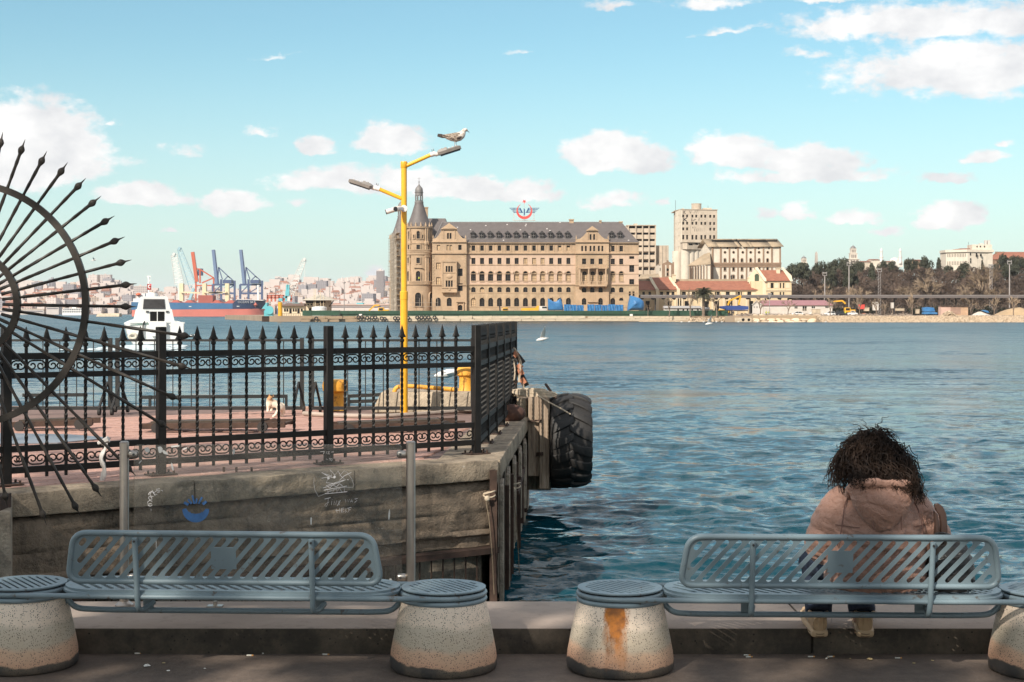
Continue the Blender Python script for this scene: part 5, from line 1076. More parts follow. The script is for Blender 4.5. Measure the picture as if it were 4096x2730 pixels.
# piers between the top floor windows, hood moulds and sills, keystones: real relief
b=MB()
for i,x in enumerate(XS+[2035,2107]):
 b.bx(ax(x-28),ax(x-22),SY0-.16,SY0+.1,az_(664),az_(597));b.bx(ax(x+22),ax(x+28),SY0-.16,SY0+.1,az_(664),az_(597))
obj('pilaster_strip',b,ST_T,stn)['kind']='stuff'
sm=MB().bx(-20*MA,20*MA,-.28,.1,-.18,.05).mesh('sill');sm.materials.append(ST_T);hm_=MB().prism([(24*MA*math.cos(a),24*MA*math.sin(a)) for a in[PI*k/10 for k in range(11)]]+[(-20*MA*math.cos(PI*k/10),20*MA*math.sin(PI*k/10)) for k in range(11)],lambda u,v,w_:Vector((u,w_,v)),-.22,.1).mesh('hood_mould');hm_.materials.append(ST_T)
for x in XS+[2035,2107]:
 for y in(767,911,1008):link('sill',sm,stn,(ax(x),SY0,az_(y)))
 link('hood_mould',hm_,stn,(ax(x),SY0+.02,az_(845)))
 for y in(1042,):obj('keystone',MB().loft([[Vector((ax(x+s*w_),SY0-d_,az_(yy))) for s,yy in((-1,y),(1,y))]+[Vector((ax(x+s*w_*.6),SY0-d_,az_(yy))) for s,yy in((1,y+12),(-1,y+12))]for w_,d_ in((8,-.1),(8,.38))]),ST_T,stn)
b=MB()
for i in range(len(XS)-1):
 x=(XS[i]+XS[i+1])/2;b.bx(ax(x-13),ax(x+13),SY0-.2,SY0+.05,az_(908),az_(852))
 if i in(0,2,4,6,8,10):b.ell((ax(x),SY0-.15,az_(838)),(.45,.3,.6),8,6)
obj('impost_pier',b,ST_P,stn)['kind']='stuff'
# roof: steep hipped slate with a flared eave
def roofq(y0,y1,xl0,xr0,xl1,xr1,d0,d1):return[(ax(xl0),SY0+d0,az_(y0)),(ax(xr0),SY0+d0,az_(y0)),(ax(xr1),SY0+d1,az_(y1)),(ax(xl1),SY0+d1,az_(y1))]
b=MB();b.quad(*roofq(579,546,500,2263,508,2232,-.9,1.1));b.quad(*roofq(546,394,508,2232,566,2128,1.1,9.4))
b.quad((ax(2263),SY0-.9,az_(579)),(ax(2263),SY0+20,az_(579)),(ax(2128),SY0+11,az_(394)),(ax(2128),SY0+9.4,az_(394)),(ax(2232),SY0+1.1,az_(546)));b.quad((ax(2263),SY0+20,az_(579)),(ax(500),SY0+20,az_(579)),(ax(566),SY0+11,az_(394)),(ax(2128),SY0+11,az_(394)))
b.quad((ax(566),SY0+9.4,az_(394)),(ax(2128),SY0+9.4,az_(394)),(ax(2128),SY0+11,az_(394)),(ax(566),SY0+11,az_(394)));b.quad((ax(500),SY0-.9,az_(579)),(ax(508),SY0+1.1,az_(546)),(ax(566),SY0+9.4,az_(394)),(ax(566),SY0+11,az_(394)),(ax(500),SY0+20,az_(579)))
roof=obj('roof',b,SLATE,stn);obj('ridge',MB().bx(ax(562),ax(2132),SY0+9.3,SY0+11.1,az_(396),az_(389)),LEAD,roof)
obj('snow_strip',MB().bar((ax(508),SY0+.98,az_(546)),(ax(2232),SY0+.98,az_(546)),.14,.18),LEAD,roof);obj('hip_cap',MB().bar((ax(508),SY0+1.1,az_(546)),(ax(566),SY0+9.4,az_(394)),.35),LEAD,roof)
rb=MB();rb.quad((ax(380),SY0+12,az_(560)),(ax(620),SY0+12,az_(560)),(ax(582),SY0+19,az_(345)),(ax(430),SY0+19,az_(345)));rb.quad((ax(620),SY0+12,az_(560)),(ax(640),SY0+34,az_(560)),(ax(582),SY0+27,az_(345)),(ax(582),SY0+19,az_(345)));rb.quad((ax(380),SY0+12,az_(560)),(ax(430),SY0+19,az_(345)),(ax(430),SY0+27,az_(345)),(ax(380),SY0+34,az_(560)));rb.quad((ax(430),SY0+19,az_(345)),(ax(582),SY0+19,az_(345)),(ax(582),SY0+27,az_(345)),(ax(430),SY0+27,az_(345)))
obj('roof',rb,SLATE,stn)
def onroof(y):return SY0+lerp(1.1,9.4,(546-y)/(546-394))
dm=MB();w2=19*MA;hh=40*MA
dm.bx(-w2,w2,-1.2,1.8,0,hh);DRM=mat('dark_dormer',(.055,.046,.043),.7,var=.1);dme=dm.mesh('dormer');dme.materials.append(DRM);dr=MB().prism([(-w2*1.35,0),(w2*1.35,0),(0,24*MA)],lambda u,v,w_:Vector((u,w_,v)),-1.5,3.2).mesh('dormer_roof');dr.materials.append(mat('dormer_slate',(.04,.034,.033),.7,var=.1));dwm=MB().bx(-w2*.72,w2*.72,-1.26,-1.21,.25,hh-.15).mesh('dormer_window');dwm.materials.append(DARK);dmu=MB().bx(-.06,.06,-1.32,-1.27,.25,hh-.15).bx(-w2*.72,w2*.72,-1.32,-1.27,hh*.5,hh*.5+.1).mesh('glazing_bar');dmu.materials.append(LEAD)
for x in[838,912,985,1059,1134,1208,1282,1357,1430,1504,1577,1650,2027,2100]:
 o=link('dormer',dme,stn,(ax(x),onroof(525)-.2,az_(540)));sub(link('dormer_roof',dr),o).location=(0,0,hh);sub(link('dormer_window',dwm),o);sub(link('glazing_bar',dmu),o)
b=MB()
for x,y in((813,462),(1290,426),(1295,412),(1475,455),(1245,464),(1590,395),(1500,470),(700,440),(1130,415),(1640,505),(945,425),(2170,560),(1100,560),(1320,530)):p=Vector((ax(x),onroof(y)-.12,az_(y)));b.box(p,(.5,.3,.25))
obj('roof_vent',b,mat('white_enamel',(.72,.66,.62),.45),roof)['kind']='stuff'
for x,y0,y1,w_,yy in((1690,366,402,38,10),(1942,376,402,18,10),(2120,386,420,28,10),(417,254,420,34,14)):
 c=obj('chimney',MB().bx(ax(x-w_/2),ax(x+w_/2),SY0+yy-1,SY0+yy+.6,az_(y1+30),az_(y0+8)),ST_T,stn);obj('chimney_cap',MB().bx(ax(x-w_*.62),ax(x+w_*.62),SY0+yy-1.25,SY0+yy+.85,az_(y0+8),az_(y0)),ST_T,c)
 # projecting bays with shaped gables
def gable(x0,x1,gx0,gx1,yb,ys,yt,yp,Yp,wn):
 h=[(ax(x0),az_(yb)),(ax(x1),az_(yb)),(ax(x1),az_(ys))]
 for k in range(7):t_=k/6;h.append((lerp(ax(x1-8),ax(gx1+3),1-math.cos(t_*PI/2)),lerp(az_(ys),az_(yt+30),math.sin(t_*PI/2)**1.6) if False else lerp(az_(ys),az_(yt+24),1-math.cos(t_*PI/2))))
 h=[(ax(x0),az_(yb)),(ax(x1),az_(yb)),(ax(x1),az_(ys))]
 sh=[(x1-10,ys),(lerp(x1,gx1,.4),ys-4),(lerp(x1,gx1,.7),lerp(ys,yt,.35)),(lerp(x1,gx1,.92),lerp(ys,yt,.65)),(gx1,yt+18)]
 h+=[(ax(x),az_(y)) for x,y in sh]+[(ax(gx1),az_(yt)),(ax((gx0+gx1)/2),az_(yp)),(ax(gx0),az_(yt)),(ax(gx0),az_(yt+18))]
 sl=[(x0+(x1-x),y) for x,y in sh][::-1];sl=[(lerp(x0,gx0,.92),lerp(ys,yt,.65)),(lerp(x0,gx0,.7),lerp(ys,yt,.35)),(lerp(x0,gx0,.4),ys-4),(x0+10,ys)]
 h+=[(ax(x),az_(y)) for x,y in sl]+[(ax(x0),az_(ys))]
 facade('gable',h,wn,Yp,.9,ST_T,stn);cx=(gx0+gx1)/2
 obj('pediment',MB().prism([(ax(gx0-6),az_(yt+3)),(ax(gx1+6),az_(yt+3)),(ax(cx),az_(yp-6))],lambda u,v,w_:Vector((u,w_,v)),Yp-.7,Yp-.02).prism([(ax(gx0+14),az_(yt-3)),(ax(gx1-14),az_(yt-3)),(ax(cx),az_(yp+8))],lambda u,v,w_:Vector((u,w_,v)),Yp-.85,Yp-.7),ST_T,stn)
 b=MB()
 for x in(x0+5,x1-5):b.bx(ax(x-4),ax(x+4),Yp-.1,Yp+.6,az_(ys),az_(ys-10)).tube([(ax(x),Yp+.2,az_(ys-10)),(ax(x),Yp+.2,az_(ys-34))],[.25,.03],6)
 obj('finial',b,ST_T,stn)
 b=MB()
 for q in(-1,1):b.bx(ax(cx+q*(gx1-gx0)*.36-3),ax(cx+q*(gx1-gx0)*.36+3),Yp-.22,Yp,az_(yb-30),az_(yt+8))
 obj('pilaster_strip',b,ST_T,stn)
YB=SY0-1.6
gable(494,782,568,704,578,548,466,422,YB,[(ax(626),az_(550),az_(500),16*MA,'rect',D_,(1,2)),(ax(648),az_(550),az_(500),16*MA,'rect',D_,(1,2))])
gable(1716,1999,1808,1907,584,552,478,446,YB+.6,[(ax(1843),az_(558),az_(510),16*MA,'rect',D_,(1,2)),(ax(1874),az_(558),az_(510),16*MA,'rect',D_,(1,2))])
lw=[(ax(x),az_(y1),az_(y0),w_*MA,k,f_,g) for x,y0,y1,w_,k,f_,g in((545,602,648,28,'rect',B_,(1,1)),(624,602,648,20,'rect',B_,(1,1)),(650,602,648,20,'rect',B_,(1,1)),(728,602,645,28,'rect',D_,(1,2)),(544,753,809,38,'rect',B_,(2,2)),(544,877,942,38,'rect',B_,(2,2)),(731,804,868,40,'rect',D_,(2,2)),(731,930,995,40,'rect',D_,(2,2)),(543,1052,1124,42,'round',D_,(2,4)),(637,1052,1124,42,'round',D_,(2,4)),(731,1114,1160,36,'cut',D_,(1,1)))]
facade('wall',rectp(ax(492),ax(785),GZ-.3,az_(578.5)),lw,YB,2.2,ST_T,stn)
rw=[(ax(x),az_(y1),az_(y0),w_*MA,k,f_,g) for x,y0,y1,w_,k,f_,g in[(x,609,655,16,'rect',D_,(1,2)) for x in(1772,1803,1843,1874,1914,1944)]+[(x,718,766,34,'rect',D_,(2,2)) for x in(1788,1858,1929)]+[(x,964,1007,37,'cut',D_,(2,2)) for x in(1788,1858,1929)]+[(x,1055,1112,38,'round',D_,(2,3)) for x in(1788,1929)]+[(x,826,908,40,'round',H_,(2,4)) for x in(1792,1862,1932)]]
facade('wall',rectp(ax(1715),ax(2000),GZ-.3,az_(584.5)),rw,YB+.6,1.4,ST_T,stn)
for x0,x1,Yp in((488,789,YB),(1711,2004,YB+.6)):
 for y0,y1,pr in((574,580,.6),(664,668,.3),(669,677,.6),(677,682,.3),(940,948,.4)):course(y0,y1,pr,x0,x1,Yp=Yp)
 b=MB();
 for k in range(17):
  for s,xx in((1,x0+6),(-1,x1-6)):b.bx(ax(xx),ax(xx+s*(10 if k%2 else 16)),Yp-.12,Yp+.02,az_(690+k*15+12),az_(690+k*15))
 obj('quoin',b,ST_R,stn)['kind']='stuff'
 # oriel on the left bay
ow=[(ax(x),az_(y1),az_(y0),w_*MA,'rect',D_,(1,2)) for y0,y1 in((783,834),(906,960)) for x,w_ in((616,15),(638,18),(660,15))]
facade('oriel_wall',rectp(ax(576),ax(702),az_(985),az_(750)),ow,YB-1.5,.7,ST_T,stn)
obj('oriel_side',MB().bx(ax(576),ax(702),YB-.79,YB,az_(984),az_(752)),ST_T,stn)
b=MB();b.bx(ax(570),ax(708),YB-1.8,YB,az_(752),az_(742));b.prism([(ax(572),az_(742)),(ax(706),az_(742)),(ax(639),az_(702))],lambda u,v,w_:Vector((u,w_,v)),YB-1.9,YB);b.bx(ax(573),ax(705),YB-1.75,YB,az_(972),az_(964));b.bx(ax(573),ax(705),YB-1.7,YB,az_(842),az_(837));b.bx(ax(573),ax(705),YB-1.9,YB,az_(1008),az_(998))
for x in(580,698):b.bx(ax(x-4),ax(x+4),YB-1.72,YB-1.48,az_(964),az_(752))
b.ell((ax(639),YB-1.6,az_(870)),(1.1,.25,.75),12,8);b.tube([(ax(639),YB-1.55,az_(982)),(ax(639),YB-1.75,az_(982))],.4,12)
for x in(590,689):b.loft([[(ax(x-10),YB-1.6,az_(1000)),(ax(x+10),YB-1.6,az_(1000)),(ax(x+10),YB,az_(1000)),(ax(x-10),YB,az_(1000))],[(ax(x-6),YB-.3,az_(1030)),(ax(x+6),YB-.3,az_(1030)),(ax(x+6),YB,az_(1030)),(ax(x-6),YB,az_(1030))]])
b.bx(ax(574),ax(704),YB-1.55,YB,az_(999),az_(984.5));obj('oriel_trim',b,ST_T,stn)
b=MB();b.prism([(ax(696),az_(1090)),(ax(768),az_(1090)),(ax(732),az_(1064))],lambda u,v,w_:Vector((u,w_,v)),YB-.8,YB);b.bx(ax(702),ax(708),YB-.5,YB,GZ,az_(1092));b.bx(ax(756),ax(762),YB-.5,YB,GZ,az_(1092));b.prism([(ax(1818),az_(1090)),(ax(1906),az_(1090))]+[(ax(1862+40*math.cos(PI*k/10)),az_(1088-26*math.sin(PI*k/10))) for k in range(11)],lambda u,v,w_:Vector((u,w_,v)),YB-.1,YB+.6);obj('door_pediment',b,ST_T,stn)
# loggia balcony on the right bay
def balustrade(x0,x1,y0,y1,Yp,nm='balustrade'):
 b=MB();b.bx(ax(x0),ax(x1),Yp-.22,Yp+.22,az_(y0+4),az_(y0));b.bx(ax(x0),ax(x1),Yp-.2,Yp+.2,az_(y1),az_(y1-4));n=int((ax(x1)-ax(x0))/.55)
 for k in range(n+1):x=lerp(ax(x0)+.1,ax(x1)-.1,k/n);b.tube([(x,Yp,az_(y1-4)),(x,Yp,lerp(az_(y1),az_(y0),.45)),(x,Yp,az_(y0+4))],[.13,.17,.09],5)
 return obj(nm,b,ST_T,stn)
YL=YB-1.3
balustrade(1744,1980,768,800,YL);balustrade(1746,1978,915,944,YL)
b=MB();b.bx(ax(1740),ax(1984),YL-.4,YB+.6,az_(806),az_(799));b.bx(ax(1744),ax(1980),YL-.4,YB+.6,az_(956),az_(944));b.prism([(ax(1836),az_(800)),(ax(1908),az_(800)),(ax(1872),az_(776))],lambda u,v,w_:Vector((u,w_,v)),YL-.6,YL+.1)
for x in(1750,1826,1897,1972):b.tube([(ax(x),YL,az_(916)),(ax(x),YL,az_(806))],.3,10);b.bx(ax(x-8),ax(x+8),YL-.35,YL+.35,az_(944),az_(912));b.loft([[(ax(x-7),YL-.35,az_(956)),(ax(x+7),YL-.35,az_(956)),(ax(x+7),YB+.6,az_(956)),(ax(x-7),YB+.6,az_(956))],[(ax(x-6),YB+.4,az_(976)),(ax(x+6),YB+.4,az_(976)),(ax(x+6),YB+.6,az_(976)),(ax(x-6),YB+.6,az_(976))]])
obj('loggia',b,ST_T,stn)
# round corner tower with bell roof and lantern
TC=Vector((ax(372),SY0+3.2));TRm=116*MA
def tower(cx,cy,s,zb,nm_full):
 q=lambda r_,y:(r_*MA*s,zb+(az_(y)-az_(1165))*s)
 body=obj('tower_wall',MB().lathe([q(118,1172),q(118,948),q(113,947),q(113,680),q(110,679),q(110,586),q(106,585),q(106,452)],(cx,cy,0),40),ST_T,stn)
 b=MB()
 for y0,y1,r_ in((945,938,124),(684,668,121),(590,584,117),(455,443,119)):b.lathe([q(108,y0),q(r_,y0),q(r_,y1),q(108,y1)],(cx,cy,0),40)
 obj('tower_cornice',b,ST_T,stn)
 rp=[(120,446),(104,430),(90,400),(76,365),(64,330),(53,295),(44,265),(38,245),(37,232)]
 rf=obj('tower_roof',MB().lathe([q(*p) for p in rp],(cx,cy,0),32),SLATE,stn)
 b=MB().lathe([q(38,236),q(39,226),q(34,222),q(34,214)],(cx,cy,0),16)
 for k in range(8):
  a=2*PI*(k+.5)/8;c=(cx+31*MA*s*math.cos(a),cy+31*MA*s*math.sin(a));b.tube([(*c,q(0,218)[1]),(*c,q(0,168)[1])],6*MA*s,6)
 b.lathe([q(34,172),q(34,150),q(38,147),q(38,143),q(30,141)],(cx,cy,0),16);obj('lantern',b,LEAD,rf)
 obj('lantern_dome',MB().lathe([q(33,142),q(34,128),q(31,112),q(22,98),(12*MA*s,q(0,88)[1]),q(6,78),q(3,68)],(cx,cy,0),20),LEAD,rf)
 b=MB().tube([(cx,cy,q(0,70)[1]),(cx,cy,q(0,15)[1])],[.12*s,.05*s],6).ell((cx,cy,q(0,55)[1]),(.22,.22,.3),8,6).bar((cx-.6*s,cy,q(0,24)[1]),(cx+.6*s,cy,q(0,24)[1]),.08);obj('weather_vane',b,LEAD,rf)
 for k in range(8):
  a=PI+PI*(k+.5)/8;c=Vector((cx+112*MA*s*math.cos(a),cy+112*MA*s*math.sin(a),0));obj('finial',MB().bx(c.x-.3,c.x+.3,c.y-.3,c.y+.3,q(0,443)[1],q(0,428)[1]).tube([(c.x,c.y,q(0,428)[1]),(c.x,c.y,q(0,405)[1])],[.28,.04],6),ST_T,stn)
 return q
qT=tower(TC.x,TC.y,1.0,az_(1165),True)
def tower_window(a_deg,y0,y1,w_,kind,fill=D_,g=(2,3)):
 a=R(a_deg);r_=(118 if y0>945 else 113 if y0>680 else 110 if y0>586 else 106)*MA;c=TC+Vector((math.sin(a),-math.cos(a)))*(r_+.02);hgt_=az_(y0)-az_(y1)
 o=window(stn,0,0,hgt_,w_*MA,0,kind,fill,g,0);o.parent=None;o.matrix_parent_inverse=Matrix();o.parent=stn;o.matrix_parent_inverse=Matrix.Translation(-stn.location);o.location=(c.x,c.y,az_(y1));o.rotation_euler=(0,0,a)
 su=MB();oo=arch_poly(0,w_*MA+.5,-.25,hgt_+.3,kind);ii=arch_poly(0,w_*MA,0,hgt_,kind);me=plate(oo,[ii],.5);xform(me,lambda v:np.stack([v[:,0],-v[:,2]-.05,v[:,1]],1));me.materials.append(ST_T);s_=link('window_surround',me,None);sub(s_,o)
for a in(-46,0,46,84):tower_window(a,482,549,28,'round',D_,(2,3));tower_window(a,600,642,30,'rect',D_);tower_window(a,711,758,30,'rect',D_);tower_window(a,824,910,38,'round',D_,(2,4))
for a in(-20,20):tower_window(a,515,547,12,'rect',D_,(1,1))
for a in(0,62):tower_window(a,1008,1124,52,'round',D_,(3,5))
def ring_balustrade(r_,y0,y1):
 b=MB();n=60;P_=[(TC.x+r_*MA*math.cos(PI+PI*k/n),TC.y+r_*MA*math.sin(PI+PI*k/n)) for k in range(n+1)]
 for y,w_ in((y0+2,.28),(y1-2,.3)):b.tube([(x,y_,az_(y)) for x,y_ in P_],w_*.6,4)
 for x,y_ in P_:b.tube([(x,y_,az_(y1-3)),(x,y_,az_(y0+3))],.12,5)
 obj('balustrade',b,ST_T,stn)
ring_balustrade(120,641,667);ring_balustrade(124,911,940)
b=MB()
for a in(-78,-40,34,44,78):
 c=TC+Vector((math.sin(R(a)),-math.cos(R(a))))*(117*MA);b.tube([(c.x,c.y,az_(936)),(c.x,c.y,az_(700))],.36,10)
 for y0,y1 in((938,918),(704,690)):b.box((c.x,c.y,(az_(y0)+az_(y1))/2),(1.0,1.0,az_(y1)-az_(y0)),R(a))
 c=TC+Vector((math.sin(R(a)),-math.cos(R(a))))*(112*MA);b.tube([(c.x,c.y,az_(640)),(c.x,c.y,az_(460))],.3,8);b.ell((c.x,c.y,az_(585)),(.6,.6,1.0),8,6)
obj('engaged_column',b,ST_T,stn)
obj('balcony_pediment',MB().prism([(ax(334),az_(798)),(ax(416),az_(798)),(ax(375),az_(765))],lambda u,v,w_:Vector((u,w_,v)),TC.y-118*MA-.3,TC.y-112*MA),ST_T,stn)
# receding left front, its far tower, and the scaffolding in front of it
LA=Vector((ax(262),SY0+4));LB=Vector((ax(118),SY0+52));LD=(LB-LA).normalized();LN=Vector((-LD.y,LD.x));LN=LN if LN.x<0 else-LN;LL=(LB-LA).length
lw2=[]
for i in range(9):
 u=3+i*5.3
 for y0,y1,w_,k in((603,650,34,'rect'),(712,764,34,'rect'),(824,908,42,'round'),(962,1005,37,'cut'),(1053,1126,42,'round')):lw2.append((u,az_(y1),az_(y0),w_*MA,k))
me=plate(rectp(0,LL,GZ-.3,az_(560)),[arch_poly(x,w_,z0,z1,k) for x,z0,z1,w_,k in lw2],.8);xform(me,lambda a:np.stack([LA.x+LD.x*a[:,0]-LN.x*(a[:,2]+.4),LA.y+LD.y*a[:,0]-LN.y*(a[:,2]+.4),a[:,1]],1));obj('wall',me,ST_T,stn)
obj('dark_interior',MB().prism([tuple(LA-LN*.9),tuple(LB-LN*.9),tuple(LB-LN*4),tuple(LA-LN*4)],lambda u,v,w_:Vector((u,v,w_)),GZ,az_(565)),DARK,stn)
b=MB();b.quad((*(LA+LN*.8),az_(560)),(*(LB+LN*.8),az_(560)),(*(LB-LN*9),az_(400)),(*(LA-LN*9),az_(400)));obj('roof',b,SLATE,stn)
tower(ax(207)*1.075,SY0+52,.95,az_(1165),False)
sc=thing('scaffolding','tall steel pole scaffolding covering the left flank of the station','scaffolding',(ax(130),SY0+20,GZ));SCF=mat('scaffold_steel',(.4,.34,.27),.6,.3,var=.15);PLK=mat('scaffold_plank',(.36,.26,.16),.9,var=.25)
b=MB();bp=MB();rq=random.Random(2)
for row,off in enumerate((2.0,3.6)):
 for i in range(27):
  p=LA+LD*(i*2.0-1)+LN*off;top=az_(510 if i>8 else 600-i*8)+rq.uniform(-1.5,2.5);b.tube([(p.x,p.y,GZ),(p.x,p.y,top)],.06,4)
 for j in range(15):
  z=GZ+2*j+1.6;a,c=LA+LD*-1+LN*off,LA+LD*52+LN*off
  if z<az_(530):b.tube([(a.x,a.y,z),(c.x,c.y,z)],.05,4);b.tube([(a.x,a.y,z+.9),(c.x,c.y,z+.9)],.04,4)
for j in range(15):
 z=GZ+2*j+1.55
 for i in range(26):
  if rq.random()<.75:p=LA+LD*(i*2.0)+LN*2.8;bp.box((p.x,p.y,z),(2.0,1.3,.08),math.atan2(LD.y,LD.x))
  if rq.random()<.35:p,q=LA+LD*(i*2.0)+LN*3.6,LA+LD*(i*2.0+2)+LN*3.6;b.tube([(p.x,p.y,z),(q.x,q.y,z+2)],.045,4)
  if i%2==0:p,q=LA+LD*(i*2.0)+LN*2,LA+LD*(i*2.0)+LN*3.7;b.tube([(p.x,p.y,z),(q.x,q.y,z)],.045,4)
  # return of the scaffolding round the tower foot
for i in range(14):
 x=ax(60+i*13);
 b.tube([(x,SY0+30-i*2,GZ),(x,SY0+30-i*2,az_(505+(i%3)*12))],.06,4)
for j in range(14):
 z=GZ+2.1*j+1.6;b.tube([(ax(50),SY0+31,z),(ax(235),SY0+3,z)],.055,4);b.tube([(ax(50),SY0+31,z+1),(ax(235),SY0+3,z+1)],.04,4)
obj('pole_frame',b,SCF,sc,fix=False)['kind']='stuff';obj('plank_deck',bp,PLK,sc,fix=False)['kind']='stuff'
b=MB()
for x in(330,385,440,490,540):b.tube([(ax(x),SY0-3.4,GZ),(ax(x),SY0-3.4,az_(1045+(x%3)*12))],.06,4)
for y in(1095,1128):b.tube([(ax(300),SY0-3.4,az_(y)),(ax(545),SY0-3.4,az_(y))],.05,4)
obj('pole_frame',b,SCF,sc,fix=False)['kind']='stuff'
# winged crescent sign on the roof
ES=.10624;EY=SY0+10
def ex(x):return(1950+ES*x-2048)*EY/F
def ez(y):return H-(760+ES*y-HY)*EY/F
em=thing('rooftop_emblem','red crescent and star with blue striped wings standing on the station ridge','sign',(ex(1390),EY,ez(1170)))
RED=mat('sign_red',(.62,.07,.055),.5,var=.06,sc=.4);NAVY=mat('sign_navy',(.012,.055,.17),.5,var=.06,sc=.4)
fE=lambda u,v,w_:Vector((ex(u),EY+w_,ez(v)))
oc,orr,ic,ir=(1388,812),300,(1388,762),244;pts=[]
for k in range(41):a=R(-58+296*k/40);pts.append((oc[0]+orr*math.cos(a),oc[1]+orr*math.sin(a)))
inn_=[(ic[0]+ir*math.cos(R(-56+292*k/40)),ic[1]+ir*math.sin(R(-56+292*k/40))) for k in range(41)]
b=MB()
for k in range(40):
 b.prism([pts[k],pts[k+1],inn_[k+1],inn_[k]],fE,-.3,-.1)
obj('crescent',b,RED,em)
star=[]
for k in range(10):a=R(90+36*k);r_=88 if k%2==0 else 36;star.append((1386+r_*math.cos(a),445+r_*math.sin(a)))
obj('star',MB().prism(star,fE,-.3,-.1),RED,em)
for s in(-1,1):
 m=lambda x:x if s<0 else 2776-x;b=MB()
 for i in range(4):y=682+i*54;xi=812+i*52;xe=(1235,1260,1290,1330)[i];b.prism([(m(xi),y),(m(xe),y),(m(xe+20),y+24),(m(xi+34),y+24)],fE,0,.15)
 b.prism([(m(1195),684),(m(1242),684),(m(1335),868),(m(1275),868)],fE,-.05,-.01);obj('wing',b,NAVY,em)
obj('rail_mark',MB().prism([(1364,702),(1384,702),(1384,975),(1364,975)],fE,-.1,.1).prism([(1388,726),(1410,726),(1410,945),(1388,945)],fE,-.1,.1),NAVY,em)
GST=mat('galvanised_post',(.5,.48,.44),.5,.3);b=MB()
for x,y in((995,700),(1752,710)):b.bar(fE(x,y,.3),fE(x,1168,.3),.28)
b.bar(fE(1384,520,.2),fE(1380,1168,.2),.16).bar(fE(930,1142,.3),fE(1815,1150,.3),.16).bar(fE(985,1165,.3),fE(1800,1168,.3),.14);obj('support_frame',b,GST,em)
# ------------------------------------------------------------------ quay wall, hoarding, tyres
QY=510.0
qw=thing('quay_wall','long low stone quay wall along the far shore with tyre fenders','quay wall',(X(1900,QY),QY,WZ));QM=stonem('quay_stone',(.5,.4,.29),.5,.3,.8);QD=stonem('quay_dark_stone',(.27,.19,.12),.6,.35,.8)
rq=random.Random(4)
def course_stones(px0,px1,Y0,Y1,z0,z1,rows,m,wl):
 meshes=[]
 for i in range(4):
  me=bevel(MB().box((0,0,0),(1,1,1)).mesh('stone'),.06,1)
  for v in me.vertices:v.co+=Vector((rq.gauss(0,.02),rq.gauss(0,.05),rq.gauss(0,.03)))
  me.materials.append(m);meshes.append(me)
 for r_ in range(rows):
  x=X(px0,Y0)+rq.uniform(0,1)
  while x<X(px1,Y1):
   wd=rq.uniform(*wl);t_=(x-X(px0,Y0))/(X(px1,Y1)-X(px0,Y0));h=(z1-z0)/rows;link('stone',rq.choice(meshes),qw,(x+wd/2,lerp(Y0,Y1,t_)+.25,z0+h*(r_+.5)),0,(wd*.975,.6+rq.uniform(-.1,.1),h*.95));x+=wd
obj('backing',MB().bx(X(1225,520),X(2960,QY),QY+.45,QY+1.5,WZ-1,GZ),QD,qw)
course_stones(1420,2340,QY,QY,WZ-.1,GZ+.05,2,QM,(3,5.5));course_stones(2340,2760,QY,QY,WZ-.1,GZ-.1,3,QM,(1.5,3.5));course_stones(1195,1420,QY-6,QY,WZ-.1,GZ,2,QD,(3,6))
obj('wet_foot',MB().bx(X(1200,QY),X(2960,QY),QY-.25,QY+.6,WZ-.6,WZ+.22),mat('wet_algae',(.06,.045,.03),.6),qw)
TYM=mat('old_tyre',(.03,.026,.024),.8,var=.2);tm=MB().lathe([(.34,-.16),(.5,-.2),(.66,-.16),(.7,0),(.66,.16),(.5,.2),(.34,.16),(.3,0)],(0,0,0),20);tm.f=[f for f in tm.f if len(f)==4]+[(7*20+k,7*20+(k+1)%20,(k+1)%20,k) for k in range(20)];tmm=tm.mesh('tyre');fix_normals(tmm);tmm.materials.append(TYM);tmm.polygons.foreach_set('use_smooth',[True]*len(tmm.polygons))
for px,py in((1273,1275),(1330,1270),(1342,1270),(1355,1270),(1371,1274),(1384,1274),(1434,1270),(1447,1270),(1469,1272),(1488,1271),(1501,1271),(1527,1275),(1539,1277),(1580,1274),(1592,1275),(1632,1273),(1669,1271),(1686,1271),(1700,1271),(1714,1271),(1738,1271)):
 o=link('tyre_fender',tmm,None,(X(px,QY-.9),QY-.9 if px>1300 else QY-6,Z(py,QY-1)),rot=(R(90),0,0));tag(o,'old black tyre hung on '+('the dark stained left stretch of the far quay' if px<1400 else 'the pale far quay just left of the lamp post' if px<1600 else 'the pale far quay right of the lamp post'),'tyre','tyres along the far quay')
GN=NT('green_hoarding');gz_=GN.xyz()[2];GN.base(GN.ramp(GN.noise(.4,5),(.3,(.012,.045,.024)),(.7,(.02,.07,.036))),.7);GNm=GN.m
ho=thing('green_hoarding','long dark green sheet hoarding along the edge of the far quay','fence',(X(2000,514),514,GZ))
def panels(px0,px1,Y,yt,yb,wpx,notop=0):
 x=px0;
 while x<px1:
  e=min(px1,x+wpx);obj('panel',MB().bx(X(x,Y)+.04,X(e,Y)-.04,Y-.06+.05*((int(x)//7)%2),Y+.06,Z(yb,Y),Z(yt,Y)),GNm,ho);obj('post',MB().bx(X(e,Y)-.06,X(e,Y)+.06,Y+.02,Y+.2,Z(yb,Y)-.2,Z(yt,Y)+.1),FRD,ho);x=e
panels(1360,2610,514,1244,1257,33);panels(1360,2610,513.2,1256.6,1268,33);panels(1209,1360,512,1243,1264,37);panels(2610,2912,514,1243,1268,30);obj('mid_rail',MB().bx(X(1209,511.8),X(2912,511.8),512.9,513.1,Z(1257.4,513),Z(1255.8,513)),GNm,ho)
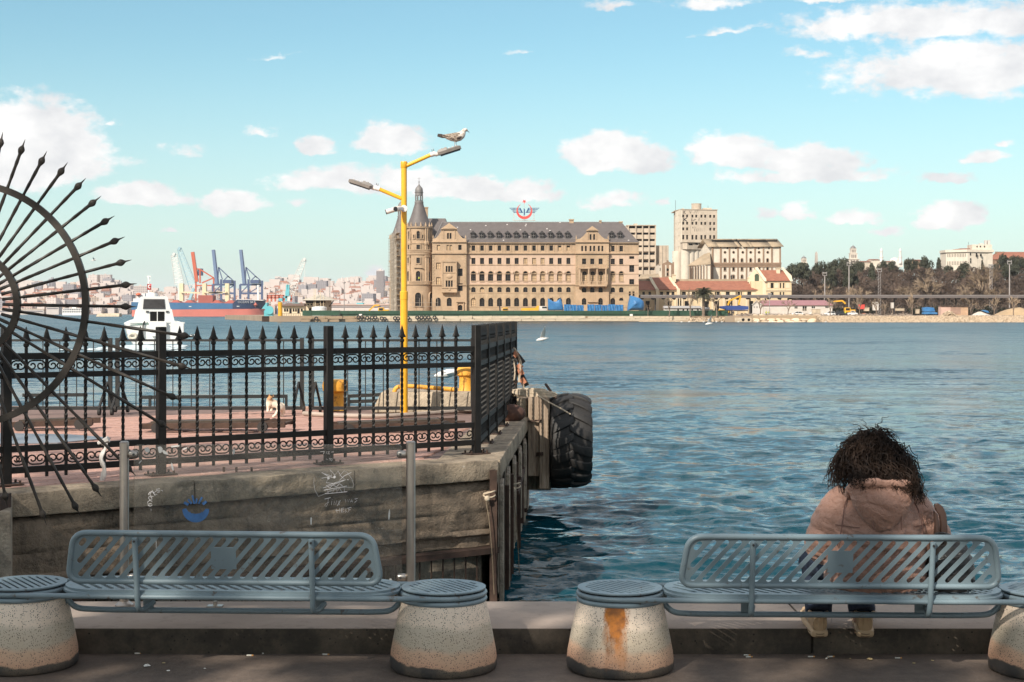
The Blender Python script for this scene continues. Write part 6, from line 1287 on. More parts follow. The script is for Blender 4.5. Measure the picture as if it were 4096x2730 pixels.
for px in(1442,2525):tag(obj('notice_board',MB().bx(X(px-6,512.5),X(px+6,512.5),512.4,512.5,Z(1266,512.5),Z(1257,512.5)),mat('white_enamel',(.72,.66,.62),.45)),'white notice board on the green hoarding '+('left of the lamp post' if px<2000 else 'below the far right tarpaulin'),'notice')
# blue tarpaulins and machines behind the hoarding
TAR=NT('blue_tarpaulin');TAR.base(TAR.ramp(TAR.noise(.5,5),(.3,(.03,.14,.33)),(.7,(.06,.21,.43))),.45);TAR.bump(TAR.noise(.9,5),.5,.4);TAR=TAR.m
def tarp(label,poly,Y,depth,amp=.35):
 b=MB();n=len(poly);cx=sum(p[0]for p in poly)/n;cy=sum(p[1]for p in poly)/n;rings=[]
 for k,(s,d_) in enumerate(((.97,depth),(1,depth*.4),(.98,0),(.8,-amp),(.5,-amp*1.6),(.1,-amp*1.9))):rings.append([Vector((ax(cx+(x-cx)*s),Y+d_+(amp*.8*mnoise.noise(Vector((x*.05,y*.05,k)))),az_(cy+(y-cy)*s))) for x,y in poly])
 return tag(obj('tarpaulin',b.loft(rings),TAR,ang=50),label,'tarpaulin','blue tarpaulins in front of the station')
tarp('blue tarpaulin with a torn peaked top left of the long blue screen',[(1469,1162),(1468,1060),(1500,1085),(1535,1090),(1575,1058),(1590,1110),(1600,1162)],520,3)
tarp('big billowing blue tarpaulin bundle at the right end of the station',[(2125,1164),(2130,1120),(2148,1036),(2180,1045),(2225,1060),(2258,1085),(2264,1120),(2255,1160),(2190,1160)],520,4,1.0)
lt=thing('tarpaulin_screen','long low screen of blue tarpaulin sheets in front of the station','screen',(ax(1850),519,GZ))
for i,(a,c) in enumerate(((1600,1648),(1650,1703),(1705,1762),(1792,1850),(1852,1910),(1912,1960),(1962,2020),(2022,2086))):
 rings=[[Vector((ax(lerp(a,c,k/8)),519+.25*math.sin(k*1.9+i+yy),az_(y))) for k in range(9)]+[Vector((ax(lerp(a,c,k/8)),519.3+.25*math.sin(k*1.9+i+yy),az_(y))) for k in range(8,-1,-1)]for yy,y in enumerate((1165,1145,1128,1112+(i%3)*3))]
 obj('sheet',MB().loft(rings),TAR,lt)
tag(obj('water_drum',MB().lathe([(.55,GZ),(.6,GZ+.4),(.55,GZ+1.6)],(ax(1775),518.8,0),14),mat('rust_drum',(.3,.2,.15),.8)),'rusty drum standing in the gap of the blue screen','drum')
# ------------------------------------------------------------------ right of the station
KB=.3507
def bX(c,Y):return X(2450+KB*c,Y)
def bZ(c,Y):return Z(770+KB*c,Y)
SILO=stonem('stained_render',(.50,.41,.32),.3,.22,.3);SILW=stonem('pale_render',(.62,.54,.44),.3,.12,.2);BRNB=stonem('brown_brick',(.27,.175,.115),.5,.15,.4);CORR=stonem('rusty_corrugated',(.36,.27,.18),.25,.25,.3);BLK=mat('black_graffiti',(.03,.028,.027),.8,var=.2)
def wall2(par,name,A,B,z0,z1,wins,th,m,pane=True,fillm=None): # vertical wall from plan point A to B; wins: (u0..1, zc0, zc1, width, kind)
 A,B=Vector(A),Vector(B);D=(B-A);L=D.length;D/=L;Nn=Vector((D.y,-D.x));
 hol=[arch_poly(u*L,w_,a,c,k) for u,a,c,w_,k in wins];me=plate(rectp(0,L,z0,z1),hol,th)
 xform(me,lambda a:np.stack([A.x+D.x*a[:,0]+Nn.x*(a[:,2]-th/2),A.y+D.y*a[:,0]+Nn.y*(a[:,2]-th/2),a[:,1]],1));o=obj(name,me,m,par,fix=False)
 ang_=math.atan2(D.y,D.x)
 for u,a,c,w_,k in wins:
  key=('w2',round(w_,2),round(c-a,2),k)
  if key not in WC:
   b=MB().bx(-w_/2,w_/2,0,.06,0,c-a);pm=b.mesh('window');pm.materials.append(DARK);fm=MB().bx(-.04,.04,-.06,-.002,0,c-a).bx(-w_/2,w_/2,-.06,-.003,(c-a)*.5,(c-a)*.5+.07).mesh('glazing_bar');fm.materials.append(FRD);WC[key]=(pm,fm)
  pm,fm=WC[key];p=A+D*(u*L)-Nn*(th*.75);w__=link('window',pm,par,(p.x,p.y,a),ang_);sub(link('glazing_bar',fm),w__)
 return o
def solid(par,name,foot,z0,z1,m):return obj(name,MB().prism(foot,lambda u,v,w_:Vector((u,v,w_)),z0,z1),m,par)
# left concrete slab block
Y=660;t=thing('concrete_block','weathered concrete slab block with ribs and balcony bands rising behind the station end','building',(bX(330,Y),Y,GZ))
solid(t,'core',[(bX(168,Y),Y+1.0),(bX(493,Y),Y+1.0),(bX(493,Y),Y+16),(bX(120,Y),Y+16)],GZ,bZ(382,Y),SILO)
for y in(397,470,543,613,700,787,875,950):
 obj('balcony_band',MB().bx(bX(172,Y),bX(490,Y),Y+.05,Y+.98,bZ(y+62,Y),bZ(y+14,Y)),SILO,t);
 for x0,x1 in((192,254),(278,334),(350,408),(424,480)):obj('dark_opening',MB().bx(bX(x0,Y),bX(x1,Y),Y+.92,Y+.99,bZ(y+12,Y),bZ(y-10,Y)),DARK,t)
for x in(180,266,342,416,489):obj('rib',MB().bx(bX(x-6,Y),bX(x+6,Y),Y-.5,Y+1.1,GZ,bZ(378,Y)),SILO,t)
obj('roof_slab',MB().bx(bX(160,Y),bX(497,Y),Y-.7,Y+16.3,bZ(381.5,Y),bZ(373,Y)),SILO,t);obj('roof_hut',MB().bx(bX(252,Y),bX(290,Y),Y+3,Y+7,bZ(373,Y),bZ(352,Y)),SILO,t);obj('side_block',MB().bx(bX(498,Y),bX(646,Y),Y+2,Y+18,GZ,bZ(604,Y)),SILO,t)
for x in(530,570,610):obj('side_rib',MB().bx(bX(x-3,Y),bX(x+3,Y),Y+1.7,Y+2.1,GZ,bZ(606,Y)),SILO,t)
# gable fronted brown mill house and grey roofs in front
Y=600;t=thing('mill_house','small brown brick gabled mill house with a round window between the two silos','building',(bX(630,Y),Y,GZ))
me=plate([(bX(566,Y),GZ),(bX(702,Y),GZ),(bX(702,Y),bZ(798,Y)),(bX(684,Y),bZ(798,Y)),(bX(684,Y),bZ(812,Y)),(bX(640,Y),bZ(790,Y)),(bX(640,Y),bZ(775,Y)),(bX(618,Y),bZ(775,Y)),(bX(618,Y),bZ(795,Y)),(bX(566,Y),bZ(815,Y))],[circ(bX(628,Y),bZ(884,Y),.55),rectp(bX(620,Y),bX(636,Y),bZ(952,Y),bZ(918,Y))],.6);xform(me,lambda a:np.stack([a[:,0],Y-a[:,2],a[:,1]],1));obj('wall',me,BRNB,t,fix=False)
obj('interior',MB().bx(bX(570,Y),bX(698,Y),Y+.4,Y+12,GZ,bZ(830,Y)),DARK,t);obj('plaster_panel',MB().bx(bX(600,Y),bX(614,Y),Y-.36,Y-.3,bZ(960,Y),bZ(830,Y)).bx(bX(644,Y),bX(668,Y),Y-.36,Y-.3,bZ(960,Y),bZ(830,Y)),SILW,t);obj('side_wall',MB().bx(bX(528,Y),bX(565,Y),Y+.2,Y+12,GZ,bZ(828,Y)),SILW,t);obj('side_window',MB().bx(bX(540,Y),bX(548,Y),Y+.12,Y+.19,bZ(898,Y),bZ(862,Y)),DARK,t)
obj('roof',MB().quad((bX(525,Y),Y-.4,bZ(826,Y)),(bX(570,Y),Y-.4,bZ(798,Y)),(bX(580,Y),Y+12,bZ(798,Y)),(bX(525,Y),Y+12,bZ(826,Y))),CORR,t)
t=thing('grey_shed','low shed with faded grey pitched roof behind the red tiled annex','shed',(bX(420,590),590,GZ))
for x0,x1,xp,y0,y1 in((300,420,390,985,925),(385,545,500,985,920)):obj('roof',MB().loft([[(bX(x0,588),588,bZ(y0,588)),(bX(x1,588),588,bZ(y0-8,588)),(bX(x1,588),596,bZ(y1,588)),(bX(x0+40,588),596,bZ(y1+10,588))],[(bX(x0,588),588,GZ),(bX(x1,588),588,GZ),(bX(x1,588),596,GZ),(bX(x0+40,588),596,GZ)]]),CORR,t)
# tall silo with graffiti
Y=625;A_,B_2,C_2=(bX(715,Y+9),Y+9),(bX(776,Y),Y),(bX(1195,Y+3),Y+3)
t=thing('grain_silo','tall derelict concrete grain silo with black graffiti and a round tank on top','silo',(bX(950,Y),Y,GZ))
fw=[]
for y0,h in((254,32),(336,32),(401,32),(486,52)):
 for x in(808,852,912,956,1015,1058,1116,1160):
  if y0==401 and 880<x<1090:continue
  fw.append(((x-776)/419,bZ(y0+h,Y),bZ(y0,Y),.88,'rect'))
wall2(t,'wall',B_2,C_2,GZ,bZ(196,Y),fw,.6,SILO)
sw=[(u,bZ(y0+h,Y),bZ(y0,Y),1.0,'rect') for y0,h in((256,32),(338,36),(404,30),(488,50),(615,52),(725,50),(830,46)) for u in((.15,.62,.85) if y0<700 else(.15,))]
wall2(t,'wall',A_,B_2,GZ,bZ(196,Y),sw,.6,SILW);solid(t,'core',[(A_[0]+.7,A_[1]+.5),(B_2[0]+.2,B_2[1]+.75),(C_2[0]-.1,C_2[1]+.75),(C_2[0]-.1,C_2[1]+14),(A_[0]+.7,A_[1]+12)],GZ,bZ(200,Y),SILO)
obj('parapet',MB().prism([(A_[0]-.25,A_[1]),(B_2[0],B_2[1]-.25),(C_2[0]+.2,C_2[1]-.25),(C_2[0]+.2,C_2[1]+14),(A_[0]-.25,A_[1]+14)],lambda u,v,w_:Vector((u,v,w_)),bZ(197,Y)+.003,bZ(190,Y)),SILO,t)
obj('tank',MB().lathe([(2.05,bZ(192,Y)),(2.05,bZ(124,Y)),(2.15,bZ(122,Y)),(2.15,bZ(116,Y)),(.1,bZ(114,Y))],(bX(957,Y+7),Y+7,0),24),SILO,t);obj('roof_hut',MB().bx(bX(1048,Y),bX(1142,Y),Y+3,Y+8,bZ(192,Y),bZ(173,Y)),SILO,t);obj('roof_hut',MB().bx(bX(802,Y),bX(826,Y),Y+3,Y+5,bZ(192,Y),bZ(178,Y)),SILO,t)
obj('mast',MB().tube([(bX(736,Y),Y+6,bZ(192,Y)),(bX(736,Y),Y+6,bZ(78,Y))],.07,5).tube([(bX(1111,Y),Y+6,bZ(175,Y)),(bX(1111,Y),Y+6,bZ(138,Y))],.05,5),FRD,t)
def graf(lines,w_,nm='graffiti_letter'):
 for l in lines:
  b=MB()
  for seg in l:
   for(x0,y0),(x1,y1) in zip(seg,seg[1:]):
    q=lambda x,y:Vector((bX(x,Y),Y-.012+3*(x-776)/419,bZ(y,Y)));b.bar(q(x0,y0),q(x1,y1),w_,.02,up=Vector((0,1,0)))
  obj(nm,b,BLK,t)
graf([[[(812,288),(808,332)],[(848,288),(815,312),(850,332)]],[[(905,295),(902,330)],[(905,292),(990,292),(985,318),(950,330),(905,322)],[(925,318),(940,305),(955,318)]],[[(1092,292),(1060,294),(1052,308),(1085,316),(1078,330),(1042,328)]]],.5)
graf([[[(812,208),(812,246)],[(832,208),(814,226),(836,248)]],[[(876,208),(890,240),(898,208)]],[[(930,246),(944,205),(956,240),(970,206),(984,246)]],[[(1010,208),(1030,228),(1048,206)],[(1030,228),(1028,248)]],[[(1098,206),(1072,212),(1095,228),(1070,244)]],[[(1124,246),(1130,208),(1144,228),(1160,206),(1166,244)]]],.26)
graf([[[(914,388),(914,412)],[(928,390),(916,400),(930,412)]],[[(940,390),(944,411),(956,390)]],[[(982,390),(970,394),(984,404),(970,412)]],[[(994,390),(996,410),(1010,410),(1012,390)]],[[(1026,390),(1026,410)],[(1044,390),(1028,400),(1046,412)]]],.24)
graf([[[(936,416),(936,446)],[(960,418),(960,446)],[(936,432),(960,432)]],[[(975,446),(980,412),(996,412),(998,446)],[(978,430),(996,430)]],[[(1008,446),(1008,410),(1032,446),(1032,408)]],[[(1048,400),(1050,452)],[(1072,400),(1052,430),(1076,430),(1082,470)]]],.34)
graf([[[(895,388),(888,440),(890,470)]]],.1)
# silo cells below, wrapped in pale render
Y2=614;t2=thing('silo_annex','white rendered silo cells with a windowed gallery in front of the graffiti tower','silo',(bX(930,Y2),Y2,GZ))
obj('gallery',MB().prism([(bX(802,Y2),Y2+1),(bX(850,Y2),Y2),(bX(1072,Y2),Y2+5),(bX(1072,Y2),Y2+8),(bX(802,Y2),Y2+8)],lambda u,v,w_:Vector((u,v,w_)),bZ(650,Y2),bZ(572,Y2)),SILO,t2)
for x0,x1 in((868,920),(930,942),(950,985),(995,1030),(1040,1062)):
 yy=lambda x:Y2-.02+5*(x-850)/222;obj('window',MB().prism([(bX(x0,Y2),yy(x0)),(bX(x1,Y2),yy(x1)),(bX(x1,Y2),yy(x1)+.5),(bX(x0,Y2),yy(x0)+.5)],lambda u,v,w_:Vector((u,v,w_)),bZ(604-(x0-868)*.09,Y2),bZ(582-(x0-868)*.09,Y2)),DARK,t2)
obj('gallery_roof',MB().prism([(bX(795,Y2),Y2+.6),(bX(850,Y2),Y2-.5),(bX(1076,Y2),Y2+4.5),(bX(1076,Y2),Y2+8.5),(bX(795,Y2),Y2+8.5)],lambda u,v,w_:Vector((u,v,w_)),bZ(571,Y2),bZ(565,Y2)),SILO,t2)
for i,x in enumerate((830,885,938,988,1036)):obj('silo_cell',MB().lathe([(1.9,GZ),(1.9,bZ(652,Y2))],(bX(x+4,Y2+2+i),Y2+3+i,0),20),SILW,t2)
obj('silo_cell',MB().lathe([(2.2,GZ),(2.2,bZ(660,Y2))],(bX(750,Y2+8),Y2+9.8,0),20),SILW,t2)
# white granary with brown brick pilasters
Y=590;t=thing('granary','white plastered granary with brown brick pilasters, round windows and broken iron roof','building',(bX(1500,Y),Y,GZ));gx=lambda x:bX(x,Y);gz=lambda y:bZ(y,Y)
hol=[];gw=[]
for x in(1283,1381,1486,1576,1671,1770):hol.append(circ(gx(x),gz(685),.42,12));gw.append((x,685,.42,0))
for x,y in((1310,638),(1407,638),(1668,640),(1785,640)):hol.append(circ(gx(x),gz(y),.40,10));gw.append((x,y,.40,0))
for y in(778,877,966):
 for x in(1283,1381,1477,1576,1672,1769):hol.append(arch_poly(gx(x),.72,gz(y+19),gz(y-19),'round'));gw.append((x,y,0,1))
me=plate(rectp(gx(1128),gx(1920),GZ,gz(617)),hol,.6);xform(me,lambda a:np.stack([a[:,0],Y+.3-a[:,2],a[:,1]],1));obj('wall',me,SILW,t,fix=False)
pr=MB().tube([(0,.4,0),(0,.46,0)],.5,12).mesh('window');pr.materials.append(DARK);rr_=MB().tube([(.46*math.cos(2*PI*k/16),-.04,.46*math.sin(2*PI*k/16)) for k in range(16)],.1,5,closed=True).mesh('window_surround');rr_.materials.append(BRNB);pa_=plate(arch_poly(0,1.14,-.95,1.0,'round'),[arch_poly(0,.72,-.72,.72,'round')],.12);xform(pa_,lambda a:np.stack([a[:,0],-.03-a[:,2],a[:,1]],1));pa_.materials.append(BRNB);pb_=MB().bx(-.4,.4,.4,.46,-.8,.8).mesh('window');pb_.materials.append(DARK)
for x,y,r_,k in gw:o=link('window',pb_ if k else pr,t,(gx(x),Y,gz(y)));(sub(link('window_surround',pa_ if k else rr_),o) if y!=638 and y!=640 else None)
for x0,x1 in((1130,1151),(1225,1244),(1325,1341),(1422,1438),(1520,1535),(1617,1632),(1713,1729),(1808,1826),(1903,1921)):
 obj('pilaster',MB().bx(gx(x0),gx(x1),Y-.25,Y+.02,GZ,gz(853.5)).bx(gx(x0),gx(x1),Y-.25,Y+.02,gz(802.5),gz(618)),BRNB,t)
obj('brick_band',MB().bx(gx(1126),gx(1924),Y-.3,Y+.02,gz(853),gz(822)).bx(gx(1124),gx(1926),Y-.42,Y+.02,gz(821.5),gz(803)),BRNB,t);b=MB()
for k in range(60):x=lerp(1132,1916,k/59);b.bx(gx(x-3),gx(x+3),Y-.42,Y-.3,gz(834),gz(822))
obj('corbel',b,BRNB,t)['kind']='stuff'
solid(t,'core',[(gx(1130),Y+.65),(gx(1918),Y+.65),(gx(1918),Y+14),(gx(1060),Y+14),(gx(1060),Y+10)],GZ,gz(640),SILW)
obj('gable_wall',MB().prism([(0,GZ),(13,GZ),(13,gz(618)),(6.5,gz(540)),(0,gz(618))],lambda u,v,w_:Vector((lerp(gx(1128),gx(1066),u/13)+w_,Y+.3+u,v)),-.05,.25),SILW,t)
rd=Vector((gx(1066)-gx(1128),13,0))
rb=MB()
def rpt(x,d,z):return Vector((gx(x)+(gx(1066)-gx(1128))*d/13,Y+d,z))
segs=[(1082,1205),(1205,1420),(1420,1462),(1478,1570),(1560,1600),(1600,1806),(1806,1945)]
for x0,x1 in segs:
 hole=(x0,x1) in((1205,1420),(1600,1806));ztop=gz(526)
 lo=[rpt(x0,-.9,gz(622)),rpt(x1,-.9,gz(622-(4 if x0>1500 else 0)))]
 up=lambda x,q:rpt(x,-.9+7.4*q,lerp(gz(622),ztop,q))
 if hole:rb.quad(lo[0],lo[1],up(x1,.62),up(x0,.62));rb.quad(up(x0,.93),up(x1,.93),up(x1,1),up(x0,1))
 else:rb.quad(lo[0],lo[1],up(x1,1),up(x0,1))
rb.quad(rpt(1082,14,gz(622)),rpt(1945,14,gz(622)),rpt(1945,6.5,gz(526)),rpt(1082,6.5,gz(526)))
rf=obj('roof',rb,CORR,t,fix=False);md=rf.modifiers.new('thick','SOLIDIFY');md.thickness=.15
obj('roof_void',MB().bx(gx(1150),gx(1900),Y+4,Y+8,gz(610),gz(540)),DARK,t)
obj('smoke_stain',MB().prism([(gx(1350),gz(1000)),(gx(1380),gz(1000)),(gx(1385),gz(950)),(gx(1362),gz(936)),(gx(1348),gz(955))],lambda u,v,w_:Vector((u,w_,v)),Y-.012,Y-.004),BLK,t)
# lean-to on the left of the granary
t=thing('lean_to_shed','white lean-to shed with steep rusty roof against the left side of the granary','shed',(bX(980,585),585,GZ))
obj('roof',MB().loft([[(bX(858,585),585,bZ(834,585)),(bX(1120,584),584,bZ(815,585)),(bX(1120,588),590,bZ(680,585)),(bX(1050,595),596,bZ(690,585))],[(bX(858,585),585,bZ(842,585)),(bX(1120,584),584,bZ(823,585)),(bX(1120,588),590,bZ(690,585)),(bX(1050,595),596,bZ(700,585))]]),CORR,t)
obj('wall',MB().prism([(bX(876,585),585.4),(bX(1119,584),584.4),(bX(1119,588),589),(bX(1050,595),594)],lambda u,v,w_:Vector((u,v,w_)),GZ,bZ(838,585)),SILW,t)
for x in(880,905,940,970,1003,1036,1072,1116):obj('pilaster',MB().bx(bX(x-3,585),bX(x+3,585),584.2,585.3,GZ,bZ(838-(x-880)*.06,585)),BRNB,t)
# long station annex with red tiled roofs
TILE=NT('red_roof_tile');tcl=TILE.ramp(TILE.noise(.8,7,.7),(.3,(.25,.09,.055)),(.7,(.38,.15,.09)));TILE.base(TILE.mix(TILE.ramp(TILE.noise(5,5,.7),(.5,0.0),(.75,.4)),tcl,(.2,.1,.07)),.85);wv=TILE.n('ShaderNodeTexWave',Scale=2.2);TILE.t.links.new(TILE.co(),wv.inputs[0]);TILE.bump(wv.outputs['Fac'],.4,.1);TILE=TILE.m
CRM=stonem('cream_render',(.6,.46,.29),.3,.08,.1);CRMD=stonem('pale_cream_render',(.66,.54,.38),.3,.08,.1);YA=560
t=thing('station_annex','long low cream station annex with red tiled roofs and stepped firewalls','building',(bX(1000,YA),YA,GZ));cx_=lambda x:bX(x,YA);cz=lambda y:bZ(y,YA)
aw=[((x-300)/1420,cz(1178),cz(1135),w_,'rect') for x,w_ in((355,.9),(425,.9),(560,1.1),(632,1.1),(690,1.1),(815,1.4),(925,1.4),(960,.5),(1175,.5),(1205,1.2),(1315,1.4),(1412,.4),(1440,1.0),(1470,.4),(1560,1.4),(1670,1.0))]
wall2(t,'wall',(cx_(300),YA),(cx_(1720),YA),GZ,cz(1112),aw,.5,CRM);solid(t,'core',[(cx_(300),YA+.55),(cx_(1720),YA+.55),(cx_(1720),YA+11),(cx_(300),YA+11)],GZ,cz(1114),DARK)
for x0,x1 in((298,488),(528,748),(752,1722)):obj('roof',MB().loft([[(cx_(x0),YA-.7,cz(1112)),(cx_(x1),YA-.7,cz(1112)),(cx_(x1-40),YA+6,cz(1008)),(cx_(max(298,x0-36)),YA+6,cz(1008))],[(cx_(x0),YA-.7,cz(1117)),(cx_(x1),YA-.7,cz(1117)),(cx_(x1),YA+12,cz(1117)),(cx_(x0),YA+12,cz(1117))]]),TILE,t)
obj('roof',MB().loft([[(cx_(526),YA-.8,cz(1106)),(cx_(736),YA-.8,cz(1106)),(cx_(676),YA+7,cz(966)),(cx_(462),YA+7,cz(966))],[(cx_(526),YA-.8,cz(1113)),(cx_(736),YA-.8,cz(1113)),(cx_(736),YA+12,cz(1113)),(cx_(500),YA+12,cz(1113))]]),TILE,t)
for x0,x1 in((500,440),(738,665)):
 obj('firewall',MB().prism([(x0+26,1118),(x0+22,1104),(x1+22,958),(x1-4,958),(x1-2,985),(x0-6,1118)],lambda u,v,w_:Vector((cx_(u),YA-.9+w_+(1118-v)/160*8.0,cz(v))),-.3,.35),CRMD,t);obj('firewall_pier',MB().bx(cx_(x0-8),cx_(x0+28),YA-1.2,YA,GZ,cz(1100)),CRMD,t)
for x0,x1,y0,y1 in((696,736,935,1020),(1564,1598,966,1022)):c=obj('chimney',MB().bx(cx_(x0),cx_(x1),YA+4,YA+6,cz(y1),cz(y0+8)),CRMD,t);obj('chimney_cap',MB().bx(cx_(x0-3),cx_(x1+3),YA+3.8,YA+6.2,cz(y0+8),cz(y0)),CRMD,c)
obj('eave_moulding',MB().bx(cx_(298),cx_(1722),YA-.35,YA+.02,cz(1128),cz(1118)),CRMD,t);obj('rear_ridge',MB().bx(cx_(300),cx_(1600),YA+7,YA+9,cz(1010),cz(986)),CORR,t)
for x0,x1 in((770,790),(845,905),(985,1030),(1240,1280),(1345,1400),(1500,1530),(1590,1650)):obj('render_panel',MB().bx(cx_(x0),cx_(x1),YA-.1,YA+.01,cz(1174),cz(1138)),CRMD,t)
for k,x in enumerate((350,480,600,715,795,900,1010,1140,1270,1410,1530,1640)):
 obj('pier',MB().bx(cx_(x-12),cx_(x+12),YA-.3,YA+.02,GZ,cz(1210)),CRMD,t)
 if k%4!=1:obj('dark_doorway',MB().bx(cx_(x+28),cx_(x+74),YA-.06,YA-.01,GZ,cz(1240)),DARK,t)
 # yellow cross gabled house
t=thing('signal_house','yellow cross gabled house with red roof and tall chimney at the annex end','house',(cx_(1850),YA-2,GZ));Yh=YA-3;hx=lambda x:bX(x,Yh);hz2=lambda y:bZ(y,Yh)
hw=[((x-1750)/292,hz2(y1),hz2(y0),w_,'rect') for x,y0,y1,w_ in((1821,1034,1094,1.1),(1916,1034,1094,.52),(1952,1034,1094,.52),(1821,1138,1178,1.1),(1916,1138,1178,.52),(1952,1138,1178,.52))]
wall2(t,'wall',(hx(1750),Yh),(hx(2042),Yh),GZ,hz2(1008),hw,.5,CRM);solid(t,'core',[(hx(1752),Yh+.55),(hx(2040),Yh+.55),(hx(2040),Yh+9),(hx(1600),Yh+9),(hx(1600),Yh+4)],GZ,hz2(1012),CRM)
obj('gable_wall',MB().prism([(0,GZ),(8,GZ),(8,hz2(955)),(4.2,hz2(852)),(0,hz2(1000))],lambda u,v,w_:Vector((lerp(hx(1748),hx(1592),u/8)+w_,Yh+.1+u*.9,v)),-.1,.35),CRMD,t)
obj('gable_window',MB().prism([(3.0,hz2(1020)),(5.0,hz2(1020)),(5.0,hz2(945)),(4.5,hz2(928)),(3.5,hz2(928)),(3.0,hz2(945))],lambda u,v,w_:Vector((lerp(hx(1748),hx(1592),u/8)-.14+w_,Yh+.1+u*.9,v)),-.06,.0),mat('green_glass',(.06,.08,.05),.4),t)
obj('roof',MB().loft([[(hx(1748),Yh-.6,hz2(1006)),(hx(2032),Yh-.6,hz2(1006)),(hx(1955),Yh+4,hz2(884)),(hx(1690),Yh+4,hz2(884))],[(hx(1748),Yh-.6,hz2(1013)),(hx(2032),Yh-.6,hz2(1013)),(hx(2032),Yh+8,hz2(1013)),(hx(1690),Yh+8,hz2(1013))]]),TILE,t)
for x0,x1 in((1744,1648),(2040,1952)):obj('firewall',MB().prism([(x0+8,1016),(x0+8,950 if x0>2000 else 985),(x1+14,852),(x1-8,858),(x0-16,1016)],lambda u,v,w_:Vector((hx(u),Yh-.7+w_+(1016-v)/164*4.6,hz2(v))),-.2,.35),CRMD,t)
c=obj('chimney',MB().bx(hx(1884),hx(1926),Yh+2.5,Yh+4.5,hz2(950),hz2(868)),CRMD,t);obj('chimney_cap',MB().bx(hx(1879),hx(1931),Yh+2.2,Yh+4.8,hz2(868),hz2(858)),CRMD,c)
for y in(1016,1112,1124):obj('moulding',MB().bx(hx(1748),hx(2044),Yh-.2,Yh+.02,hz2(y+6),hz2(y)),CRMD,t)
for x0,x1 in((1770,1792),(1850,1892),(1975,2020)):obj('render_panel',MB().bx(hx(x0),hx(x1),Yh-.08,Yh+.01,hz2(1092),hz2(1036)),CRMD,t)
# platform canopy all the way along
t=thing('platform_canopy','very long grey flat platform canopy on dark steel columns','canopy',(X(3300,545),545,GZ));CAN=mat('canopy_sheet',(.22,.195,.185),.5,.2,var=.1,sc=.3);STL=mat('dark_steelwork',(.035,.028,.025),.7,var=.2)
obj('roof',MB().bx(X(2556,545),X(4500,545),541,549,Z(1190.5,545),Z(1181,545)),CAN,t);obj('fascia',MB().bx(X(2556,545),X(4500,545),540.9,541.2,Z(1193.5,545),Z(1184,545)),mat('canopy_fascia',(.12,.1,.095),.6,var=.1,sc=.4),t)
for k in range(46):x=2566+k*42;obj('truss',MB().prism([(X(x-9,545),Z(1193,545)),(X(x+9,545),Z(1193,545)),(X(x+5,545),Z(1199+k%2*2,545)),(X(x-5,545),Z(1199,545))],lambda u,v,w_:Vector((u,w_,v)),542,542.3),STL,t)
for px in(2620,2712,2830,2925,2998,3060,3150,3300,3420,3574,3698,3772,3820,3980,4070,4180):obj('column',MB().bx(X(px-2.6,545),X(px+2.6,545),543.6,544.1,GZ,Z(1194,545)),STL,t)
# low site sheds in front
t=thing('site_hut_row','row of low pale prefabricated site huts under the bare trees by the palm','hut',(bX(850,520),520,GZ));WSH=mat('prefab_white',(.55,.5,.45),.7,var=.1,sc=.5)
obj('wall',MB().bx(bX(592,520),bX(1000,520),520,523,GZ,bZ(1322,520)).bx(bX(1003,520),bX(1148,520),520.2,523,GZ,bZ(1335,520)),WSH,t);obj('roof',MB().bx(bX(586,520),bX(1005,520),519.4,523.5,bZ(1321.5,520),bZ(1296,520)).bx(bX(1007,520),bX(1108,520),519.6,523.5,bZ(1334.5,520),bZ(1312,520)),mat('pale_grey_roof',(.42,.4,.4),.6,var=.1),t)
for x in(740,800,848,900,965):obj('window',MB().bx(bX(x,520),bX(x+16,520),519.93,519.99,bZ(1352,520),bZ(1330,520)),DARK,t)
KE=.27624
def eX(c,Y):return X(2850+KE*c,Y)
def eZ(c,Y):return Z(1150+KE*c,Y)
PUR=stonem('purple_roof',(.31,.15,.16),.3,.08,.1);Yp=525;t=thing('barrack_shed','long white site barrack with a dusty purple pitched roof','shed',(eX(1230,Yp),Yp,GZ))
obj('wall',MB().bx(eX(735,Yp),eX(1735,Yp),Yp,Yp+8,GZ,eZ(256,Yp)),WSH,t);obj('gable_wall',MB().prism([(eX(580,Yp),GZ),(eX(733,Yp),GZ),(eX(733,Yp),eZ(256,Yp)),(eX(640,Yp),eZ(200,Yp)),(eX(580,Yp),eZ(250,Yp))],lambda u,v,w_:Vector((u,w_,v)),Yp+.3,Yp+.6),WSH,t)
obj('roof',MB().loft([[(eX(712,Yp),Yp-.5,eZ(258,Yp)),(eX(1752,Yp),Yp-.5,eZ(258,Yp)),(eX(1665,Yp),Yp+4.5,eZ(186,Yp)),(eX(720,Yp),Yp+4.5,eZ(186,Yp))],[(eX(712,Yp),Yp-.5,eZ(263,Yp)),(eX(1752,Yp),Yp-.5,eZ(263,Yp)),(eX(1752,Yp),Yp+9,eZ(263,Yp)),(eX(712,Yp),Yp+9,eZ(263,Yp))]]),PUR,t);obj('barge_board',MB().bar((eX(570,Yp),Yp,eZ(255,Yp)),(eX(642,Yp),Yp,eZ(192,Yp)),.2).bar((eX(642,Yp),Yp,eZ(192,Yp)),(eX(720,Yp),Yp-.5,eZ(258,Yp)),.2),WSH,t)
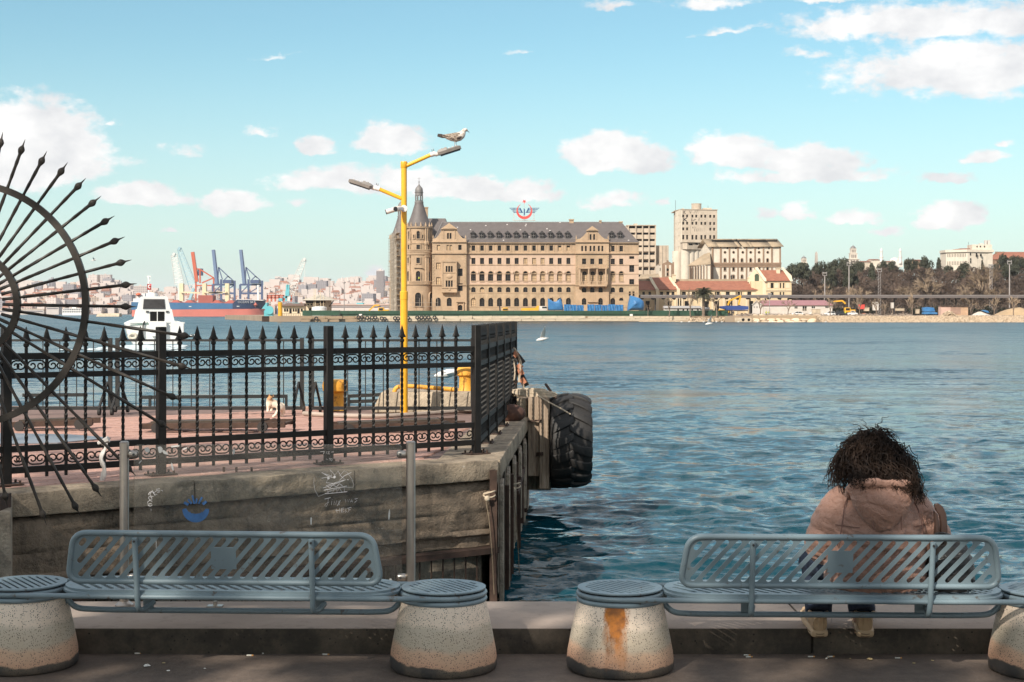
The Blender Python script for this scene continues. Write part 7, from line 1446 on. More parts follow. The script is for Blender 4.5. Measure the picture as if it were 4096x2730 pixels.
for x0,x1,y0,y1 in((1188,1230,278,308),(1305,1362,276,340),(1437,1482,277,303),(1635,1680,276,300),(600,615,275,300),(640,655,275,300),(678,690,275,300)):
 o=obj('window',MB().bx(eX(x0,Yp),eX(x1,Yp),Yp-.05+(.3 if x0<700 else 0),Yp-.01+(.3 if x0<700 else 0),eZ(y1,Yp),eZ(y0,Yp)),DARK,t);obj('mullion',MB().bx(eX((x0+x1)/2,Yp)-.06,eX((x0+x1)/2,Yp)+.06,Yp-.1+(.3 if x0<700 else 0),Yp-.06+(.3 if x0<700 else 0),eZ(y1,Yp),eZ(y0,Yp)),WSH,o)
 # ------------------------------------------------------------------ vehicles
WPT=mat('white_car_paint',(.7,.67,.64),.3,var=.03);DPT=mat('dark_car_paint',(.03,.03,.035),.3,var=.05);CGL=mat('car_glass',(.02,.022,.025),.12,var=0);TYC=mat('car_tyre',(.02,.019,.018),.8,var=.1);HUB=mat('wheel_rim',(.4,.39,.38),.4,.6)
def car(label,c,L,hgt_,paint,kind='suv',flip=1,grp='vehicles parked on the far shore'):
 t=thing('parked_car',label,'car',c,grp);s=L/4.4;Q=lambda x,z,y:Vector((c.x+flip*x*s,c.y+y,c.z+z*hgt_/1.6));hw_=.88
 out=[(-2.2,.35),(-2.18,.8),(-1.9,.98),(-1.2,1.02),(1.0,1.02),(1.75,.92),(2.15,.78),(2.2,.35)]
 obj('body',bevel(MB().prism(out,lambda u,v,w_:Q(u,v,w_),-hw_,hw_).mesh('body'),.08,2),paint,t)
 cab={'suv':[(-1.95,1.03),(-1.75,1.55),(.35,1.6),(1.05,1.03)],'hatch':[(-1.9,1.03),(-1.45,1.5),(.2,1.56),(1.15,1.03)],'pickup':[(-.45,1.03),(-.35,1.6),(.55,1.62),(1.15,1.03)]}[kind]
 cb=obj('cabin',MB().loft([[Q(x*.96+(cab[0][0]+cab[3][0])*.02,z if z<1.1 else z-.05,y) for x,z in cab]for y in(-hw_*.93,hw_*.93)]),CGL,t)
 obj('roof',MB().bar(Q(cab[1][0],cab[1][1],0),Q(cab[2][0],cab[2][1],0),1.55,.07),paint,cb)
 for i in(0,3):
  for y in(-hw_*.95,hw_*.95):obj('pillar',MB().bar(Q(*cab[i],y),Q(*cab[1 if i==0 else 2],y*.97),.11),paint,cb)
 for y in(-hw_*.96,):obj('pillar',MB().bar(Q(-.45 if kind!='pickup' else.4,1.03,y),Q(-.45 if kind!='pickup' else.4,1.57,y*.97),.1),paint,cb)
 for x in(-1.35,1.35):
  for y in(-hw_,hw_):w_=obj('wheel',MB().tube([Q(x,.33,y*1.01-.1),Q(x,.33,y*1.01+.1)],.34,16),TYC,t);obj('rim',MB().tube([Q(x,.33,y*1.01-.112),Q(x,.33,y*1.01+.112)],.2,12),HUB,w_)
 for y in(-.6,.6):obj('headlight',MB().ell(Q(2.17,.72,y),(.06,.16,.09),8,6),HUB,t)
 if kind=='pickup':obj('load_bed',MB().bx(*sorted((Q(-2.15,0,0).x,Q(-.5,0,0).x)),c.y-.7,c.y+.7,Q(0,1.02,0).z,Q(0,1.15,0).z),DPT,t)
 return t
YC=506.0
for lb,x0,x1,hg,pt,kd,fl in(('white car with a sloping rear parked nearest the bare tree by the purple roofed shed',1130,1312,1.55,WPT,'hatch',-1),('white off-road car second in the row by the purple roofed shed',1385,1556,1.7,WPT,'suv',-1),('white crossover car third in the row by the purple roofed shed',1608,1778,1.6,WPT,'suv',-1),('dark estate car parked right of the white crossover',1785,1945,1.75,DPT,'suv',1),('white pickup truck with a dark load bed beside the dark estate',1950,2100,1.75,WPT,'pickup',1)):
 car(lb,Vector(((eX(x0,YC)+eX(x1,YC))/2,YC,GZ)),eX(x1,YC)-eX(x0,YC),hg,pt,kd,fl)
CY=mat('machine_yellow',(.66,.34,.02),.5,var=.1,sc=.8)
def excavator(label,pts,Y,w_,body=None):
 t=thing('excavator',label,'excavator',(pts[0][0],Y,GZ),'yellow excavators on the far shore');P_=[Vector((x,Y,z)) for x,z in pts];names=['boom','boom','dipper']
 for i,(a,c) in enumerate(zip(P_,P_[1:])):obj('dipper' if i==len(P_)-2 else 'boom',MB().bar(a,c,w_*(1-.15*i),.5),CY,t)
 e=P_[-1];obj('bucket',MB().prism([(0,0),(.7,-.1),(.8,-.8),(.2,-1.1),(-.3,-.6)],lambda u,v,k:e+Vector((u,k,v)),-.5,.5),STL,t)
 obj('ram',MB().bar(P_[0]+Vector((.5,0,-.3)),P_[1].lerp(P_[2],.2)+Vector((0,0,-.5)),.18),STL,t)
 s=-1 if P_[-1].x>P_[0].x else 1;o=P_[0];obj('cab',bevel(MB().bx(o.x-1.0+s*.6,o.x+1.0+s*.6,Y-1,Y+1,GZ+1.1,GZ+2.9).mesh('cab'),.12,2),CY,t);obj('cab_window',MB().bx(o.x-.7+s*.6,o.x+.7+s*.6,Y-1.03,Y-1.0,GZ+1.9,GZ+2.7),CGL,t);obj('counterweight',MB().bx(o.x+s*1.6,o.x+s*3.2,Y-1.1,Y+1.1,GZ+1.0,GZ+2.2),CY,t)
 for y in(-1,1):obj('track',MB().loft([[Vector((o.x+s+dx,Y+y*.9+dy,GZ+dz)) for dx,dz in((-2,.3),(-1.7,0),(1.7,0),(2,.3),(2,.6),(1.7,.9),(-1.7,.9),(-2,.6))]for dy in(-.28,.28)]),STL,t)
excavator('yellow excavator with raised folded arm behind the blue covered load',[(eX(222,530),eZ(262,530)),(eX(245,530),eZ(195,530)),(eX(408,530),eZ(122,530)),(eX(376,530),eZ(255,530))],530,.75)
excavator('small orange excavator arm right of the purple roofed shed',[(eX(1925,530),eZ(240,530)),(eX(1880,530),eZ(195,530)),(eX(1765,530),eZ(205,530)),(eX(1750,530),eZ(215,530))],530,.5)
def ax2(px):return X(px,521)
excavator('yellow excavator arm above the green hoarding left of the station',[(X(1518,525),Z(1222,525)),(X(1500,525),Z(1222,525)),(X(1488,525),Z(1232,525)),(X(1476,525),Z(1244,525))],525,.9)
t=thing('covered_trailer','flat trailer under a dark blue sheet below the yellow excavator','trailer',(eX(310,516),516,GZ));DBL=mat('navy_sheet',(.02,.05,.2),.6,var=.15,sc=.5)
obj('cover',MB().loft([[Vector((eX(x,516),515+d,eZ(y,516))) for x,y in((108,300),(105,276),(200,268),(420,268),(515,275),(516,322),(430,330),(200,328))]for d in(0,3)]),DBL,t);obj('bed',MB().bx(eX(110,516),eX(510,516),515.2,517.8,eZ(345,516),eZ(331,516)),STL,t)
for x in(150,200,420,470):obj('wheel',MB().tube([(eX(x,516),515,GZ+.5),(eX(x,516),515.3,GZ+.5)],.5,12),TYC,t)
# dump truck and small digger behind the hoarding
t=thing('dump_truck','dump truck with a yellow tipper body and white cab behind the green hoarding','truck',(ax(1340),523,GZ));obj('tipper_body',MB().prism([(ax(1246),az_(1162)),(ax(1248),az_(1143)),(ax(1366),az_(1140)),(ax(1376),az_(1124)),(ax(1394),az_(1122)),(ax(1390),az_(1162))],lambda u,v,w_:Vector((u,w_,v)),519,521.5),CY,t);obj('cab',bevel(MB().bx(ax(1396),ax(1462),519,521.4,az_(1166),az_(1126)).mesh('cab'),.2,2),WSH,t);obj('cab_window',MB().bx(ax(1420),ax(1458),518.95,518.99,az_(1144),az_(1130)),CGL,t)
for x in(1265,1300,1430):obj('wheel',MB().tube([(ax(x),519,GZ+.5),(ax(x),519.4,GZ+.5)],.55,12),TYC,t)
t=thing('backhoe','small yellow backhoe cab behind the green hoarding left of the dump truck','digger',(ax(1110),523,GZ));obj('cab',bevel(MB().bx(ax(1094),ax(1140),519,521,az_(1164),az_(1138)).mesh('cab'),.2,2),CY,t);obj('cab_window',MB().bx(ax(1098),ax(1136),518.95,518.99,az_(1158),az_(1146)),CGL,t);obj('arm',MB().bar((ax(1074),520,az_(1165)),(ax(1070),520,az_(1124)),.5),STL,t)
for x in(1100,1132):obj('wheel',MB().tube([(ax(x),518.9,GZ+.5),(ax(x),519.3,GZ+.5)],.5,12),TYC,t)
tag(obj('earth_heap',MB().lathe([(2.6,GZ),(1.9,GZ+.9),(.9,GZ+1.6),(.1,GZ+1.9)],(ax(1195),522,0),14),mat('dusty_earth',(.36,.26,.17),.95)),'grey earth heap between the backhoe and the dump truck','heap')
# people on the far shore
HV=mat('hi_vis_yellow',(.6,.62,.05),.8,var=.05);DCL=mat('dark_workwear',(.03,.032,.04),.9,var=.1);
def worker(px,py_foot,Y,label,vest,step=.18,arm=.2,z=None):
 z0=GZ if z is None else z;c=Vector((X(px,Y),Y,z0));t=thing('person',label,'person',c);V_=[c+Vector(p) for p in((0,0,.95),(0,0,1.2),(0,0,1.42),(0,0,1.55),(0,.0,1.68),(step,-.1,.5),(step*1.2,0,.08),(-step,.1,.5),(-step*1.3,.1,.08),(.22,0,1.38),(.28,-.05,1.1),(.25+arm,-.1,.85),(-.22,0,1.38),(-.28,.0,1.1),(-.26,-.15,.9))]
 skin('body',V_,[(0,1),(1,2),(2,3),(3,4),(0,5),(5,6),(0,7),(7,8),(2,9),(9,10),(10,11),(2,12),(12,13),(13,14)],[.15,.14,.17,.06,.105,.085,.06,.085,.06,.075,.06,.05,.075,.06,.05],DCL,t,levels=1)
 obj('jacket',MB().loft([[c+Vector((rx*math.cos(a),.15*math.sin(a),zz)) for a in[2*PI*k/10 for k in range(10)]]for zz,rx in((.9,.2),(1.2,.2),(1.42,.25),(1.5,.12))]),vest,t);obj('head',MB().ell(c+Vector((0,-.01,1.69)),(.1,.11,.13),8,6),SKIN,t)
worker(3065,0,503,'worker in a yellow vest striding in front of the purple roofed shed',HV);worker(3076,0,503.5,'second worker in a yellow vest by the lamp mast at the shed',HV,.1);worker(2933,0,508,'worker in dark clothes walking below the blue covered trailer',DCL);worker(3381,0,503,'worker in a yellow vest beside the dark estate car',HV,.1,.1)
worker(1676,0,SY0-1.6,'person in a yellow vest standing in the arched tower window',HV,.05,.0,z=az_(914))
# ------------------------------------------------------------------ shore edge: boulders, rubble, culvert, hut and heaps
LIM=mat('limestone_boulder',(.66,.5,.35),.9,var=.14,sc=.6,bump=.5,rnd=.2);YR=489.0
rq=random.Random(11);bms=[]
for i in range(7):
 b=MB().ell((0,0,0),(.5,.5,.5),8,5);
 for k,v in enumerate(b.v):p=Vector(v);q=p*(1+.45*mnoise.noise(p*1.8+Vector((i*7,0,0))));b.v[k]=tuple(max(-.42,min(.42,c_)) for c_ in q)
 me=b.mesh('boulder');fix_normals(me);me.materials.append(LIM);bms.append(me)
rv=thing('boulder_revetment','bank of large pale limestone boulders along the far waterline','boulders',(eX(1070,YR),YR,WZ))
for r_ in range(4):
 x=eX(582+r_*6,YR)
 while x<eX(1560,YR):wd=rq.uniform(1.6,3.6);link('boulder',rq.choice(bms),rv,(x+wd/2,YR+r_*.9,WZ+.15+r_*.62),rq.uniform(-.25,.25),(wd*1.15,1.8,rq.uniform(.85,1.25)));x+=wd
obj('rubble_core',MB().bx(eX(585,YR),eX(1555,YR),YR+1,YR+6,WZ-1,GZ+.3),mat('dusty_earth',(.36,.26,.17),.95),rv)
RBm=mat('shore_rubble',(.45,.34,.235),.95,var=.3,sc=1.5);b=MB()
tri=[Vector(p) for p in((1,0,-.5),(-.6,.8,-.5),(-.5,-.9,-.5),(0,0,.8),(.6,.6,.3))]
def rock(c,s):
 M=Matrix.Rotation(rq.uniform(0,6),3,'Z')@Matrix.Rotation(rq.uniform(-1,1),3,'X');k=Vector((s*rq.uniform(.7,1.5),s,s*rq.uniform(.5,1)))
 o=len(b.v);b.v+=[tuple(c+M@Vector((p.x*k.x,p.y*k.y,p.z*k.z))) for p in tri];b.f+=[tuple(i+o for i in f) for f in((0,2,1),(0,1,4),(1,2,3),(2,0,3),(0,4,3),(4,1,3))]
for i in range(5200):
 px=rq.uniform(3280,4200);q=rq.random();rock(Vector((X(px,482),478+10*q,WZ-.1+2.0*q+rq.uniform(-.1,.1))),rq.uniform(.18,.5))
for i in range(700):px=rq.uniform(2560,2955);q=rq.random();rock(Vector((X(px,505),506+3*q,WZ-.1+(1.4 if px>2760 else.5)*q)),rq.uniform(.2,.55 if px>2740 else.35))
for i in range(500):a=rq.gauss(3800,18);q=rq.random();rock(Vector((X(a,488),488+3*q,GZ+1.6*math.exp(-((a-3800)/22)**2)*rq.random())),rq.uniform(.2,.4))
tag(obj('shore_rubble',b,RBm,fix=False),kind='stuff');tag(obj('rubble_bank',MB().prism([(479,WZ-1),(479,WZ),(488,GZ+.1),(496,GZ+.1),(496,WZ-1)],lambda u,v,w_:Vector((w_,u,v)),X(3282,482),X(4400,482)),mat('dusty_earth',(.36,.26,.17),.95)),kind='structure')
b=MB()
for i in range(2600):px=rq.uniform(2930,4150);rock(Vector((X(px,500),rq.uniform(494,503),GZ+.05)),rq.uniform(.1,.42))
for i in range(700):px=rq.choice((2990,3020,3110,3160,3250,3460,3600))+rq.gauss(0,22);rock(Vector((X(px,500),rq.uniform(495,502),GZ+rq.uniform(0,.7))),rq.uniform(.15,.5))
tag(obj('site_debris',b,mat('grey_debris',(.27,.21,.165),.95,var=.4,sc=.8),fix=False),kind='stuff')
t=thing('culvert','concrete culvert with two round dark outlets beside the limestone boulders','culvert',(eX(480,492),492,WZ));me=plate([(eX(350,492),WZ-.5),(eX(585,492),WZ-.5),(eX(585,492),eZ(440,492)),(eX(395,492),eZ(440,492)),(eX(372,492),eZ(470,492))],[circ(eX(443,492),eZ(472,492),.5,16),circ(eX(526,492),eZ(472,492),.48,16)],.8);xform(me,lambda a:np.stack([a[:,0],492-a[:,2],a[:,1]],1));obj('headwall',me,QM,t,fix=False)
for x in(443,526):obj('outlet',MB().tube([(eX(x,492),492.3,eZ(472,492)),(eX(x,492),494,eZ(472,492))],.52,16),BLK,t)
obj('apron',MB().bx(eX(330,492),eX(600,492),492.5,500,WZ,eZ(441,492)),QM,t)
KF=.27454
def fX(c,Y):return X(3450+KF*c,Y)
def fZ(c,Y):return Z(1100+KF*c,Y)
Yf=500;t=thing('site_shack','low pinkish plywood shack with flat roof behind the rubble heap','shack',(fX(1340,Yf),Yf,GZ));obj('wall',MB().bx(fX(1142,Yf),fX(1284,Yf),Yf,Yf+3,GZ-.5,fZ(462,Yf)),mat('pink_plywood',(.55,.36,.29),.9,var=.15,sc=.8),t);obj('wall',MB().bx(fX(1286,Yf),fX(1540,Yf),Yf+.1,Yf+3,GZ-.5,fZ(466,Yf)),mat('tan_plywood',(.47,.3,.19),.9,var=.2,sc=.8),t)
obj('roof',MB().bx(fX(1135,Yf),fX(1550,Yf),Yf-.4,Yf+3.4,fZ(459,Yf),fZ(448,Yf)),RUST,t);obj('doorway',MB().bx(fX(1286,Yf),fX(1432,Yf),Yf+.02,Yf+.09,fZ(575,Yf),fZ(470,Yf)),mat('brown_plywood',(.32,.2,.15),.9,var=.2,sc=.8),t)
tag(obj('sand_mound',MB().loft([[Vector((fX(1930+620*k/16,520),516+4*d,GZ-.1+(fZ(470,520)-GZ)*(math.sin(PI*min(1,k/9)/2) if k<9 else 1-.35*math.sin((k-9)*.6)**2)*q)) for k in range(17)]for d,q in((-1,0),(-.4,.55),(0,.85),(.6,1),(2,.9),(3.5,0))],caps=False),mat('ochre_sand',(.42,.29,.17),.95,var=.12,sc=.5)),'long mound of ochre sand at the right end of the far shore','mound')
tag(obj('white_heap',MB().lathe([(3.0,GZ),(2.2,GZ+.6),(1,GZ+1.3),(.1,GZ+1.5)],(fX(1735,505),506,0),12,1.2),mat('pale_rubble_bag',(.6,.5,.42),.9,var=.25,sc=2,bump=.8)),'heap of pale rubble left of the sand mound','heap')
tarp2=lambda lb,poly,Y:tag(obj('tarpaulin',MB().loft([[Vector((fX(x,Y),Y+d,fZ(y,Y))) for x,y in poly]for d in(0,.8,2)]),TAR),lb,'tarpaulin')
tarp2('blue tarpaulin draped over stacked goods left of the plywood shack',[(890,535),(885,478),(960,470),(1040,480),(1060,535)],506);tarp2('low pale blue sheet along the ground left of the plywood shack',[(885,574),(890,545),(1000,540),(1090,548),(1095,574)],503);tarp2('blue tarpaulin on the pale rubble heap',[(1745,520),(1780,514),(1820,522),(1850,550),(1820,552)],504)
for lb,x0,x1,y0,y1,m in(('tall white site cabin behind a bare tree near the parked pickup',158,236,400,520,WSH),('narrow grey white cabin left of the bare plane tree',425,458,408,490,WSH),('orange barrier lying on the shore below the pickup',2,46,562,580,OR),('grey electric cabinet pair left of the blue tarpaulin',785,832,503,568,QM),('stack of concrete panels beside the cabinets',490,612,492,525,QM),('grey concrete slab leaning in front of the white cars',-730,-610,505,575,QM),('red sheet metal panel beside the parked van',-52,34,436,500,RED),('grey steel container behind the blue white truck',25,100,480,530,QM)):
 Yq=504 if 'shore' in lb or 'slab' in lb or 'cabinet' in lb else 512;t=thing('site_box',lb,'site object',(fX((x0+x1)/2,Yq),Yq,GZ));obj('body',bevel(MB().bx(fX(x0,Yq),fX(x1,Yq),Yq,Yq+1.5,max(GZ-.6,fZ(y1,Yq)),fZ(y0,Yq)).mesh('body'),.06,1),m,t);obj('lid',MB().bx(fX(x0-3,Yq),fX(x1+3,Yq),Yq-.08,Yq+1.6,fZ(y0,Yq),fZ(y0-4,Yq)),m,t)
t=thing('mesh_fence','thin wire mesh fence in front of the purple roofed shed','fence',(eX(900,512),512,GZ));b=MB()
for k in range(46):x=eX(740+k*20,512);b.bx(x-.03,x+.03,512,512.06,GZ,eZ(305,512))
for y in(312,330):b.bx(eX(740,512),eX(1640,512),512.07,512.1,eZ(y+1.5,512),eZ(y,512))
obj('mesh_panel',b,QM,t)['kind']='stuff'
# ------------------------------------------------------------------ wooded hill
def hill_h(x,y):
 k=min(1,max(0,(y-572)/150));k=k*k*(3-2*k);e=min(1,max(0,(x-95)/45));return GZ+(15.5+1.2*math.sin(x*.03))*k*e*e*(3-2*e)
b=MB();nx,ny=60,40
for j in range(ny+1):
 for i in range(nx+1):x,y=lerp(60,420,i/nx),lerp(565,950,j/ny);b.v.append((x,y,hill_h(x,y)+.02+.5*mnoise.noise(Vector((x*.06,y*.06,0)))*min(1,(y-565)/30)))
b.f=[(j*(nx+1)+i,j*(nx+1)+i+1,(j+1)*(nx+1)+i+1,(j+1)*(nx+1)+i) for j in range(ny) for i in range(nx)]
tag(obj('wooded_hill',b,mat('hill_scrub',(.085,.062,.042),.95,var=.3,sc=.15,bump=.5)),kind='structure')
TRK=mat('grey_bark',(.2,.145,.105),.9,var=.25,sc=.8);TWG=mat('bare_twigs',(.105,.07,.052),.9,var=.2,sc=.3,rnd=.25);TWL=mat('pale_twigs',(.27,.195,.13),.9,var=.15,sc=.3,rnd=.2)
EVG=NT('evergreen_needles');eg=EVG.ramp(EVG.noise(.9,5,.7),(.3,(.024,.027,.015)),(.7,(.06,.06,.032)));EVG.base(eg,.8);EVG=EVG.m
def bare_tree(seed,h,spread,lv,m,pol=False,dens=1.0):
 r_=random.Random(seed);tb,cb=MB(),MB()
 def grow(p,d,L,rad,k):
  q=p+d*L*.5+Vector((r_.gauss(0,.05),r_.gauss(0,.05),0))*L;e=p+d*L;tgt=tb if k<2 else cb;tgt.tube([p,q,e],[rad,rad*.85,rad*.68],6 if k<2 else 3,caps=False)
  if k>=lv:
   for i in range(int(5*dens)):
    dd=(d+Vector((r_.gauss(0,.6),r_.gauss(0,.6),r_.gauss(.1,.5)))).normalized();s=p.lerp(e,r_.random());tip=s+dd*L*r_.uniform(.6,1.2);n=dd.orthogonal()*.055;cb.add([s-n,s+n,tip],[(0,1,2)])
   return
  for i in range(r_.choice((2,3,3)) if k else r_.choice((3,4))):
   a=r_.uniform(0,6.28);u=d.orthogonal().normalized();v=d.cross(u);dd=(d*r_.uniform(.7,1.1)+(u*math.cos(a)+v*math.sin(a))*spread*r_.uniform(.6,1.2)+Vector((0,0,.12))).normalized();grow(e-d*L*r_.uniform(0,.3),dd,L*r_.uniform(.62,.85),rad*.62,k+1)
 grow(Vector((0,0,-.3)),Vector((r_.gauss(0,.05),r_.gauss(0,.05),1)).normalized(),h*(.34 if not pol else.3),h*.03,0)
 t_,c_=tb.mesh('trunk'),cb.mesh('crown');t_.materials.append(TRK);c_.materials.append(m);t_.polygons.foreach_set('use_smooth',[True]*len(t_.polygons));return t_,c_
def ever_tree(seed,h,w_,kind):
 r_=random.Random(seed);tb=MB().tube([(0,0,-.3),(0,0,h*.8)],[h*.022,h*.006],6);cb=MB()
 if kind=='pine':clumps=[(Vector((r_.gauss(0,.25)*w_,r_.gauss(0,.25)*w_,h*r_.uniform(.72,.92))),w_*r_.uniform(.2,.34),.55) for i in range(13)]
 elif kind=='cypress':clumps=[(Vector((r_.gauss(0,.04),r_.gauss(0,.04),0))*w_+Vector((0,0,h*(.08+.84*i/12))),w_*.5*math.sin(PI*(.16+.8*i/13))**.7,1.3) for i in range(13)]
 else:clumps=[(Vector((r_.gauss(0,.22)*w_,r_.gauss(0,.22)*w_,h*r_.uniform(.28,.88))),w_*r_.uniform(.18,.34),.85) for i in range(18)]
 for c,rad,fl in clumps:
  for i in range(int(70+60*rad)):
   d=Vector((r_.gauss(0,1),r_.gauss(0,1),r_.gauss(0,1))).normalized();p=c+Vector((d.x,d.y,d.z*fl))*rad*r_.uniform(.55,1.05);s=r_.uniform(.22,.5);u=(d.orthogonal()+Vector((r_.gauss(0,.4),r_.gauss(0,.4),r_.gauss(0,.4)))).normalized();v=d.cross(u).normalized();cb.add([p-u*s,p+v*s*.7,p+u*s,p-v*s*.6+d*s*.5],[(0,1,2,3)])
 t_,c_=tb.mesh('trunk'),cb.mesh('crown');t_.materials.append(TRK);c_.materials.append(EVG);return t_,c_
TB=[bare_tree(20+i,10,.75,5,TWG,dens=1.6) for i in range(4)];TL=[bare_tree(40+i,10,.6,4,TWL,dens=2.2) for i in range(3)];TP=[bare_tree(60+i,10,.7,3,TWL,True,dens=.8) for i in range(3)]
TV=[ever_tree(80,10,9,'pine'),ever_tree(81,10,6,'dense'),ever_tree(82,10,7,'dense'),ever_tree(83,12,3,'cypress')]
def tree(nm,mesh,label,loc,s,rz,grp,cat='tree'):
 t=thing(nm,label,cat,loc,grp);tr_=link('trunk',mesh[0],t,loc,rz,s);link('crown',mesh[1],t,loc,rz,s);return t
rq=random.Random(21)
HL=[(3215,1062,640,0,1.1,'umbrella pine with a dark rounded crown below the small clock tower'),(3262,1066,690,2,.8,'dark evergreen left of the grey obelisk'),(3330,1048,760,1,.9,'dark evergreen between the obelisk and the tall clock tower'),(3370,1040,740,2,1.0,'broad dark evergreen just left of the tall clock tower'),(3325,1060,640,1,1.25,'tall dark conifer in front of the obelisk'),(3432,1052,690,2,1.25,'big dark evergreen clump under the tall clock tower'),(3402,1058,640,1,1.05,'dark evergreen left of the clump under the clock tower'),(3488,1052,660,3,1.05,'slim dark cypress left of the first minaret'),(3530,1048,700,1,1.1,'dark conifer under the first minaret'),(3572,1050,720,2,.95,'dark evergreen under the white dome'),(3640,1042,740,2,.9,'dark evergreen right of the white dome'),(3700,1032,780,1,.85,'dark bush like evergreen on the ridge beyond the dome'),(3755,1030,740,3,1.2,'tall slim cypress on the ridge left of the modern block'),(3795,1068,690,2,1.1,'dark evergreen in front of the left end of the modern block'),(3855,1055,660,1,1.25,'dark round evergreen in front of the modern block'),(3930,1040,690,3,1.3,'dark cypress in front of the right end of the modern block'),(3985,1062,680,2,1.2,'dark evergreen below the vents of the modern block'),(4018,1022,760,1,1.5,'massive dark evergreen in front of the red roofed building'),(4060,1030,720,2,1.4,'dark evergreen right of the massive one'),(4100,1040,690,0,1.3,'umbrella pine at the right frame edge on the hill'),(4040,1066,650,0,1.1,'umbrella pine below the massive dark evergreen')]
for px,py,Y,k,s,lb in HL:
 x=X(px,Y);zt=Z(py,Y);zb=hill_h(x,Y);hh_=max(7,zt-zb);tree('evergreen_tree' if k!=3 else 'cypress_tree',TV[k],lb,(x,Y,zb),(hh_/(12 if k==3 else 9.6)*(1.0 if k==3 else.66),hh_/(12 if k==3 else 9.6)*.54,hh_/(12 if k==3 else 9.6)),rq.uniform(0,6),'evergreens on the wooded hill')
n_=0
for j in range(15):
 Y=578+j*11
 for i in range(16):
  px=3155+i*66+rq.uniform(-30,30)+(j%2)*33;x=X(px,Y)
  if px>4180 or hill_h(x,Y)>17:continue
  m=rq.choice(TB);s=rq.uniform(.75,1.12)*(.8 if hill_h(x,Y)>12 else 1);tree('bare_tree',m,'bare brown winter tree in the wood covering the hill',(x,Y,hill_h(x,Y)-.2),(s*1.15,s*1.15,s),rq.uniform(0,6),'bare trees of the hillside wood');n_+=1
b=MB()
for i in range(9000):
 x,y=X(rq.uniform(3160,4200),640),rq.uniform(570,730);x=x*y/640;z=hill_h(x,y)+rq.uniform(0,3.2);s=rq.uniform(.3,.8);d=Vector((rq.gauss(0,1),rq.gauss(0,1),rq.gauss(0,1))).normalized();u=d.orthogonal();v=d.cross(u);p=Vector((x,y,z));b.add([p-u*s,p+v*s*.5,p+u*s],[(0,1,2)])
tag(obj('undergrowth',b,mat('brown_undergrowth',(.09,.06,.043),.95,var=.35,sc=.2),fix=False),kind='stuff')
PLT=[(2592,1,512,6.2,'slender bare tree right of the blue tarpaulin bundle'),(2676,0,508,9.5,'bare plane tree in front of the left annex gable'),(2762,2,510,11.5,'tall pale bare tree left of the palm'),(2868,1,510,11.8,'tall pale bare tree right of the palm'),(3043,0,508,9.0,'dark pollarded tree left of the purple roofed shed'),(3152,1,500,8.2,'pale bare tree in front of the purple roofed shed'),(3322,0,500,8.0,'bare tree at the right end of the purple roofed shed'),(3437,2,503,9.6,'bare tree with thick trunk behind the parked pickup'),(3507,1,503,9.2,'bare tree beside the white site cabin'),(3538,0,501,6.0,'dark stumpy pollarded tree right of the white site cabin'),(3648,2,503,9.6,'pale bare plane tree in front of the canopy left of the shack'),(3882,1,504,9.0,'bare tree right of the plywood shack'),(3977,2,503,8.2,'forked bare plane tree left of the sand mound'),(4055,0,500,9.0,'bare tree in front of the sand mound')]
for px,k,Y,h,lb in PLT:s=h/10.5;tree('plane_tree',TP[k]if k<3 else TL[0],lb,(X(px,Y),Y,GZ),(s*.8,s*.8,s*1.05),rq.uniform(0,6),'bare trees along the far shore')
for px,py,Y,k,w_,lb in((3722,1050,590,0,1.0,'big pale bare tree with spreading limbs on the slope'),(3925,1032,600,1,.8,'tall feathery pale bare tree in front of the modern block'),(3440,1112,570,2,.9,'feathery pale tree left of the lattice mast'),(3640,1130,570,1,1.0,'rounded pale twiggy tree above the canopy'),(3862,1125,575,0,1.1,'wide pale twiggy tree above the canopy by the shack'),(3985,1120,575,2,1.1,'wide brownish twiggy tree below the vents'),(3280,1120,575,0,1.0,'twiggy tree behind the right end of the purple shed')):
 h=Z(py,Y)-GZ;s=h/10.5;tree('plane_tree',TL[k],lb,(X(px,Y),Y,GZ),(s*w_,s*w_,s),rq.uniform(0,6),'pale bare trees behind the canopy')
 # hedge of dark shrubs under the canopy and palm
b=MB()
for i in range(5200):
 px=rq.choice((rq.uniform(3890,4150),rq.uniform(3630,3880),rq.uniform(3300,3500)));Y=rq.uniform(552,560);d=Vector((rq.gauss(0,1),rq.gauss(0,1),rq.gauss(0,1))).normalized();u=d.orthogonal();v=d.cross(u);s=rq.uniform(.2,.45);p=Vector((X(px,Y),Y,GZ+rq.uniform(0,1)**.7*(2.6+1.8*mnoise.noise(Vector((px*.03,0,0))))));b.add([p-u*s,p+v*s*.6,p+u*s],[(0,1,2)])
tag(obj('dark_shrubbery',b,EVG,fix=False),kind='stuff')
pm_=thing('palm_tree','date palm with a shaggy dark crown in front of the red roofed annex','palm',(bX(1037,512),512,GZ));c=Vector((bX(1037,512),512,bZ(1165,512)));obj('trunk',MB().tube([(c.x,512,GZ),(c.x+.1,512,c.z)],[.55,.4],10),TRK,pm_);PF=mat('palm_frond',(.075,.07,.035),.8,var=.3,sc=.8)
fr_=[]
for k in range(6):
 b=MB();L=3.1+.2*(k%3);path=[Vector((L*q,0,1.3*math.sin(q*2.2)-1.9*q*q*(.5+.16*k))) for q in[i/9 for i in range(10)]];b.tube(path,[.05*(1-i/11) for i in range(10)],4)
 for i in range(2,20):
  q=i/20;p=path[min(8,int(q*9))].lerp(path[min(9,int(q*9)+1)],q*9%1)
  for s in(-1,1):b.add([p+Vector((-.09,0,0)),p+Vector((.09,0,0)),p+Vector((.25,s*.8*(1-q*.4),-.35))],[(0,1,2)])
 me=b.mesh('frond');me.materials.append(PF);fr_.append(me)
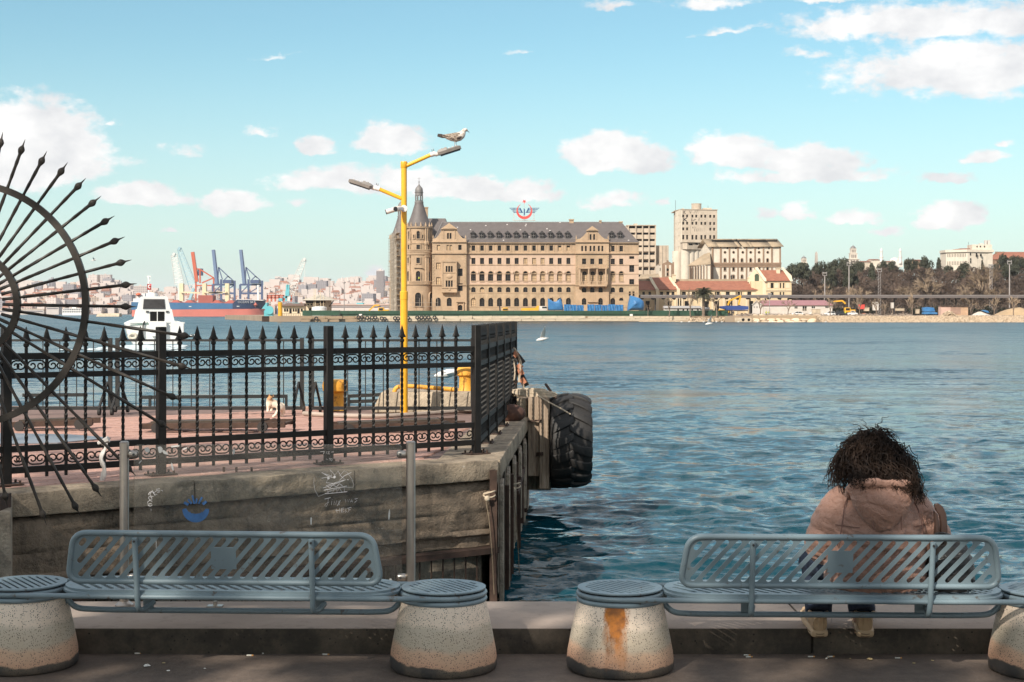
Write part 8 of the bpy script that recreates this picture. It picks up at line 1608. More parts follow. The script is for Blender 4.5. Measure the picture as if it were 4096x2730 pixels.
for k in range(80):link('frond',fr_[k%6],pm_,c,k*2.4,rot=(0,rq.uniform(-.9,.8),k*2.4))
# floodlight masts
for px,pt,Yq,lat,lb in((3299,1102,575,0,'short thin floodlight mast left of the tall mast on the hill foot'),(3396,1062,575,0,'tall floodlight mast below the clock tower'),(3518,1087,570,1,'lattice floodlight mast between the clock tower and the dome'),(3964,1071,575,1,'lattice floodlight mast below the vents of the modern block'),(4038,1056,575,0,'tall floodlight mast nearest the right edge'),(3078,1187,503,0,'thin lamp mast in front of the purple roofed shed')):
 x,zt=X(px,Yq),Z(pt,Yq);t=thing('floodlight_mast',lb,'mast',(x,Yq,GZ),'floodlight masts on the far shore');MS=mat('mast_steel',(.36,.32,.3),.5,.4)
 if lat:
  b=MB();nl=int((zt-GZ)/1.2)
  for s in(-.42,.42):b.tube([(x+s*1.2,Yq,GZ),(x+s,Yq,zt)],.08,4)
  for k in range(nl):b.tube([(x-.45,Yq,GZ+k*1.2),(x+.45,Yq,GZ+k*1.2+1.2)],.05,4)
  obj('pole',b,MS,t)
 else:obj('pole',MB().tube([(x,Yq,GZ),(x,Yq,zt)],[.3,.2]if pt<1110 else[.12,.1],8),MS,t)
 hd_=obj('head_frame',MB().bx(x-.75,x+.75,Yq-.3,Yq+.3,zt-.2,zt).bx(x-.8,x-.65,Yq-.3,Yq+.3,zt-.1,zt+1.3).bx(x+.65,x+.8,Yq-.3,Yq+.3,zt-.1,zt+1.3) if pt<1180 else MB().bx(x-.4,x+.4,Yq-.2,Yq+.2,zt,zt+.6),MS,t)
 for k in(-1,0,1):obj('floodlight',MB().box((x+k*.45,Yq-.35,zt+.9),(.38,.2,.5)),GRY,hd_)
 # landmarks on the skyline
LM=stonem('pale_limestone',(.6,.52,.44),.3,.1,.2);KC=.4446
def gX(c,Y):return X(3050+KC*c,Y)
def gZ(c,Y):return Z(900+KC*c,Y)
def clock_tower(label,cx,base,steps,dome,tip,Y):
 t=thing('clock_tower',label,'tower',(gX(cx,Y),Y,gZ(base,Y)),'domed clock towers on the ridge');o=gX(cx,Y);u=KC*Y/F
 for i,(w_,y0,y1) in enumerate(steps):
  st=obj('storey',MB().bx(o-w_*u/2,o+w_*u/2,Y-w_*u/2,Y+w_*u/2,gZ(y0,Y)-(8 if i==0 else 0),gZ(y1,Y)),LM,t);obj('cornice',MB().bx(o-w_*u*.56,o+w_*u*.56,Y-w_*u*.56,Y+w_*u*.56,gZ(y1+3,Y),gZ(y1-1,Y)),LM,st)
  for k in(-1,0,1):obj('window',MB().bx(o+(k*.27-.08)*w_*u,o+(k*.27+.08)*w_*u,Y-w_*u/2-.03,Y-w_*u/2-.01,lerp(gZ(y0,Y),gZ(y1,Y),.2),lerp(gZ(y0,Y),gZ(y1,Y),.75)),mat('grey_opening',(.16,.13,.11),.8),st)
 w_=steps[-1][0]*.52*u;d=obj('dome',MB().lathe([(w_,gZ(steps[-1][2],Y)),(w_*.95,lerp(gZ(steps[-1][2],Y),gZ(dome,Y),.4)),(w_*.6,lerp(gZ(steps[-1][2],Y),gZ(dome,Y),.8)),(w_*.1,gZ(dome,Y))],(o,Y,0),16),LEAD,t);obj('spire',MB().tube([(o,Y,gZ(dome,Y)),(o,Y,gZ(tip,Y))],[.2,.05],5),LEAD,d)
clock_tower('tall domed stone clock tower rising over the trees in the middle of the hill',815,350,[(92,350,310),(62,310,258),(48,258,215)],190,178,800);clock_tower('small domed stone clock tower above the umbrella pine',372,365,[(54,365,342),(42,342,305)],285,275,800)
Y=780;tag(obj('obelisk',MB().loft([[(gX(484,Y)+a*w_,Y+c_*w_,z) for a,c_ in((-1,-1),(1,-1),(1,1),(-1,1))]for z,w_ in((gZ(460,Y),.9),(gZ(255,Y),.55),(gZ(240,Y),.05))]),mat('obelisk_stone',(.36,.31,.27),.8,var=.15,sc=.8)),'slender grey stone obelisk standing above the trees','obelisk')
t=thing('mosque','white domed mosque with two slim minarets on the ridge','mosque',(gX(1180,860),860,15));Y=860;WH2=mat('white_marble',(.68,.63,.58),.6,var=.05)
for x,yt in((1070,208),(1239,210)):o=gX(x,Y);m_=obj('minaret',MB().lathe([(.95,gZ(350,Y)),(.85,gZ(300,Y)),(.8,gZ(298,Y))],(o,Y,0),10).lathe([(.8,gZ(299,Y)),(1.15,gZ(296,Y)),(1.15,gZ(286,Y)),(.68,gZ(285,Y)),(.62,gZ(238,Y)),(.9,gZ(236,Y)),(.05,gZ(yt,Y))],(o,Y,0),10),WH2,t)
obj('hall',MB().bx(gX(1158,Y),gX(1262,Y),Y,Y+10,gZ(380,Y),gZ(330,Y)),WH2,t);obj('dome',MB().lathe([(2.6,gZ(330,Y)),(2.5,gZ(312,Y)),(1.6,gZ(298,Y)),(.1,gZ(292,Y))],(gX(1205,Y),Y+4,0),18),WH2,t)
for i,(x0,x1,y0,y1,m) in enumerate(((880,960,335,380,SILO),(960,1040,318,385,SILW),(1040,1060,345,390,SILW),(1100,1150,335,380,SILO),(1300,1420,322,360,BRNB),(1620,1690,345,400,SILO))):
 t=thing('hill_house',('long low house left of the white one under the first minaret','white house with pale roof left of the first minaret','small pale house at the foot of the first minaret','low house between the minarets','brown roofed house on the ridge right of the mosque','low stone house left of the modern block')[i],'house',(gX((x0+x1)/2,850),850,14),'houses on the ridge');obj('wall',MB().bx(gX(x0,850),gX(x1,850),846,856,gZ(y1,850)-4,gZ(y0,850)),m,t);obj('roof',MB().loft([[(gX(x0-2,850),845.5,gZ(y0,850)),(gX(x1+2,850),845.5,gZ(y0,850)),(gX(x1+2,850),856,gZ(y0,850)),(gX(x0-2,850),856,gZ(y0,850))],[(gX(x0+6,850),850,gZ(y0-9,850)),(gX(x1-6,850),850,gZ(y0-9,850)),(gX(x1-6,850),852,gZ(y0-9,850)),(gX(x0+6,850),852,gZ(y0-9,850))]]),TILE,t)
 # modern block on the hill
Y=740;t=thing('modern_block','pale modern office block with vertical fins and two white roof vents on the hill','building',(gX(1890,Y),Y,14));mx=lambda x:gX(x,Y);mz=lambda y:gZ(y,Y)
fp=[(mx(1682),Y+6),(mx(1845),Y),(mx(2040),Y+3),(mx(2088),Y+3),(mx(2088),Y+16),(mx(1682),Y+16)]
solid(t,'wall',fp,mz(480),mz(246),SILW);obj('parapet',MB().prism([(x+(.5 if x>mx(2000) else-.5),y-.6) for x,y in fp],lambda u,v,w_:Vector((u,v,w_)),mz(245.5),mz(222)),SILW,t);obj('roof',MB().loft([[(mx(1720),Y+4,mz(222)),(mx(2060),Y+4,mz(222)),(mx(2060),Y+14,mz(222)),(mx(1720),Y+14,mz(222))],[(mx(1830),Y+8,mz(206)),(mx(1960),Y+8,mz(206)),(mx(1960),Y+10,mz(206)),(mx(1830),Y+10,mz(206))]]),TILE,t)
solid(t,'stair_tower',[(mx(1908),Y+3.5),(mx(2086),Y+3.5),(mx(2086),Y+12),(mx(1908),Y+12)],mz(222),mz(175),SILW)
for x0,x1 in((2038,2052),(2062,2084)):obj('roof_vent',MB().bx(mx(x0),mx(x1),Y+6,Y+8,mz(175),mz(134)),WSH,t)
obj('roof_box',MB().bx(mx(1990),mx(2020),Y+6,Y+8,mz(175),mz(162)),WSH,t);obj('mast',MB().tube([(mx(1886),Y+6,mz(210)),(mx(1886),Y+6,mz(148))],.07,4),FRD,t)
for y0,y1 in((258,288),(326,360)):
 k=0
 while 1694+k*12<1836:x=1694+k*12;yy=Y+6-6*(x-1682)/163-.08;obj('window',MB().bx(mx(x),mx(x+6),yy-.06,yy+.25,mz(y1),mz(y0)),DARK,t);k+=1
for x,y0,y1 in((1868,250,275),(1925,255,285),(1870,300,318),(1870,322,345),(1965,260,280),(1975,186,200),(2012,186,200),(1945,186,200)):obj('window',MB().bx(mx(x),mx(x+9),Y+.2 if y0>200 else Y+3.3,Y+3.49 if y0<200 else Y+1.6,mz(y1),mz(y0)),DARK,t)
t=thing('red_roof_building','large building with long red tiled roof behind the hill trees at the right edge','building',(gX(2250,800),800,14));Y=800;solid(t,'wall',[(gX(2092,Y),Y),(gX(2500,Y),Y),(gX(2500,Y),Y+14),(gX(2092,Y),Y+14)],gZ(400,Y),gZ(312,Y),BRNB);obj('roof',MB().loft([[(gX(2088,Y),Y-.8,gZ(312,Y)),(gX(2510,Y),Y-.8,gZ(312,Y)),(gX(2510,Y),Y+15,gZ(312,Y)),(gX(2088,Y),Y+15,gZ(312,Y))],[(gX(2150,Y),Y+6,gZ(240,Y)),(gX(2510,Y),Y+6,gZ(240,Y)),(gX(2510,Y),Y+8,gZ(240,Y)),(gX(2150,Y),Y+8,gZ(240,Y))]]),TILE,t)
for x in(2130,2158,2190):obj('chimney',MB().bx(gX(x,Y),gX(x+16,Y),Y+5,Y+7,gZ(270,Y),gZ(238,Y)),BRNB,t)
# ------------------------------------------------------------------ white police style motor boat
WHB=mat('boat_white',(.74,.72,.69),.35,var=.04);BW=mat('boat_glass',(.05,.045,.045),.15,var=.2);BY=131.0
def kX(c,Y=BY):return X(c*.6057,Y)
def kZ(c,Y=BY):return Z(450+c*.6057,Y)
bo=thing('motor_boat','white motor boat with tall wheelhouse heading away behind the fence','boat',(kX(1030),BY,WZ))
def hull(yy,s,lift):return[Vector((kX(1030+x*s),BY+yy,kZ(y)+lift)) for x,y in((-205,1395),(-190,1460),(-150,1530),(150,1530),(185,1450),(185,1395),(150,1380),(-170,1380))]
obj('hull',MB().loft([hull(-.2,.96,0),hull(.3,1,0),hull(7,.95,.05),hull(10,.6,.25),hull(12,.06,.5)]),WHB,bo)
obj('checker_band',MB().loft([[Vector((kX(1030+x),BY+y,kZ(z))) for x,y,z in((-190,.2,1396),(-165,-.26,1394),(-50,-.26,1390),(-50,-.26,1400),(-165,-.26,1406),(-192,.2,1408))],[Vector((kX(1030+x),BY+y,kZ(z))) for x,y,z in((-188,.5,1396),(-165,0,1394),(-50,0,1390),(-50,0,1400),(-165,0,1406),(-190,.5,1408))]]),mat('green_band',(.16,.24,.2),.6,var=.4,sc=3),bo)
for s in(-1,1):obj('gunwale',MB().bar((kX(1030+s*185),BY+.2,kZ(1392)),(kX(1030+s*60),BY-.25,kZ(1386)),.16),WHB,bo)
obj('wheelhouse',MB().loft([[Vector((kX(1020+x*sx),BY+y,kZ(z))) for x,y in((-1,0),(1,0),(1,5),(-1,5))]for z,sx,in((1392,132),(1300,112),(1298,104),(1222,86),(1216,78))]),WHB,bo)
obj('rear_window',MB().prism([(kX(946),kZ(1298)),(kX(1090),kZ(1298)),(kX(1084),kZ(1234)),(kX(952),kZ(1234))],lambda u,v,w:Vector((u,BY-.06+w,v)),0,.05),BW,bo);obj('doorway',MB().bx(kX(992),kX(1084),BY-.04,BY+.3,kZ(1384),kZ(1316)),DARK,bo);obj('door_frame',MB().bx(kX(1036),kX(1041),BY-.07,BY-.045,kZ(1384),kZ(1316)),WHB,bo)
obj('transom_gate',MB().bx(kX(1000),kX(1096),BY-.5,BY-.28,kZ(1478),kZ(1386)),WHB,bo);obj('side_window',MB().bx(kX(908),kX(930),BY+.5,BY+.9,kZ(1385),kZ(1345)),BW,bo)
for x in(975,1103):obj('deck_light',MB().bx(kX(x-9),kX(x+9),BY-.1,BY,kZ(1322),kZ(1312)),BW,bo)
obj('wiper',MB().bar((kX(1030),BY-.1,kZ(1240)),(kX(1078),BY-.1,kZ(1280)),.05),BW,bo);obj('fender_ring',MB().tube([(kX(880+24*math.cos(a)),BY-.3,kZ(1478+16*math.sin(a))) for a in[2*PI*k/12 for k in range(12)]],.14,6,closed=True),SILW,bo)
obj('hose',MB().tube(catmull([(kX(958),BY-.3,kZ(1380)),(kX(948),BY-.35,kZ(1400)),(kX(946),BY-.35,kZ(1450)),(kX(950),BY-.35,kZ(1490))],4),.06,6),BW,bo)
b=MB().cyl((kX(1010),BY+2,kZ(1220)),.5,.35,12).cyl((kX(1010),BY+2,kZ(1204)),.35,.2,12).tube([(kX(990),BY+3,kZ(1200)),(kX(990),BY+3,kZ(1080))],.08,6).bx(kX(978),kX(1004),BY+3,BY+3.2,kZ(1085),kZ(1074)).bar((kX(984),BY+3,kZ(1130)),(kX(1000),BY+3,kZ(1100)),.1);obj('radar_mast',b,WHB,bo)
fl=obj('flag',MB().loft([[Vector((kX(x),BY+1+.12*math.sin(x*.3),kZ(y))) for y in(1132,1172)]+[Vector((kX(x),BY+1.03+.12*math.sin(x*.3),kZ(y))) for y in(1172,1132)]for x in(976,985,994,1002)]),mat('flag_red',(.5,.03,.03),.7),bo);obj('crescent',MB().tube([(kX(990+7*math.cos(a)),BY+.85,kZ(1150+10*math.sin(a))) for a in[.8+4.7*k/10 for k in range(11)]],.05,5),WHB,fl)
bo.rotation_euler=(0,0,R(15))
b=MB();rq=random.Random(9)
for i in range(230):
 u=rq.random()**1.4;x=kX(rq.uniform(835,1225)+u*rq.gauss(0,130));y=BY-.6-11*u+rq.gauss(0,.5);s=rq.uniform(.1,.42)*(1-.5*u);b.ell((x,y,WZ+.05+.12*(1-u)),(s*1.9,s*.9,s*.32),6,4)
tag(obj('wake_foam',b,mat('sea_foam',(.5,.56,.58),.7,var=.1),fix=False),kind='stuff')
# ------------------------------------------------------------------ far city
CITY=mat('city_slope',(.2,.15,.13),.95,var=.3,sc=.01);rq=random.Random(31)
def city_h(x,y):
 k=min(1,max(0,(y-2600)/700));px=2048+F*x/y;top=40+9*math.sin(px*.006)+6*math.sin(px*.017+1)+(7 if px>1080 else 0);return 1.5+top*k*k*(3-2*k)
b=MB();nx,ny=70,24
for j in range(ny+1):
 for i in range(nx+1):y=lerp(2560,4200,j/ny);x=X(lerp(-900,2300,i/nx),3000)*y/3000;b.v.append((x,y,city_h(x,y) if j else WZ-2))
b.f=[(j*(nx+1)+i,j*(nx+1)+i+1,(j+1)*(nx+1)+i+1,(j+1)*(nx+1)+i) for j in range(ny) for i in range(nx)];tag(obj('city_hill',b,CITY),kind='structure')
WL=[mat('city_wall_'+n,c,.9,var=.06,sc=.05,rnd=.12) for n,c in(('white',(.56,.48,.44)),('pink',(.48,.34,.29)),('grey',(.28,.26,.27)),('cream',(.5,.39,.31)))];CRF=mat('city_roof_red',(.36,.17,.12),.9,rnd=.2);CWN=mat('city_window',(.16,.14,.15),.5)
def hmesh(w_,d,h,gab,m,rows):
 b=MB().bx(-w_/2,w_/2,0,d,-6,h);me=b.mesh('wall');me.materials.append(m);r_=(MB().prism([(-w_/2-.4,h),(w_/2+.4,h),(w_/2-2,h+3),(-w_/2+2,h+3)],lambda u,v,k:Vector((u,k,v)),-.5,d) if gab else MB().bx(-w_/2-.2,w_/2+.2,-.2,d,h,h+.7).bx(-2,1,2,5,h,h+2.6)).mesh('roof');r_.materials.append(CRF if gab else m);b=MB()
 for j in range(rows):
  n=int(w_/3.2)
  for i in range(n):x=-w_/2+w_*(i+.5)/n;b.bx(x-.75,x+.75,-.14,-.04,h-2.6-j*3.1,h-1.1-j*3.1)
 wn=b.mesh('window_band');wn.materials.append(CWN);return me,r_,wn
HM=[hmesh(*a) for a in((14,10,9,1,WL[0],2),(12,10,11,1,WL[1],3),(16,12,17,0,WL[0],4),(18,12,22,0,WL[2],5),(14,11,14,0,WL[3],4),(22,12,10,1,WL[3],2),(20,14,28,0,WL[0],7),(15,10,8,1,WL[2],2))]
NM=['white walled red roofed house','pink red roofed house','white flat roofed apartment block','tall grey apartment block','cream flat roofed apartment block','wide cream red roofed house','tall white apartment slab','low grey walled red roofed house']
spots=[]
for i in range(1700):
 y=rq.uniform(2590,3360);px=rq.uniform(-150,1760);x=X(px,y);spots.append((x,y,px))
spots.sort(key=lambda s:s[1]);kept=[]
for x,y,px in spots:
 if all(abs(x-a)>11 or abs(y-c)>13 for a,c,_ in kept[-260:]):kept.append((x,y,px))
pick=kept[::max(1,len(kept)//280)][:285];ps=set(pick);rest=MB();rest2=MB()
for x,y,px in kept:
 ridge=y>3220;k=rq.choice((2,3,6,4,3)) if ridge or rq.random()<.22 else rq.choice((0,1,4,5,7,1,0));z=city_h(x,y);s=rq.uniform(.85,1.25)
 if(x,y,px) in ps:
  t=thing('city_house' if k in(0,1,5,7) else 'apartment_block',NM[k]+' in the crowded far city across the strait','house' if k in(0,1,5,7) else 'apartment block',(x,y,z),'buildings of the far city');r_=rq.uniform(-.35,.35)
  for nm,me in zip(('wall','roof','window_band'),HM[k]):link(nm,me,t,(x,y,z),r_,s)
 else:w_,h=rq.uniform(10,19),rq.choice((9,12,15,20) if not ridge else(14,19,24));rest.bx(x-w_/2,x+w_/2,y,y+10,z-5,z+h);(rest2.prism([(x-w_/2-.3,z+h+.02),(x+w_/2+.3,z+h+.02),(x+w_/2-2,z+h+3),(x-w_/2+2,z+h+3)],lambda u,v,q:Vector((u,q,v)),y-.4,y+10) if h<14 else None)
tag(obj('far_houses',rest,WL[0],fix=False),kind='stuff');tag(obj('far_roofs',rest2,CRF,fix=False),kind='stuff');b=MB()
for i in range(2600):y=rq.uniform(2590,3380);x=X(rq.uniform(-150,1760),y);b.ell((x,y,city_h(x,y)+2),(rq.uniform(2,6),3,rq.uniform(2,5)),5,3)
tag(obj('far_tree_clumps',b,mat('far_tree_brown',(.13,.095,.075),.95,rnd=.1),fix=False),kind='stuff')
def tower_block(label,px,w_,pt,pb,m,Y=3300,fins=5):
 t=thing('tower_block',label,'tower',(X(px,Y),Y,Z(pb,Y)),'towers on the far skyline');x0,x1=X(px-w_/2,Y),X(px+w_/2,Y);obj('wall',MB().bx(x0,x1,Y,Y+20,Z(pb,Y)-20,Z(pt,Y)),m,t);obj('roof_box',MB().bx(lerp(x0,x1,.3),lerp(x0,x1,.65),Y+4,Y+10,Z(pt,Y),Z(pt-6,Y)),m,t)
 for k in range(fins):x=lerp(x0,x1,(k+.5)/fins);obj('glass_strip',MB().bx(x-(x1-x0)*.3/fins,x+(x1-x0)*.3/fins,Y-.4,Y-.05,Z(pb,Y)-5,Z(pt+3,Y)),CWN,t)
GLT=mat('tower_glass_grey',(.36,.42,.44),.4,var=.1,sc=.05);tower_block('wide grey glass tower right of the iron half wheel ring',384,30,1110,1152,GLT);tower_block('pale slim tower with darker right half on the far left skyline',206,24,1116,1148,WL[2],fins=2);tower_block('tall white ribbed tower beside the station scaffolding',1520,30,1082,1180,WL[0],2900,8);tower_block('small square tower left of the ribbed white one',1498,20,1130,1165,WL[0],3200,3)
for px in(1369,1393):x=X(px,3200);tag(obj('minaret',MB().lathe([(3,30),(2.6,Z(1128,3200)),(3.6,Z(1127,3200)),(3.6,Z(1123,3200)),(1.9,Z(1122,3200)),(1.7,Z(1114,3200)),(.1,Z(1107,3200))],(x,3200,0),8),WL[0]),'slim grey minaret on the far skyline, '+('left' if px<1380 else 'right')+' one of the pair','minaret','pair of far minarets')
for i,(x0,x1,y0) in enumerate(((-60,175,1240),(185,235,1228),(1060,1180,1243),(1320,1560,1222))):Y=2560 if i<3 else 1400;t=thing('waterfront_building',('long low white waterfront building behind the half wheel','white waterfront block right of the long low one','low grey port shed right of the cargo ship','long pale depot building behind the pavilion')[i],'building',(X(x0,Y),Y,1));obj('wall',MB().bx(X(x0,Y),X(x1,Y),Y,Y+20,-2,Z(y0,Y)),WL[0]if i!=2 else WL[2],t);obj('roof',MB().bx(X(x0,Y)-1,X(x1,Y)+1,Y-1,Y+21,Z(y0,Y),Z(y0-4,Y)),WL[1]if i>2 else WL[3],t);obj('window_band',MB().bx(X(x0+3,Y),X(x1-3,Y),Y-.3,Y-.05,Z(y0+9,Y),Z(y0+5,Y)),CWN,t)
tag(obj('port_ground',MB().bx(X(1000,1330),X(1720,1330),1330,2560,WZ-2,.6),CITY),kind='structure')
# ferries
for px,w_,yb,lb in((295,92,1262,'white passenger ferry with two window decks seen through the half wheel ring'),(448,72,1259,'smaller white ferry right of the half wheel ring')):
 Y=3.005*F/(yb-HY);t=thing('ferry',lb,'ferry',(X(px,Y),Y,WZ),'ferries off the far shore');q=lambda a:X(px+a*w_/2,Y);z=lambda v:Z(yb-v*w_/92,Y);obj('hull',MB().loft([[(q(-1),Y,z(0)),(q(.95),Y,z(0)),(q(1),Y,z(9)),(q(-1.02),Y,z(9))],[(q(-.9),Y+10,z(0)),(q(.85),Y+10,z(0)),(q(.9),Y+10,z(9)),(q(-.9),Y+10,z(9))]]),WHB,t)
 obj('deck',MB().bx(q(-1),q(.9),Y,Y+9,z(9),z(11)).bx(q(-1),q(.8),Y,Y+9,z(17),z(20)).bx(q(-.9),q(.6),Y,Y+9,z(26),z(28)),WHB,t);obj('cabin',MB().bx(q(-.95),q(.8),Y+.6,Y+8,z(11),z(17)).bx(q(-.9),q(.6),Y+.6,Y+8,z(20),z(26)),CWN,t);obj('bridge',MB().bx(q(-.2),q(.15),Y+2,Y+6,z(28),z(33)),WHB,t);b=MB()
 for k in range(12):x=lerp(q(-.98),q(.75),k/11);b.bx(x-.3,x+.3,Y-.1,Y+.5,z(11),z(25))
 obj('pillar',b,WHB,t)
 # cargo ship
SHY=1222.0;kk=.50998;sX=lambda c,Y=SHY:X(400+c*kk,Y);sZ=lambda c,Y=SHY:Z(950+c*kk,Y);HBL=mat('hull_blue',(.035,.12,.24),.45,var=.12,sc=.05);HNV=mat('hull_navy',(.015,.03,.075),.45,var=.1,sc=.05);HRD=mat('hull_antifouling',(.58,.17,.13),.5,var=.1,sc=.08);HCM=mat('crane_cream',(.68,.56,.36),.5,var=.06,sc=.1);HDK=mat('deck_red',(.36,.085,.06),.6,var=.15,sc=.1)
sh=thing('cargo_ship','moored bulk carrier with blue upper hull, red waterline and cream deck cranes','ship',(sX(760),SHY,WZ))
def sec(x,z0,z1,d0=0,d1=24):return[(sX(x),SHY+d0,sZ(z0)),(sX(x),SHY+d1,sZ(z0)),(sX(x),SHY+d1,sZ(z1)),(sX(x),SHY+d0,sZ(z1))]
obj('hull_lower',MB().loft([sec(250,628,570),sec(1150,628,562),sec(1230,628,560,4,20),sec(1272,626,562,10,14),sec(1281,612,566,11.5,12.5)]),HRD,sh);obj('hull_upper',MB().loft([sec(245,570,508),sec(1040,562,518)]),HBL,sh);obj('bow',MB().loft([sec(1040.5,562,518),sec(1075,562,490),sec(1180,560,492,1,23),sec(1240,560,496,6,18),sec(1278,520,492,11,13)]),HNV,sh)
obj('forecastle',MB().prism([(sX(1072),sZ(490)),(sX(1085),sZ(484)),(sX(1275),sZ(490)),(sX(1275),sZ(497))],lambda u,v,w:Vector((u,SHY+w,v)),3,20),mat('bow_white',(.6,.55,.52),.6),sh)
tx=text_mesh('OCEAN SKY',2.6,.05);xform(tx,lambda a:np.stack([sX(1150)+a[:,0],np.full(len(a),SHY-.25)+a[:,0]*.03,sZ(516)+a[:,1]],1));obj('name_lettering',tx,WHB,sh)
for x,y in((707,546),(1083,544)):obj('hull_mark',MB().bx(sX(x-10),sX(x+10),SHY-.2,SHY+.1,sZ(y),sZ(y-5)),WHB,sh)
obj('anchor',MB().lathe([(.1,-2),(1.8,0),(.1,2)],(sX(1215),SHY+3,sZ(530)),8),HRD,sh)
for k in range(5):
 x=580+k*108
 if x!=796:obj('hatch_cover',MB().loft([[(sX(x-46),SHY+3,sZ(519)),(sX(x+46),SHY+3,sZ(519)),(sX(x+46),SHY+20,sZ(519)),(sX(x-46),SHY+20,sZ(519))],[(sX(x-12),SHY+6,sZ(492)),(sX(x+12),SHY+6,sZ(492)),(sX(x+12),SHY+18,sZ(492)),(sX(x-12),SHY+18,sZ(492))]]),HDK,sh)
obj('deck_house',MB().bx(sX(762),sX(876),SHY+4,SHY+18,sZ(520),sZ(454)),HDK,sh);obj('rail',MB().bx(sX(540),sX(1060),SHY,SHY+.5,sZ(512),sZ(509)),HDK,sh)
for x in(618,798,978):
 c=obj('crane_post',MB().bx(sX(x-15),sX(x+15),SHY+9,SHY+14,sZ(500),sZ(360)),HCM,sh);obj('crane_jib',MB().bar((sX(x),SHY+8,sZ(430)),(sX(x+(150 if x<900 else-140)),SHY+8,sZ(436)),2.2,1.2),HCM,c);obj('crane_foot',MB().bx(sX(x-12),sX(x+12),SHY+9.2,SHY+13.8,sZ(500),sZ(440)),HCM,c)
obj('fore_mast',MB().tube([(sX(1222),SHY+12,sZ(490)),(sX(1222),SHY+12,sZ(372))],.8,6).bar((sX(1212),SHY+12,sZ(380)),(sX(1230),SHY+12,sZ(380)),.8),WHB,sh);obj('superstructure',MB().bx(sX(255),sX(345),SHY+2,SHY+22,sZ(510),sZ(480)).bx(sX(285),sX(345),SHY+3,SHY+20,sZ(480),sZ(440)),WHB,sh);obj('lifeboat',MB().ell((sX(299),SHY+1,sZ(449)),(2.2,2,1.4),10,6),mat('lifeboat_orange',(.66,.13,.05),.5),sh)
tag(obj('breakwater',MB().loft([[(sX(160),1150,sZ(622,1150)),(sX(330),1150,sZ(622,1150)),(sX(330),1160,sZ(622,1150)),(sX(160),1160,sZ(622,1150))],[(sX(170),1152,sZ(598,1150)),(sX(330),1152,sZ(596,1150)),(sX(330),1158,sZ(596,1150)),(sX(175),1158,sZ(598,1150))]]),QM),'low stone breakwater end just left of the boat','breakwater')
# port cranes
CB=mat('crane_blue',(.13,.18,.29),.5,var=.08,sc=.05);CNV=mat('crane_navy',(.06,.085,.17),.5,var=.08,sc=.05);CWH=mat('crane_white',(.62,.6,.56),.5,var=.05);CTQ=mat('crane_pale_blue',(.3,.45,.5),.5,var=.05);CRD=mat('crane_red',(.5,.1,.045),.5,var=.08);CTU=mat('crane_turquoise',(.12,.42,.46),.5,var=.06)
PYc=1500.0;cX=lambda c:sX(c,PYc);cZ=lambda c:sZ(c,PYc)
def bars(par,nm,m,segs,w_,Y=PYc):
 for(x0,y0),(x1,y1) in segs:obj(nm,MB().bar((sX(x0,Y),Y,sZ(y0,Y)),(sX(x1,Y),Y,sZ(y1,Y)),w_),m,par)
def lattice(par,nm,m,a,c,w0,w1,n,r_=.35,Y=PYc):
 A,C=Vector((sX(a[0],Y),Y,sZ(a[1],Y))),Vector((sX(c[0],Y),Y,sZ(c[1],Y)));u=(C-A).normalized();s=Vector((-u.z,0,u.x));b=MB();P_=[[A.lerp(C,k/n)+s*q*lerp(w0,w1,k/n)/2 for k in range(n+1)]for q in(-1,1)]
 for p in P_:b.tube([p[0],p[-1]],r_,4)
 for k in range(n):b.tube([P_[k%2][k],P_[1-k%2][k+1]],r_*.7,3);b.tube([P_[0][k],P_[1][k]],r_*.6,3)
 return obj(nm,b,m,par)
for dx,lb in((0,'blue gantry crane with raised boom, left one of the blue pair'),(215,'blue gantry crane with raised boom, right one of the blue pair')):
 t=thing('gantry_crane',lb,'crane',(cX(980+dx),PYc,.6),'blue port cranes');bars(t,'boom',CB,[((888+dx,98),(915+dx,365))],2.7);bars(t,'boom_edge',CNV,[((898+dx,100),(930+dx,365))],1.3);bars(t,'portal_leg',CNV,[((885+dx,370),(885+dx,500)),((950+dx,330),(950+dx,500)),((1056+dx,340),(1056+dx,500))],1.9);bars(t,'girder',CNV,[((885+dx,372),(1062+dx,372)),((885+dx,440),(1062+dx,440))],1.8);bars(t,'brace',CNV,[((930+dx,235),(925+dx,365)),((930+dx,235),(960+dx,330)),((930+dx,235),(1020+dx,320)),((975+dx,335),(1005+dx,305)),((1005+dx,305),(1040+dx,335)),((950+dx,440),(1056+dx,375)),((885+dx,440),(950+dx,375))],.9);obj('machine_house',MB().bx(cX(968+dx),cX(1036+dx),PYc-4,PYc+8,cZ(362),cZ(335)),CNV,t)
t=thing('gantry_crane','red orange port crane with raised solid boom behind the ship','crane',(cX(760),PYc,.6));bars(t,'boom',CRD,[((727,116),(760,350))],3.2);bars(t,'portal_leg',CRD,[((752,350),(752,500)),((785,250),(785,360)),((892,318),(892,500)),((820,380),(820,500))],1.4);bars(t,'brace',CRD,[((760,248),(785,250)),((785,252),(892,318)),((892,318),(800,358)),((750,378),(900,378))],1.2);obj('machine_house',MB().bx(cX(765),cX(800),PYc,PYc+6,cZ(300),cZ(245)),CNV,t)
